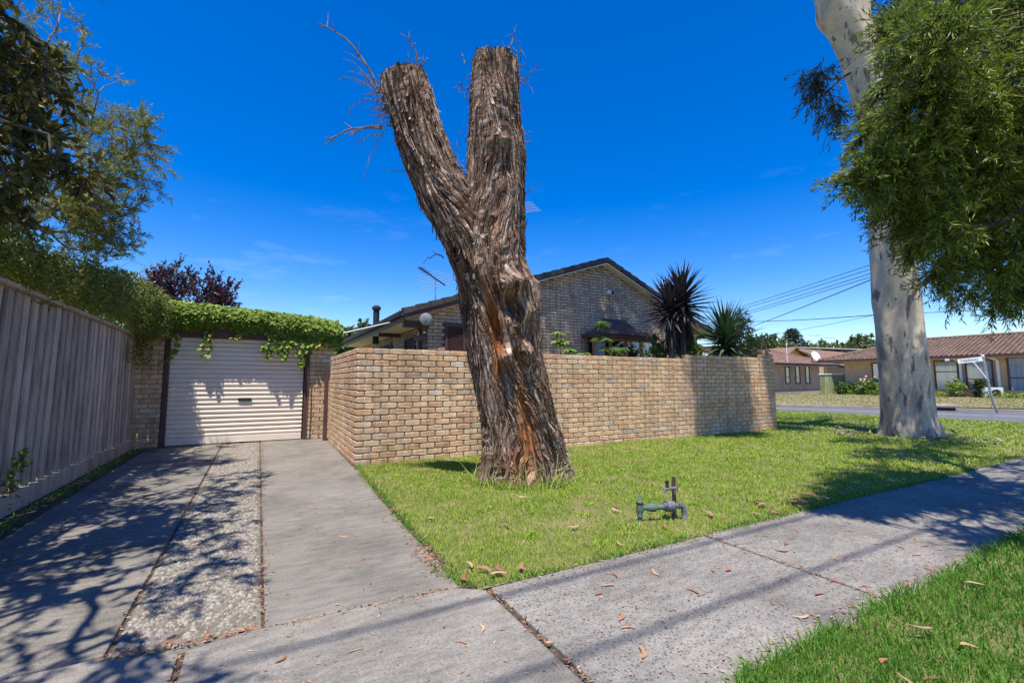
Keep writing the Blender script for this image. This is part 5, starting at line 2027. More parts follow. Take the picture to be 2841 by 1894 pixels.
vine = thing('jasmine_vine', (-2.5, 8.0, 0.0), 'tangled green vine heaped along the top of the paling fence', 'vine')
N_ = 30000
yv = RNG.uniform(3.0, 11.9, N_)
top = np.interp(yv, [3, 5.6, 7, 9, 10.2, 11.9], [2.42, 2.42, 2.52, 2.78, 2.78, 2.75])
xr = np.interp(yv, [3, 5, 8.5, 9.6, 11], [-1.90, -1.86, -1.80, -1.62, -1.70])
zv = 1.95 + (top - 1.95) * RNG.random(N_) ** 0.7 + 0.10 * vnoise(np.stack([yv * 2.2, yv * 0, yv * 0], 1), 3)
xv = xr + 0.05 - RNG.random(N_) ** 1.6 * 1.2 - np.maximum(0, 2.12 - zv) * 0.9
bump_ = vnoise(np.stack([xv * 2.5, yv * 2.5, zv * 2.5], 1), 8)
keep = bump_ > -0.35
pts = np.stack([xv, yv, zv], 1)[keep]
n3 = 12000
y3 = RNG.uniform(3.0, 10.0, n3)
z3 = 2.15 + RNG.random(n3) * np.interp(y3, [3, 6, 8, 10], [0.22, 0.26, 0.45, 0.58])
x3 = -1.84 - RNG.random(n3) * 0.45 + 0.04 * vnoise(np.stack([y3 * 3, z3 * 3, y3 * 0], 1), 14)
pts = np.concatenate([pts, np.stack([x3, y3, z3], 1)])
# drape at the far end, down the left pier and the wall corner
n2 = 5200
y2 = RNG.uniform(9.3, 10.1, n2)
z2 = 1.35 + RNG.random(n2) ** 0.6 * 1.15
x2 = RNG.uniform(-2.0, -1.45, n2)
thin = vnoise(np.stack([x2 * 6, y2 * 4, z2 * 0.8], 1), 12)
k2 = (z2 > 1.9 + 0.0 * thin) | (thin > 0.25)
pts2 = np.stack([x2, y2 - 0.0, z2], 1)[k2]
leafobj('foliage', [cloud_leaves(pts, 0.060, 0.028), cloud_leaves(pts2, 0.055, 0.028)], MAT['leaf_vine'], vine)
b = MB()
for k in range(46):
    y0 = RNG.uniform(4.0, 11.5)
    a = (RNG.uniform(-2.3, -1.9), y0, np.interp(y0, [3, 7, 9, 12], [2.35, 2.45, 2.7, 2.7]))
    e = np.array(a) + np.array([RNG.normal(0.1, 0.3), RNG.normal(0, 0.5), RNG.uniform(-0.1, 0.35)])
    b.tube(curve_pts(a, e, (0, 0, 0.12), 6), [0.004, 0.004, 0.003, 0.003, 0.002, 0.002], 4)
arch = curve_pts((-2.1, 9.2, 2.6), (-1.35, 12.2, 3.05), (0, 0, 0.55), 14)
tag(b.build('stems', MAT['bark_grey'], vine), kind='stuff')
b = MB()
b.tube(arch, 0.006, 5)
b.build('arching_shoot', MAT['bark_grey'], vine)
ap = np.repeat(arch, 7, 0) + RNG.normal(0, 0.05, (len(arch) * 7, 3))
leafobj('shoot_leaves', [cloud_leaves(ap, 0.055, 0.024)], MAT['leaf_vine'], vine)

# --- ivy over the garage beam
ivy = thing('ivy', (-0.1, 10.0, 1.6), 'bright green ivy hanging over the garage beam and its right pier', 'ivy')
n1 = 6800
xi = RNG.uniform(-1.75, 1.40, n1)
th = RNG.random(n1)
topz = np.interp(xi, [-1.75, -1.4, 0.9, 1.4], [2.62, 2.60, 2.47, 2.36]) + 0.03 * vnoise(np.stack([xi * 6, xi * 0, xi * 0], 1), 2)
lowz = np.interp(xi, [-1.75, -1.2, 0.0, 0.5, 0.95, 1.4], [2.02, 2.15, 2.13, 2.04, 2.00, 1.98]) + 0.06 * vnoise(np.stack([xi * 5, xi * 0 + 4, xi * 0], 1), 5)
u = RNG.random(n1)
zi = lowz + (topz - lowz) * u
yi = 10.05 - 0.13 * np.sin(np.clip(u, 0, 1) * math.pi) ** 0.7 - 0.04 * RNG.random(n1)
# the flat top of the parapet
ntop = 2600
xt = RNG.uniform(-1.75, 1.3, ntop)
yt = RNG.uniform(10.0, 10.6, ntop)
zt = np.interp(xt, [-1.75, -1.4, 0.9, 1.4], [2.60, 2.58, 2.45, 2.36]) + RNG.uniform(-0.03, 0.05, ntop)
pI = [np.stack([xi, yi, zi], 1), np.stack([xt, yt, zt], 1)]
# hanging strands
for (x0, zlow, nn_) in ((0.02, 1.75, 40), (0.12, 1.62, 60), (0.30, 1.70, 55), (0.36, 1.58, 60), (0.52, 1.83, 30), (0.64, 1.66, 60), (0.70, 1.45, 70), (0.78, 1.70, 60), (-1.02, 1.72, 22), (-0.92, 1.60, 22), (-0.45, 1.98, 20), (0.95, 1.85, 40), (1.10, 1.88, 40), (1.25, 1.82, 40), (1.32, 1.95, 30), (-1.45, 1.45, 40)):
    t = RNG.random(nn_)
    pI.append(np.stack([x0 + 0.03 * RNG.normal(0, 1, nn_) + 0.05 * np.sin(t * 5), np.full(nn_, 9.98) + RNG.normal(0, 0.02, nn_), 2.1 - t * (2.1 - zlow)], 1))
pI = np.concatenate(pI)
nI = len(pI)
D = norm(RNG.normal(0, 0.45, (nI, 3)) + np.array([0, -0.5, -0.9]))
Nn = norm(RNG.normal(0, 0.35, (nI, 3)) + np.array([-0.05, -0.7, 0.75]))
leafobj('foliage', [leaves(pI, D, Nn, 0.074 * RNG.uniform(0.55, 1.25, nI), 0.072 * RNG.uniform(0.6, 1.2, nI), 'ivy')], MAT['leaf_ivy'], ivy)
b = MB()
for (x0, zlow) in ((0.12, 1.60), (0.30, 1.68), (0.36, 1.56), (0.64, 1.64), (0.70, 1.43), (-0.92, 1.58), (0.78, 1.2), (-1.02, 1.7)):
    b = MB()
    b.tube([(x0, 10.03, 2.2), (x0 + 0.02, 9.99, 1.9), (x0, 9.985, zlow)], [0.005, 0.004, 0.002], 4)
    b.build('stem', MAT['bark_dark'], ivy)
b = MB()
b.tube([(0.80, 9.98, 2.2), (0.77, 9.99, 1.6), (0.79, 10.0, 0.9), (0.78, 10.0, 0.05)], [0.012, 0.014, 0.014, 0.018], 6)
b.build('stem', MAT['bark_dark'], ivy)

# --- purple plum behind the garage
tree('purple_plum_tree', 'purple-leaved plum tree rising behind the garage ivy', 'tree',
     [(-2.4, 19.4, 0), (-2.4, 19.4, 1.6), (-2.4, 19.4, 2.8)], [0.14, 0.12, 0.09],
     [((-2.4, 19.3, 4.1), (1.35, 1.0, 1.0), 10), ((-3.6, 19.8, 4.3), (0.9, 0.8, 0.8), 5), ((-1.5, 18.9, 3.9), (0.6, 0.6, 0.75), 4)],
     150, 5, 0.38, 9, 0.13, 0.07, -0.55, MAT['leaf_plum'], MAT['bark_dark'], rtip=0.006, spread=0.45)
tree('hedge_tree', 'green leafy shrub mass behind the fence below the fine-leaved tree', 'tree',
     [(-3.6, 10.5, 0), (-3.6, 10.5, 1.2), (-3.5, 10.5, 1.9)], [0.1, 0.08, 0.06],
     [((-3.3, 9.0, 2.55), (0.7, 1.8, 0.45), 8), ((-2.8, 12.5, 2.7), (0.8, 1.2, 0.55), 6)],
     120, 5, 0.25, 10, 0.07, 0.035, 0.0, MAT['leaf_vine'], MAT['bark_dark'])

# ------------------------------------------------------------------ gum tree
m, n, out = newmat('smooth_gum_bark')
v = coords(n, (1, 1, 0.42))
a1 = noise(n, v, 2.2, 6, 0.58, 0.6)
rA = ramp(n, [(0.34, (0.24, 0.215, 0.20)), (0.44, (0.42, 0.36, 0.285)), (0.58, (0.60, 0.51, 0.385)), (0.75, (0.50, 0.42, 0.30))])
n.links.new(a1, rA.inputs[0])
a2 = noise(n, coords(n, (1, 1, 0.30)), 6.0, 5, 0.6, 0.4)
rB = ramp(n, [(0.585, 0.0), (0.62, 0.9)])
n.links.new(a2, rB.inputs[0])
col = mixc(n, rB.outputs[0], rA.outputs[0], (0.14, 0.122, 0.12))
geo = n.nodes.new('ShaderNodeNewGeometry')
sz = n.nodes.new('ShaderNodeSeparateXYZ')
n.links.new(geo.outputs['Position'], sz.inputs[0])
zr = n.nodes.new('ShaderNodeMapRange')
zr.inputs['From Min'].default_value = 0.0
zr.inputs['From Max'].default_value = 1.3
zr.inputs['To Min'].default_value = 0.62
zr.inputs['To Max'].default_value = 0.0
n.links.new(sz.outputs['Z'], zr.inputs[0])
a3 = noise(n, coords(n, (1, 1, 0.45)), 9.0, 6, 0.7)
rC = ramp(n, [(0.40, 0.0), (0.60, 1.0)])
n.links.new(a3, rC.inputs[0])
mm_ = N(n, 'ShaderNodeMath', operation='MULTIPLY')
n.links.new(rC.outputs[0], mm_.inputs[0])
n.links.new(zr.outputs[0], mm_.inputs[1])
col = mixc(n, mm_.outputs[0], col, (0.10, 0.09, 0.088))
a4 = noise(n, coords(n, (1, 1, 3.0)), 14, 5, 0.7)
rD = ramp(n, [(0.35, 0.86), (0.6, 1.06)])
n.links.new(a4, rD.inputs[0])
col = mixc(n, 1.0, col, rD.outputs[0], 'MULTIPLY')
principled(n, out, col, 0.75, a2, 0.35, 0.02, spec=0.2)
MAT['gum_bark'] = m
gum = thing('gum_tree', (12.37, 4.6, 0), 'tall smooth pale gum tree with leaning trunk on the lawn', 'tree')
CG = [(12.40, 4.60, -0.15, 0.66), (12.38, 4.60, 0.08, 0.60), (12.33, 4.58, 0.35, 0.54), (12.28, 4.57, 0.9, 0.52), (12.18, 4.54, 1.7, 0.50), (12.08, 4.51, 2.6, 0.475), (12.0, 4.49, 3.4, 0.452), (11.92, 4.45, 4.5, 0.43), (11.80, 4.40, 5.7, 0.40), (11.62, 4.40, 6.6, 0.385), (11.36, 4.42, 7.56, 0.375), (11.1, 4.48, 8.3, 0.38), (10.85, 4.55, 8.9, 0.43), (10.70, 4.60, 9.4, 0.50), (10.62, 4.62, 9.9, 0.50), (10.6, 4.62, 10.5, 0.36)]
CG = [(x_, y_, z_, r_ * (0.86 if z_ < 3 else 0.92)) for (x_, y_, z_, r_) in CG]
trG = Trunk(CG, 200, [(9.15, 2.9, 0.25, 0.5, 0.12), (7.2, -0.6, 0.15, 0.3, 0.04), (6.65, -1.9, 0.10, 0.2, 0.05), (6.9, -1.5, 0.10, 0.16, 0.05), (4.0, -2.1, 0.08, 0.12, 0.03), (3.1, -0.6, 0.1, 0.15, 0.035), (2.2, -1.5, 0.08, 0.14, 0.04), (0.2, -2.6, 0.25, 0.35, 0.07), (0.1, -0.4, 0.2, 0.3, 0.10), (0.15, -1.5, 0.2, 0.3, 0.04)], 0.05, 21, 0.0, 0.0)
nseg = 72
fi = np.repeat(np.arange(trG.n, dtype=float), nseg)
phi = np.tile(np.arange(nseg) * 2 * math.pi / nseg, trG.n)
c, r, d, sd, tt, s, tw = trG.at(fi, phi)
V = c + d * (r + 0.018 * vnoise(np.stack([np.cos(phi) * 2.2, np.sin(phi) * 2.2, s * 1.6], 1), 4) + 0.006 * vnoise(np.stack([np.cos(phi) * 6, np.sin(phi) * 6, s * 7], 1), 6))[:, None]
k = np.arange(nseg)
i = (np.arange(trG.n - 1) * nseg)[:, None]
Q = np.stack([i + k, i + (k + 1) % nseg, i + nseg + (k + 1) % nseg, i + nseg + k], -1).reshape(-1, 4)
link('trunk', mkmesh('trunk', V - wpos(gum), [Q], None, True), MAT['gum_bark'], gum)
for nm, P, R0 in (('limb', [(10.75, 4.6, 9.2), (10.2, 4.7, 10.2), (9.0, 4.9, 11.5), (7.6, 5.4, 12.4)], [0.32, 0.24, 0.17, 0.10]), ('limb', [(10.9, 4.55, 9.0), (11.3, 4.3, 10.3), (11.9, 4.0, 12.0), (12.4, 3.8, 13.5)], [0.34, 0.26, 0.18, 0.10]), ('limb', [(11.05, 4.48, 8.35), (11.38, 4.30, 8.62), (11.55, 4.2, 8.85), (12.2, 3.9, 9.3)], [0.2, 0.15, 0.14, 0.10]), ('limb', [(10.0, 4.75, 10.5), (9.4, 6.0, 12.0), (8.2, 7.4, 13.2), (7.0, 8.2, 13.8)], [0.18, 0.14, 0.10, 0.06])):
    b = MB()
    t = np.linspace(0, 1, 14)
    P = np.array(P)
    PP = np.stack([np.interp(t, np.linspace(0, 1, len(P)), P[:, j]) for j in range(3)], 1)
    b.tube(PP, np.interp(t, np.linspace(0, 1, len(R0)), R0), 16)
    b.build(nm, MAT['gum_bark'], gum, smooth=True)
def leafy(ells, natt, per, Lt, mleaf, ll, lw, droop, parent, lm, bm, chain, rtip=0.004, **kw):
    tot = sum(e[2] for e in ells)
    att = np.concatenate([ell(e[0], e[1], max(4, int(natt * e[2] / tot)), 1.8) for e in ells])
    A, par, tips = grow(chain, att, 0.4, 0.02)
    V, Q = skeleton_mesh(A, par, rtip, 0.45, 0.05, 5)
    outd = norm(A[tips] - A[par[tips]])
    lv, (a, mid, c) = sprigs(A[tips], outd, per, Lt, mleaf, ll, lw, droop, **kw)
    V2, Q2 = shoot_mesh(a, c)
    b = MB()
    b.addarr(V, [Q])
    b.addarr(V2, [Q2])
    b.build('branches', bm, parent, smooth=True)
    leafobj('crown', [lv], lm, parent)
leafy([((10.15, 4.82, 7.35), (0.45, 0.4, 0.55), 5), ((10.45, 4.72, 6.85), (0.4, 0.3, 0.4), 3), ((9.9, 4.9, 7.6), (0.22, 0.25, 0.3), 2)], 46, 4, 0.4, 9, 0.15, 0.026, 0.9, gum, MAT['leaf_gum'], MAT['bark_dark'], [(11.3, 4.45, 7.9), (11.0, 4.6, 7.9), (10.7, 4.7, 7.7)], spread=0.6, ang=0.5)
leafy([((11.7, 4.1, 9.1), (0.7, 0.5, 0.7), 4), ((11.9, 3.9, 8.2), (0.5, 0.4, 0.5), 2)], 50, 4, 0.4, 9, 0.15, 0.026, 0.9, gum, MAT['leaf_gum'], MAT['bark_dark'], [(11.4, 4.3, 8.65), (11.55, 4.2, 8.85), (11.8, 4.1, 9.0)], spread=0.6, ang=0.5)
leafy([((6.1, 7.2, 13.8), (3.2, 1.0, 0.6), 26), ((6.5, 3.35, 12.6), (0.9, 0.7, 0.4), 22), ((8.7, 3.4, 12.8), (0.55, 0.7, 0.4), 10), ((12.2, 3.9, 13.6), (2.2, 2.0, 1.0), 5), ((10.4, 1.6, 12.8), (1.8, 1.0, 0.7), 5), ((11.0, 6.5, 13.6), (1.6, 1.2, 0.6), 3)], 760, 4, 0.5, 10, 0.17, 0.034, 0.7, gum, MAT['leaf_gum'], MAT['bark_dark'], [(10.6, 4.62, 10.4), (10.0, 4.8, 11.0), (9.5, 5.2, 12.2)], rtip=0.007, spread=0.7, ang=0.6)
# shed bark round the foot
b = MB()
for k in range(46):
    a = RNG.uniform(0, 2 * math.pi)
    rr = RNG.uniform(0.62, 1.5)
    p = np.array([12.38 + rr * math.cos(a), 4.6 + rr * math.sin(a), 0.035])
    q = norm(np.array([RNG.normal(), RNG.normal(), 0.15]))
    b.obox(p, (q, norm(np.cross((0, 0, 1), q)), np.cross(q, norm(np.cross((0, 0, 1), q)))), (RNG.uniform(0.05, 0.16), RNG.uniform(0.012, 0.035), 0.004), RNG.random())
o = b.build('bark_litter', MAT['cut_wood'])
tag(o, 'strips of shed bark lying round the foot of the gum tree', 'bark litter', kind='stuff')

# ------------------------------------------------------------------ garden plants behind the wall
def spiky(name, label, base, heads, stems, nleaf, ll, lw, m, bm, droopers=0, dm=None, group=None):
    t = thing(name, base, label, 'plant', group)
    for P, R0 in stems:
        b = MB()
        b.tube(P, R0, 9)
        b.build('stem', bm, t, smooth=True)
    def leafmesh(bend, wdt):
        n_ = 7
        V = []
        F = []
        for i_ in range(n_ + 1):
            x = i_ / n_
            w_ = wdt * (0.45 + 0.55 * math.sin(math.pi * min(1, x * 1.15 + 0.12))) * (1 - x ** 4)
            z_ = -bend * x * x
            V += [(x, -w_, z_ + w_ * 0.45), (x, 0, z_), (x, w_, z_ + w_ * 0.45)]
            if i_:
                o_ = 3 * (i_ - 1)
                F += [(o_, o_ + 1, o_ + 4, o_ + 3), (o_ + 1, o_ + 2, o_ + 5, o_ + 4)]
        return mkmesh('leaf', np.array(V), [np.array(F)], None, True)
    ms = [leafmesh(bb, lw / ll * 0.5) for bb in (0.02, 0.10, 0.22)]
    for q in ms:
        q.materials.append(m)
    dmesh = None
    if droopers:
        dmesh = leafmesh(0.25, lw / ll * 0.5)
        dmesh.materials.append(dm)
    for (hc, hn, frac, hs) in heads:
        hc = np.array(hc, float)
        k = int(nleaf * frac)
        for i_ in range(k):
            u_ = (i_ + 0.5) / k
            el_ = math.radians(88 - 118 * u_ ** 0.85)
            az = i_ * 2.39996 + random.uniform(-0.2, 0.2)
            d = Vector((math.cos(el_) * math.cos(az), math.cos(el_) * math.sin(az), math.sin(el_)))
            d = (d + Vector(hn) * 0.15).normalized()
            ob = bpy.data.objects.new('leaf', random.choice(ms if u_ > 0.25 else ms[:2]))
            COL.objects.link(ob)
            ob.parent = t
            ob.location = hc - np.array(base) + np.array([0, 0, 0.28 - 0.75 * u_]) * hs * 0.6
            ob.rotation_mode = 'QUATERNION'
            ob.rotation_quaternion = d.to_track_quat('X', 'Z')
            s_ = ll * hs * random.uniform(0.82, 1.12)
            ob.scale = (s_, s_ / hs, s_)
        for i_ in range(int(droopers * frac)):
            az = i_ * 2.39996
            el_ = math.radians(random.uniform(-88, -45))
            d = Vector((math.cos(el_) * math.cos(az), math.cos(el_) * math.sin(az), math.sin(el_)))
            ob = bpy.data.objects.new('dead_leaf', dmesh)
            COL.objects.link(ob)
            ob.parent = t
            ob.location = hc - np.array(base) + np.array([0, 0, -0.25 - 0.45 * random.random()]) * hs
            ob.rotation_mode = 'QUATERNION'
            ob.rotation_quaternion = d.to_track_quat('X', 'Z')
            s_ = ll * hs * random.uniform(0.7, 1.0)
            ob.scale = (s_, s_, s_)
    return t


MAT['cordy'] = mat('purple_cordyline_leaf', (0.042, 0.036, 0.050), (0.062, 0.052, 0.066), 3, rough=0.42, rnd=0.4, spec=0.5)
MAT['cordy_dead'] = mat('dead_cordyline_leaf', (0.095, 0.070, 0.060), (0.055, 0.042, 0.042), 5, rough=0.7, rnd=0.4)
MAT['yucca'] = mat('yucca_leaf', (0.050, 0.098, 0.046), (0.078, 0.135, 0.058), 3, rough=0.4, rnd=0.35, spec=0.45)
spiky('cordyline', 'dark purple cordyline with a round spiky head above the wall', (9.55, 8.25, 0.0),
      [((9.62, 8.2, 3.28), (0, 0, 0.2), 0.62, 1.0), ((9.30, 8.35, 3.05), (-0.3, 0, 0.1), 0.38, 0.92)],
      [([(9.6, 8.25, 0), (9.64, 8.22, 1.5), (9.62, 8.2, 2.5), (9.62, 8.2, 3.45)], [0.10, 0.075, 0.07, 0.09]), ([(9.5, 8.3, 0), (9.38, 8.32, 1.4), (9.30, 8.35, 2.4), (9.3, 8.35, 3.1)], [0.09, 0.07, 0.06, 0.08])],
      230, 0.96, 0.105, MAT['cordy'], MAT['bark_grey'], 95, MAT['cordy_dead'])
spiky('yucca', 'green yucca with stiff spiked leaves above the wall right of the cordyline', (10.6, 7.7, 0.0),
      [((10.58, 7.65, 2.22), (0, 0, 0.35), 1.0, 1.0)],
      [([(10.6, 7.7, 0), (10.58, 7.66, 1.2), (10.58, 7.65, 2.2)], [0.10, 0.09, 0.08])],
      190, 1.02, 0.085, MAT['yucca'], MAT['bark_grey'])


def shrub(name, label, base, ells, natt, per, Lt, mleaf, ll, lw, lm, shape='lance', droop=0.1, cat='shrub', group=None, ang=0.8):
    base = np.array(base, float)
    hz_ = min(e[0][2] - e[1][2] for e in ells)
    return tree(name, label, cat, [tuple(base), tuple(base + np.array([0, 0, 0.3])), tuple(base + np.array([0, 0, max(0.4, hz_ * 0.8)]))], [0.04, 0.035, 0.03], ells, natt, per, Lt, mleaf, ll, lw, droop, lm, MAT['bark_dark'], shape=shape, rtip=0.004, rmax=0.035, ang=ang, group=group)


shrub('bay_shrub', 'dark green leafy shrub between the bay window and the cordyline', (9.45, 8.8, 0), [((9.45, 8.8, 1.95), (0.5, 0.3, 0.42), 1)], 60, 5, 0.16, 9, 0.07, 0.034, MAT['leaf_green'])
shrub('bright_shrub', 'bright green shrub between the cordyline and the yucca', (10.45, 8.7, 0), [((10.45, 8.7, 2.0), (0.5, 0.3, 0.5), 1)], 70, 5, 0.16, 9, 0.075, 0.04, MAT['leaf_bright'])
shrub('olive_shrub', 'tall small-leaved dark shrub behind the yucca', (13.9, 9.4, 0), [((13.75, 9.5, 2.85), (0.55, 0.4, 0.75), 7), ((14.4, 9.3, 2.1), (0.7, 0.45, 0.65), 6), ((13.4, 9.5, 2.1), (0.6, 0.4, 0.5), 4)], 190, 5, 0.24, 9, 0.075, 0.032, MAT['leaf_dark'])
# umbrella-leaf seedlings and a palm in front of the gable
def rosette(name, label, base, tops, ll, lw, nl, lm, shape='broad', droop=0.35):
    t = thing(name, base, label, 'plant')
    b = MB()
    allp = []
    for (tp, rr) in tops:
        b.tube(curve_pts(base, tp, (0.03, 0, 0), 6), np.linspace(0.012, 0.005, 6), 5)
        for k in range(5):
            c_ = np.array(tp) + RNG.normal(0, rr * 0.55, 3) * np.array([1, 0.7, 0.6])
            a = np.arange(nl) * 2 * math.pi / nl + RNG.uniform(0, 1)
            D = np.stack([np.cos(a), np.sin(a), np.full(nl, -droop) + RNG.normal(0, 0.15, nl)], 1)
            allp.append(leaves(np.repeat(c_[None], nl, 0), D, np.tile([0, 0, 1.0], (nl, 1)) + RNG.normal(0, 0.2, (nl, 3)), ll * RNG.uniform(0.7, 1.1, nl), lw, shape))
            b.tube([tp, c_], 0.004, 4)
    b.build('stem', MAT['bark_grey'], t)
    tag(leafobj('leaf_cluster', allp, lm, t), kind='stuff')
    return t
rosette('umbrella_plant', 'taller bright umbrella plant right of the stump above the wall', (5.5, 8.0, 0.0), [((5.46, 8.0, 2.12), 0.17), ((5.56, 8.0, 1.98), 0.14)], 0.17, 0.062, 8, MAT['leaf_bright'])
rosette('umbrella_seedling', 'low bright umbrella plant just over the wall top beside the taller one', (5.75, 7.7, 0.0), [((5.55, 7.7, 1.80), 0.10), ((5.85, 7.7, 1.76), 0.10), ((6.0, 7.7, 1.74), 0.08)], 0.17, 0.06, 8, MAT['leaf_bright'])
rosette('parlour_palm', 'feathery dark green palm in front of the bay window', (7.3, 8.6, 0.0), [((7.26, 8.6, 2.55), 0.14), ((7.32, 8.6, 2.25), 0.18), ((7.4, 8.6, 1.98), 0.2), ((7.9, 8.6, 1.92), 0.14)], 0.24, 0.035, 13, MAT['leaf_green'], 'lance', 0.5)

# ------------------------------------------------------------------ planting and trees across the street
shrub('hydrangea', 'leafy garden shrub in front of the green paling fence', (36.0, 17.0, 0.2), [((36.2, 16.8, 0.62), (0.8, 0.5, 0.42), 1)], 45, 4, 0.22, 8, 0.15, 0.09, MAT['leaf_green'], 'broad')
shrub('rose_bush', 'flowering shrub right of the green paling fence', (36.4, 15.6, 0.2), [((36.4, 15.5, 0.75), (0.7, 0.7, 0.5), 1)], 45, 4, 0.22, 8, 0.13, 0.08, MAT['leaf_bright'], 'broad')
fl_ = thing('rose_blooms', (36.3, 15.3, 0.6), 'pink flower heads on the shrub beside the green fence', 'flowers')
petal = leafmat('pink_petal', [(0.7, 0.25, 0.32), (0.8, 0.5, 0.52)], 0.2, 0.6)
for k in range(12):
    b = MB()
    p = np.array([36.1 + RNG.normal(0, 0.2), 15.25 + RNG.normal(0, 0.4), 1.15 + RNG.normal(0, 0.14)])
    b.lathe([(0.01, -0.05), (0.06, -0.02), (0.075, 0.03), (0.03, 0.07), (0, 0.07)], p, (-0.5, -0.3, 0.8), 7)
    b.build('bloom', petal, fl_)
for (yy_, zz_, lab, lm_) in ((11.0, 0.85, 'reddish leafy shrub under the tan house downpipe', MAT['leaf_bright']), (9.95, 0.75, 'small palm-like shrub under the middle window of the tan house', MAT['leaf_dark'])):
    shrub('garden_shrub', lab, (36.2, yy_, 0.2), [((36.2, yy_, zz_), (0.4, 0.36, 0.5), 1)], 24, 4, 0.2, 8, 0.16, 0.07, lm_, 'broad')
n1 = 2600
pp = np.stack([RNG.uniform(35.6, 36.6, n1), RNG.uniform(8.0, 17.0, n1), RNG.uniform(0.2, 0.5, n1)], 1)
kk = vnoise(pp * np.array([0.5, 1.4, 0]), 40) > -0.25
o = leafobj('border_planting', [cloud_leaves(pp[kk], 0.16, 0.07, None, 'lance')], MAT['leaf_ivy'])
tag(o, 'low mixed border plants along the foot of the tan house', 'plants', kind='stuff')
FT = 'distant trees behind the houses'
for nm, lab, c_, r_, lm_, na in (
        ('distant_tree', 'rounded distant tree left of the conifer', (62.5, 38.5, 5.9), (3.6, 2.6, 1.6), MAT['leaf_far'], 90),
        ('distant_tree', 'dense dark round-topped distant tree touching the gum trunk', (92.5, 39.5, 7.3), (4.6, 3.5, 1.9), MAT['leaf_far'], 110),
        ('distant_tree', 'broken distant tree under the tallest antenna', (80.5, 40.6, 5.9), (2.0, 2.0, 1.1), MAT['leaf_dark'], 45),
        ('distant_tree', 'small distant tree right of the tallest antenna', (84.5, 39.4, 5.6), (1.8, 2.0, 0.8), MAT['leaf_dark'], 40),
        ('distant_tree', 'low distant tree just over the end of the wall', (58.0, 40.0, 5.0), (3.0, 2.0, 1.2), MAT['leaf_far'], 60),
        ('distant_tree', 'green tree crown immediately right of the conifer', (75.5, 38.5, 5.6), (2.4, 2.2, 1.8), MAT['leaf_far'], 60),
        ('distant_tree', 'small dark treetop beyond the left eave of the brick house', (5.6, 36.0, 4.0), (2.2, 2.0, 1.2), MAT['leaf_far'], 50)):
    tree(nm, lab, 'tree', [(c_[0], c_[1], 0), (c_[0], c_[1], c_[2] * 0.4), (c_[0], c_[1], c_[2] - r_[2])], [0.25, 0.2, 0.15], [(c_, r_, 1)], na, 6, 0.7, 9, 0.42, 0.26, 0.0, lm_, MAT['bark_grey'], rtip=0.02, shape='broad', group=FT)
# conifer: whorls of drooping boughs
cf = thing('conifer', (71.7, 40.3, 0), 'blue-green conical conifer behind the orange brick house', 'tree')
b = MB()
b.tube([(71.7, 40.3, 0), (71.7, 40.3, 9.3)], [0.3, 0.04], 8)
b.build('trunk', MAT['bark_grey'], cf)
cp = []
cd_ = []
for k in range(150):
    z = 3.0 + 6.2 * (k / 150)
    rad = 3.7 * (1 - (z - 3.0) / 6.6) ** 0.85 + 0.1
    az = k * 2.39996
    for q in range(26):
        t = (q + 1) / 26 * RNG.uniform(0.9, 1.1)
        cp.append((71.7 + math.cos(az) * rad * t, 40.3 + math.sin(az) * rad * t, z - 0.18 * rad * t + 0.25 * t * t * rad * 0.5))
        cd_.append((math.cos(az + RNG.normal(0, 0.6)), math.sin(az + RNG.normal(0, 0.6)), RNG.normal(0.0, 0.35)))
cp = np.array(cp)
leafobj('crown', [leaves(cp, np.array(cd_), RNG.normal(0, 0.4, cp.shape) + np.array([0, 0, 1.0]), 0.55 * RNG.uniform(0.6, 1.2, len(cp)), 0.20, 'lance')], MAT['leaf_conifer'], cf)

# ------------------------------------------------------------------ tap and backflow valve in the lawn
tap = thing('water_meter_valve', (3.0, 2.86, 0), 'verdigris brass water valve and garden tap on the lawn by the path', 'tap')
ax_ = norm(np.array([0.345, -0.115, 0]))
o0 = np.array([2.83, 2.92, 0])
pt = lambda s_, z_: o0 + ax_ * s_ + np.array([0, 0, z_])
b = MB()
b.lathe([(0.0163, -0.06), (0.0178, 0.02), (0.0252, 0.03), (0.0252, 0.045), (0.0192, 0.05), (0.0296, 0.07), (0.0318, 0.10), (0.0266, 0.125), (0.0281, 0.13), (0.0281, 0.142), (0.0192, 0.146), (0.0178, 0.165), (0.0118, 0.17), (0.0104, 0.20), (0.0074, 0.205), (0.0067, 0.225), (0.0022, 0.24), (0.0000, 0.24)], pt(0, 0), (0, 0, 1), 14)
b.build('stop_valve', MAT['verdigris'], tap, smooth=True)
b = MB()
b.tube([pt(0.0, 0.135) - np.array([0, 0, 0.0]), pt(0.001, 0.148)], 0.030, 14)
b.build('valve_collar', MAT['black'], tap)
b = MB()
b.lathe([(0.0178, 0.02), (0.0178, 0.06), (0.0244, 0.062), (0.0244, 0.075), (0.0296, 0.08), (0.0340, 0.10), (0.0348, 0.135), (0.0266, 0.15), (0.0207, 0.155), (0.0192, 0.20), (0.0229, 0.202), (0.0229, 0.215), (0.0163, 0.22)], pt(0, 0.10), tuple(ax_), 16)
b.build('strainer_body', MAT['verdigris'], tap, smooth=True)
b = MB()
b.lathe([(0.0222, 0.216), (0.0340, 0.222), (0.0340, 0.234), (0.0459, 0.236), (0.0474, 0.275), (0.0496, 0.276), (0.0496, 0.287), (0.0429, 0.29), (0.0385, 0.315), (0.0222, 0.33), (0.0207, 0.352), (0.0281, 0.355), (0.0281, 0.368), (0.0222, 0.37)], pt(0, 0.105), tuple(ax_), 18)
b.build('check_valve', MAT['brass_grey'], tap, smooth=False)
b = MB()
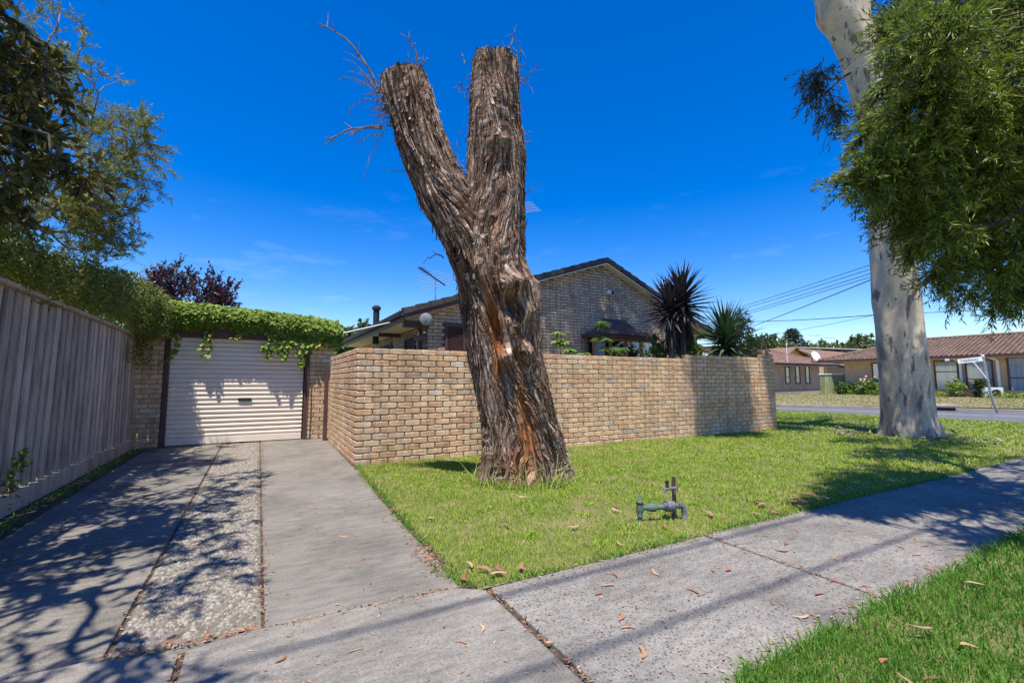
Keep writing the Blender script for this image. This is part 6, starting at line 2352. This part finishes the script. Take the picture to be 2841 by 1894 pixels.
b.tube([pt(0.366, 0.105), pt(0.395, 0.10), pt(0.408, 0.07), pt(0.41, -0.05)], [0.022, 0.024, 0.024, 0.021], 12)
b.build('elbow', MAT['brass_grey'], tap, smooth=True)
pk = thing('star_picket', pt(0.345, 0) + np.array([0.03, 0.06, 0]), 'short rusty steel stake holding the garden tap upright', 'stake')
c_ = pt(0.345, 0) + np.array([0.03, 0.06, 0])
b = MB()
b.box(c_[0] - 0.018, c_[0] + 0.018, c_[1] - 0.003, c_[1] + 0.003, -0.1, 0.335)
b.box(c_[0] - 0.003, c_[0] + 0.003, c_[1] - 0.020, c_[1] + 0.020, -0.1, 0.334)
b.build('stake', MAT['rust'], pk)
gt = thing('garden_tap', c_ + np.array([-0.035, -0.03, 0]), 'small tarnished garden tap tied to the rusty stake', 'tap')
c2_ = c_ + np.array([-0.035, -0.03, 0])
b = MB()
b.tube([c2_ + np.array([0, 0, -0.05]), c2_ + np.array([0, 0, 0.24])], 0.012, 10)
b.build('riser', MAT['brass_grey'], gt, smooth=True)
b = MB()
q0 = c2_ + np.array([0, 0, 0.245])
b.tube([q0 + ax_ * 0.02, q0 - ax_ * 0.02, q0 - ax_ * 0.06, q0 - ax_ * 0.085 + np.array([0, 0, -0.012]), q0 - ax_ * 0.098 + np.array([0, 0, -0.04])], [0.015, 0.014, 0.016, 0.014, 0.014], 12)
b.build('spout', MAT['brass_grey'], gt, smooth=True)
b = MB()
b.lathe([(0.012, 0), (0.017, 0.012), (0.012, 0.02), (0.009, 0.03), (0.018, 0.034), (0.018, 0.058), (0.010, 0.062), (0, 0.062)], q0 - ax_ * 0.06 + np.array([0, 0, 0.008]), (0, 0, 1), 10)
b.build('tap_handle', MAT['black'], gt, smooth=False)
b = MB()
for k in range(5):
    b.tube([c_ + np.array([-0.05, -0.045, 0.20 + 0.012 * k]), c_ + np.array([0.024, -0.03, 0.205 + 0.012 * k]), c_ + np.array([0.026, 0.02, 0.21 + 0.01 * k])], 0.003, 4)
b.build('wire_tie', MAT['twig'], gt)

# ------------------------------------------------------------------ grass
def inpoly(x, y, poly):
    poly = np.array(poly)
    inside = np.zeros(len(x), bool)
    j = len(poly) - 1
    for i in range(len(poly)):
        xi, yi = poly[i]
        xj, yj = poly[j]
        c = ((yi > y) != (yj > y)) & (x < (xj - xi) * (y - yi) / (yj - yi + 1e-12) + xi)
        inside ^= c
        j = i
    return inside


def blades(poly, bands, zbase, hmul=1.0, avoid=None, margin=1.2):
    poly_a = np.array(poly)
    lo, hi = poly_a.min(0), poly_a.max(0)
    outp = []
    for (d0, d1, dens, h, wd) in bands:
        bx0, bx1 = max(lo[0], -1), min(hi[0], d1)
        by0, by1 = max(lo[1], -0.5), min(hi[1], d1)
        if bx1 <= bx0 or by1 <= by0:
            continue
        n = int((bx1 - bx0) * (by1 - by0) * dens)
        x = RNG.uniform(bx0, bx1, n)
        y = RNG.uniform(by0, by1, n)
        dd_ = np.hypot(x, y)
        lat = x * RT[0] + y * RT[1]
        dep = x * FW[0] + y * FW[1]
        k = (dd_ >= d0) & (dd_ < d1) & (np.abs(lat) < 1.30 * dep + margin) & (dep > -0.2) & inpoly(x, y, poly)
        if avoid is not None:
            k &= ~avoid(x, y)
        pn = vnoise(np.stack([x * 5, y * 5, x * 0], 1), 50)
        wn_ = vnoise(np.stack([x * 1.5 + 7, y * 1.5, x * 0], 1), 52) + 0.5 * vnoise(np.stack([x * 3.7, y * 3.7, x * 0], 1), 53)
        k &= RNG.random(n) < 0.80 + 0.35 * pn + 0.45 * np.minimum(wn_ + 0.25, 0)
        x, y = x[k], y[k]
        n = len(x)
        az = RNG.uniform(0, 2 * math.pi, n)
        lean = np.abs(RNG.normal(0.35, 0.35, n))
        hh = h * RNG.uniform(0.45, 1.25, n) * hmul * (1 + 0.25 * vnoise(np.stack([x * 2.3, y * 2.3, x * 0], 1), 51))
        d = np.stack([np.cos(az) * np.sin(lean), np.sin(az) * np.sin(lean), np.cos(lean)], 1)
        d2_ = norm(d + np.stack([np.cos(az), np.sin(az), -0.5 + 0 * az], 1) * RNG.uniform(0.1, 0.7, n)[:, None])
        fa = RNG.uniform(0, 2 * math.pi, n)
        sd_ = np.stack([np.cos(fa), np.sin(fa), 0 * fa], 1) * (wd * RNG.uniform(0.6, 1.2, n) / 2)[:, None]
        p = np.stack([x, y, np.full(n, zbase)], 1)
        m1 = p + d * (hh * 0.55)[:, None]
        tip = m1 + d2_ * (hh * 0.55)[:, None]
        outp.append(np.stack([p - sd_, p + sd_, m1 + sd_ * 0.8, m1 - sd_ * 0.8, tip], 1))
    V = np.concatenate(outp)
    n = len(V)
    base = (np.arange(n) * 5)[:, None]
    Q = base + np.array([[0, 1, 2, 3]])
    T = base + np.array([[3, 2, 4]])
    r_ = np.repeat(RNG.random(n), 5)
    return V.reshape(-1, 3), [Q, T], r_


lawn_poly = [(1.10, 2.46), (1.45, 2.43), (19.0, 2.43), (18.2, 11), (17.8, 24), (11.2, 24), (11.15, 6.67), (1.20, 6.67), (1.15, 6.3), (1.12, 4.2), (1.07, 2.9), (0.98, 2.62)]
def av(x, y):
    return (np.hypot(x - 2.79, y - 4.85) < 0.47) | (np.hypot(x - 12.38, y - 4.6) < 0.62)
BANDS = [(0, 3.6, 10000, 0.032, 0.0042), (3.6, 5.0, 7000, 0.033, 0.0055), (5.0, 7.5, 3800, 0.036, 0.008), (7.5, 12, 1500, 0.040, 0.013), (12, 24, 420, 0.05, 0.026)]
v, g, r = blades(lawn_poly, BANDS, -0.012, 1.0, av)
o = leafobj('lawn_grass', [(v, g, r)], MAT['grass'])
tag(o, 'short sunlit yellow-green lawn grass round the stump', 'grass', kind='stuff')
vb = [(0, 2.6, 14000, 0.058, 0.0042), (2.6, 4.0, 9000, 0.060, 0.005), (4.0, 7.0, 4200, 0.06, 0.008), (7.0, 14, 1300, 0.06, 0.014), (14, 22, 420, 0.06, 0.026)]
verge_poly = [(1.62, 1.20), (2.2, 1.19), (19.4, 1.19), (20.0, -4), (-1, -4), (-1, -0.3), (0.3, 0.0), (1.1, 0.6)]
v, g, r = blades(verge_poly, vb, 0.035)
o = leafobj('verge_grass', [(v, g, r)], MAT['grass_verge'])
tag(o, 'longer deep green grass of the near verge at lower right', 'grass', kind='stuff')
# longer fringe along the edges of lawn and verge
def fringe(line, dens, h, wd, spreadw, m, name, label, z0=-0.012):
    line = np.array(line, float)
    P = []
    for i in range(len(line) - 1):
        a, c = line[i], line[i + 1]
        ln = np.linalg.norm(c - a)
        k = int(ln * dens)
        t = RNG.random(k)[:, None]
        nn_ = np.array([-(c - a)[1], (c - a)[0]]) / ln
        P.append(a + (c - a) * t + nn_ * RNG.normal(0, spreadw, k)[:, None])
    P = np.concatenate(P)
    cl = vnoise(np.stack([P[:, 0] * 4, P[:, 1] * 4, P[:, 0] * 0], 1), 61)
    P = P[RNG.random(len(P)) < 0.55 + 0.6 * cl]
    n = len(P)
    p = np.stack([P[:, 0], P[:, 1], np.full(n, z0)], 1)
    D = norm(RNG.normal(0, 0.65, (n, 3)) * np.array([1, 1, 0.2]) + np.array([0, 0, 0.8]))
    return leafobj(name, [leaves(p, D, RNG.normal(0, 1, (n, 3)), h * RNG.uniform(0.4, 1.2, n), wd, 'lance')], m)
o = fringe([(1.16, 6.6), (1.10, 4.6), (1.05, 3.4), (0.98, 2.72), (1.12, 2.47), (1.5, 2.44), (4, 2.42), (9, 2.42)], 420, 0.06, 0.007, 0.022, MAT['grass_verge'], 'edge_grass', '')
tag(o, 'longer green grass fringe along the driveway edge of the lawn', 'grass', kind='stuff')
o = fringe([(1.55, 1.18), (2.5, 1.20), (5, 1.21), (10, 1.20)], 650, 0.085, 0.006, 0.020, MAT['grass_verge'], 'edge_grass', '', 0.02)
tag(o, 'overhanging grass fringe where the near verge meets the footpath', 'grass', kind='stuff')
o = fringe([(1.25, 6.64), (5, 6.66), (11, 6.66)], 130, 0.07, 0.008, 0.014, MAT['grass'], 'edge_grass', '')
tag(o, 'grass tufts along the foot of the brick garden wall', 'grass', kind='stuff')
o = fringe([(-1.85, 2.4), (-1.80, 5), (-1.84, 8), (-1.86, 10.0)], 420, 0.06, 0.007, 0.055, MAT['grass_verge'], 'weeds', '')
tag(o, 'straggling weeds along the foot of the paling fence', 'weeds', kind='stuff')
cx_ = RNG.uniform(1.4, 9.0, 150)
cy_ = RNG.uniform(2.5, 6.5, 150)
p = np.stack([np.repeat(cx_, 46), np.repeat(cy_, 46), np.full(150 * 46, -0.012)], 1)
p[:, :2] += RNG.normal(0, 0.035, (len(p), 2))
p = p[~av(p[:, 0], p[:, 1])]
D = norm(RNG.normal(0, 0.7, (len(p), 3)) * np.array([1, 1, 0.1]) + np.array([0, 0, 0.6]))
o = leafobj('lawn_weeds', [leaves(p, D, RNG.normal(0, 0.4, (len(p), 3)) + np.array([0, 0, 1.0]), 0.05 * RNG.uniform(0.5, 1.3, len(p)), 0.009, 'lance')], MAT['grass'])
tag(o, 'scattered coarser clumps of grass in the lawn', 'weeds', kind='stuff')
# straw-coloured stalks and tufts at the stump foot
b = MB()
for k in range(46):
    a = RNG.uniform(-2.7, -0.5)
    rr = RNG.uniform(0.52, 0.66)
    p = np.array([2.79, 4.85, 0]) + RT * rr * math.cos(a) + FW * rr * math.sin(a)
    q = p + np.array([RNG.normal(0, 0.10), RNG.normal(0, 0.05), RNG.uniform(0.12, 0.42) * RNG.uniform(0.5, 1)]) + FW * 0.02
    q2 = q + np.array([RNG.normal(0, 0.12), RNG.normal(0, 0.05), RNG.uniform(-0.08, 0.10)])
    b.tube([p, (p + q) / 2 + RNG.normal(0, 0.015, 3), q, q2], [0.004, 0.0035, 0.0028, 0.0015], 4)
o = b.build('grass_stalks', mat('straw_stalk', (0.42, 0.40, 0.15), (0.30, 0.32, 0.10), 9))
tag(o, 'pale straw grass stalks leaning on the foot of the stump', 'grass', kind='stuff')
n = 2600
a = RNG.uniform(0, 2 * math.pi, n)
rr = 0.50 + np.abs(RNG.normal(0, 0.07, n))
p = np.array([2.79, 4.85, -0.01]) + RT * (rr * np.cos(a))[:, None] + FW * (rr * np.sin(a))[:, None]
D = norm(RNG.normal(0, 0.45, (n, 3)) * np.array([1, 1, 0.1]) + np.array([0, 0, 0.9]))
o = leafobj('edge_grass', [leaves(p, D, RNG.normal(0, 1, (n, 3)), 0.10 * RNG.uniform(0.3, 1.3, n), 0.007, 'lance')], MAT['grass'])
tag(o, 'ring of longer grass round the foot of the stump', 'grass', kind='stuff')
# dry tufts on the far lawn
n = 16000
x = RNG.uniform(21, 36.5, n)
y = RNG.uniform(3, 22, n)
k = inpoly(x, y, fl)
x, y = x[k], y[k]
p = np.stack([x, y, 0.05 + np.maximum(0, x - 20) * 0.011], 1)
n = len(p)
D = norm(RNG.normal(0, 0.8, (n, 3)) * np.array([1, 1, 0.1]) + np.array([0, 0, 0.6]))
o = leafobj('far_grass', [leaves(p, D, RNG.normal(0, 1, (n, 3)), 0.06 * RNG.uniform(0.5, 1.3, n), 0.035, 'lance')], MAT['grass_dry'])
tag(o, 'dry brown lawn grass across the road', 'grass', kind='stuff')
# creeper shoots on the fence
cr = thing('fence_creeper', (-1.96, 5.75, 0.1), 'small dark creeper growing through the fence palings low at left', 'creeper')
cl = np.concatenate([np.array([-1.955, 5.78, 0.28]) + RNG.normal(0, 1, (70, 3)) * np.array([0.012, 0.06, 0.10]), np.array([-1.955, 5.95, 0.42]) + RNG.normal(0, 1, (40, 3)) * np.array([0.012, 0.05, 0.06])])
leafobj('foliage', [cloud_leaves(cl, 0.06, 0.03, np.array([0.4, 0, 0]))], MAT['leaf_vine'], cr)
b = MB()
b.tube([(-1.95, 5.72, 0.0), (-1.95, 5.78, 0.25), (-1.95, 5.9, 0.45)], [0.006, 0.005, 0.003], 5)
b.build('stem', MAT['bark_dark'], cr)

# ------------------------------------------------------------------ fallen leaves
MAT['litter'] = leafmat('fallen_leaf', [(0.34, 0.12, 0.05), (0.42, 0.27, 0.15), (0.26, 0.08, 0.045), (0.50, 0.38, 0.25), (0.20, 0.10, 0.06), (0.40, 0.16, 0.07)], 0.1, 0.7)
def sickle(seed):
    rg = np.random.default_rng(seed)
    n_ = 7
    V = []
    F = []
    bend = rg.uniform(0.05, 0.22) * rg.choice([-1, 1])
    for i_ in range(n_ + 1):
        x = i_ / n_
        w_ = 0.10 * math.sin(math.pi * (0.04 + 0.94 * x)) ** 0.8
        yc = bend * math.sin(math.pi * x)
        z_ = 0.03 + 0.10 * (x - 0.5) ** 2 * rg.uniform(0.4, 1.6)
        V += [(x - 0.5, yc - w_, z_ + 0.035), (x - 0.5, yc, z_), (x - 0.5, yc + w_, z_ + 0.02)]
        if i_:
            o_ = 3 * (i_ - 1)
            F += [(o_, o_ + 1, o_ + 4, o_ + 3), (o_ + 1, o_ + 2, o_ + 5, o_ + 4)]
    me = mkmesh('fallen_leaf', np.array(V), [np.array(F)], None, True)
    me.materials.append(MAT['litter'])
    return me
SK = [sickle(s) for s in range(8)]
def fallen(x, y, z, ln, label, group):
    o = bpy.data.objects.new('fallen_leaf', random.choice(SK))
    COL.objects.link(o)
    o.location = (x, y, z)
    o.rotation_euler = (random.uniform(-0.15, 0.15), random.uniform(-0.12, 0.12), random.uniform(0, 6.28))
    o.scale = (ln, ln * random.uniform(0.8, 1.5), ln)
    tag(o, label, 'leaf', group)
rl = np.random.default_rng(3)
for k in range(34):
    fallen(rl.uniform(1.2, 4.4), rl.uniform(1.28, 2.38), 0.001, rl.uniform(0.04, 0.10), 'curled brown gum leaf lying on the speckled concrete footpath', 'fallen leaves on the footpath')
for k in range(16):
    fallen(rl.uniform(0.1, 1.0), rl.uniform(2.6, 8.0), 0.0, rl.uniform(0.04, 0.09), 'dry leaf lying on the bare right-hand driveway concrete', 'fallen leaves on the driveway')
for k in range(12):
    fallen(rl.uniform(-0.1, 1.1), rl.uniform(1.5, 2.45), 0.004, rl.uniform(0.03, 0.07), 'dry leaf lying on the plain concrete where drive meets footpath', 'fallen leaves on the crossing')
for k in range(60):
    x, y = rl.uniform(1.3, 8.0), rl.uniform(2.5, 6.3)
    if math.hypot(x - 2.79, y - 4.85) < 0.7:
        continue
    fallen(x, y, 0.012, rl.uniform(0.06, 0.12), 'dry gum leaf caught in the sunlit lawn grass', 'fallen leaves on the lawn')
for (x, y) in ((1.22, 2.60), (1.34, 2.58), (1.10, 2.56), (1.48, 2.52), (1.18, 2.72), (1.28, 2.50)):
    fallen(x, y, 0.015, rl.uniform(0.09, 0.15), 'long pale strip of bark at the front corner of the lawn', 'bark strips at the lawn corner')
for k in range(26):
    fallen(rl.uniform(4.0, 5.2) + rl.normal(0, 0.5), rl.uniform(2.46, 2.75), 0.02, rl.uniform(0.10, 0.17), 'pinkish dry leaf in the drift beside the path past the valve', 'leaf drift by the path')
for k in range(9):
    fallen(rl.uniform(2.0, 3.6), rl.uniform(0.5, 1.1), 0.08, rl.uniform(0.06, 0.11), 'dry leaf resting on the deep green near verge', 'fallen leaves on the verge')
# crumbs of leaf litter along joints and edges
segs = [((1.154, 2.42), (1.154, 1.22), 90, 0.012), ((3.0, 2.4), (2.98, 1.2), 90, 0.012), ((0.01, 10.0), (0.04, 2.6), 420, 0.016), ((-0.61, 10.0), (-0.55, 2.62), 200, 0.012), ((-0.26, 2.5), (-0.26, 1.6), 70, 0.012), ((-0.55, 2.6), (0.05, 2.55), 160, 0.02), ((0.1, 2.54), (1.0, 2.5), 90, 0.015), ((1.0, 2.75), (1.10, 5.2), 240, 0.035), ((1.0, 2.75), (1.03, 3.2), 120, 0.04), ((1.7, 1.23), (4.5, 1.24), 420, 0.05), ((-1.70, 10), (-1.66, 3), 300, 0.05), ((1.3, 2.40), (5.5, 2.40), 150, 0.03), ((1.13, 9.5), (1.12, 6.7), 80, 0.02), ((-1.5, 10.0), (1.0, 10.0), 120, 0.04)]
P = []
for (a, c, k, s_) in segs:
    t = rl.random(k)[:, None]
    P.append(np.array(a) + (np.array(c) - np.array(a)) * t + rl.normal(0, s_, (k, 2)))
k = 260
P.append(np.stack([rl.uniform(-0.2, 4.5, k), rl.uniform(1.25, 2.42, k)], 1))
P.append(np.stack([rl.uniform(0.05, 1.05, 160), rl.uniform(2.6, 10, 160)], 1))
P = np.concatenate(P)
n = len(P)
p = np.stack([P[:, 0], P[:, 1], np.full(n, 0.006)], 1)
D = norm(rl.normal(0, 1, (n, 3)) * np.array([1, 1, 0.08]))
o = leafobj('leaf_litter', [leaves(p, D, np.tile([0, 0, 1.0], (n, 1)) + rl.normal(0, 0.25, (n, 3)), 0.028 * rl.uniform(0.4, 1.5, n), 0.009, 'lance')], MAT['litter'])
tag(o, 'crumbs of brown leaf litter gathered along the concrete joints', 'leaf litter', kind='stuff')
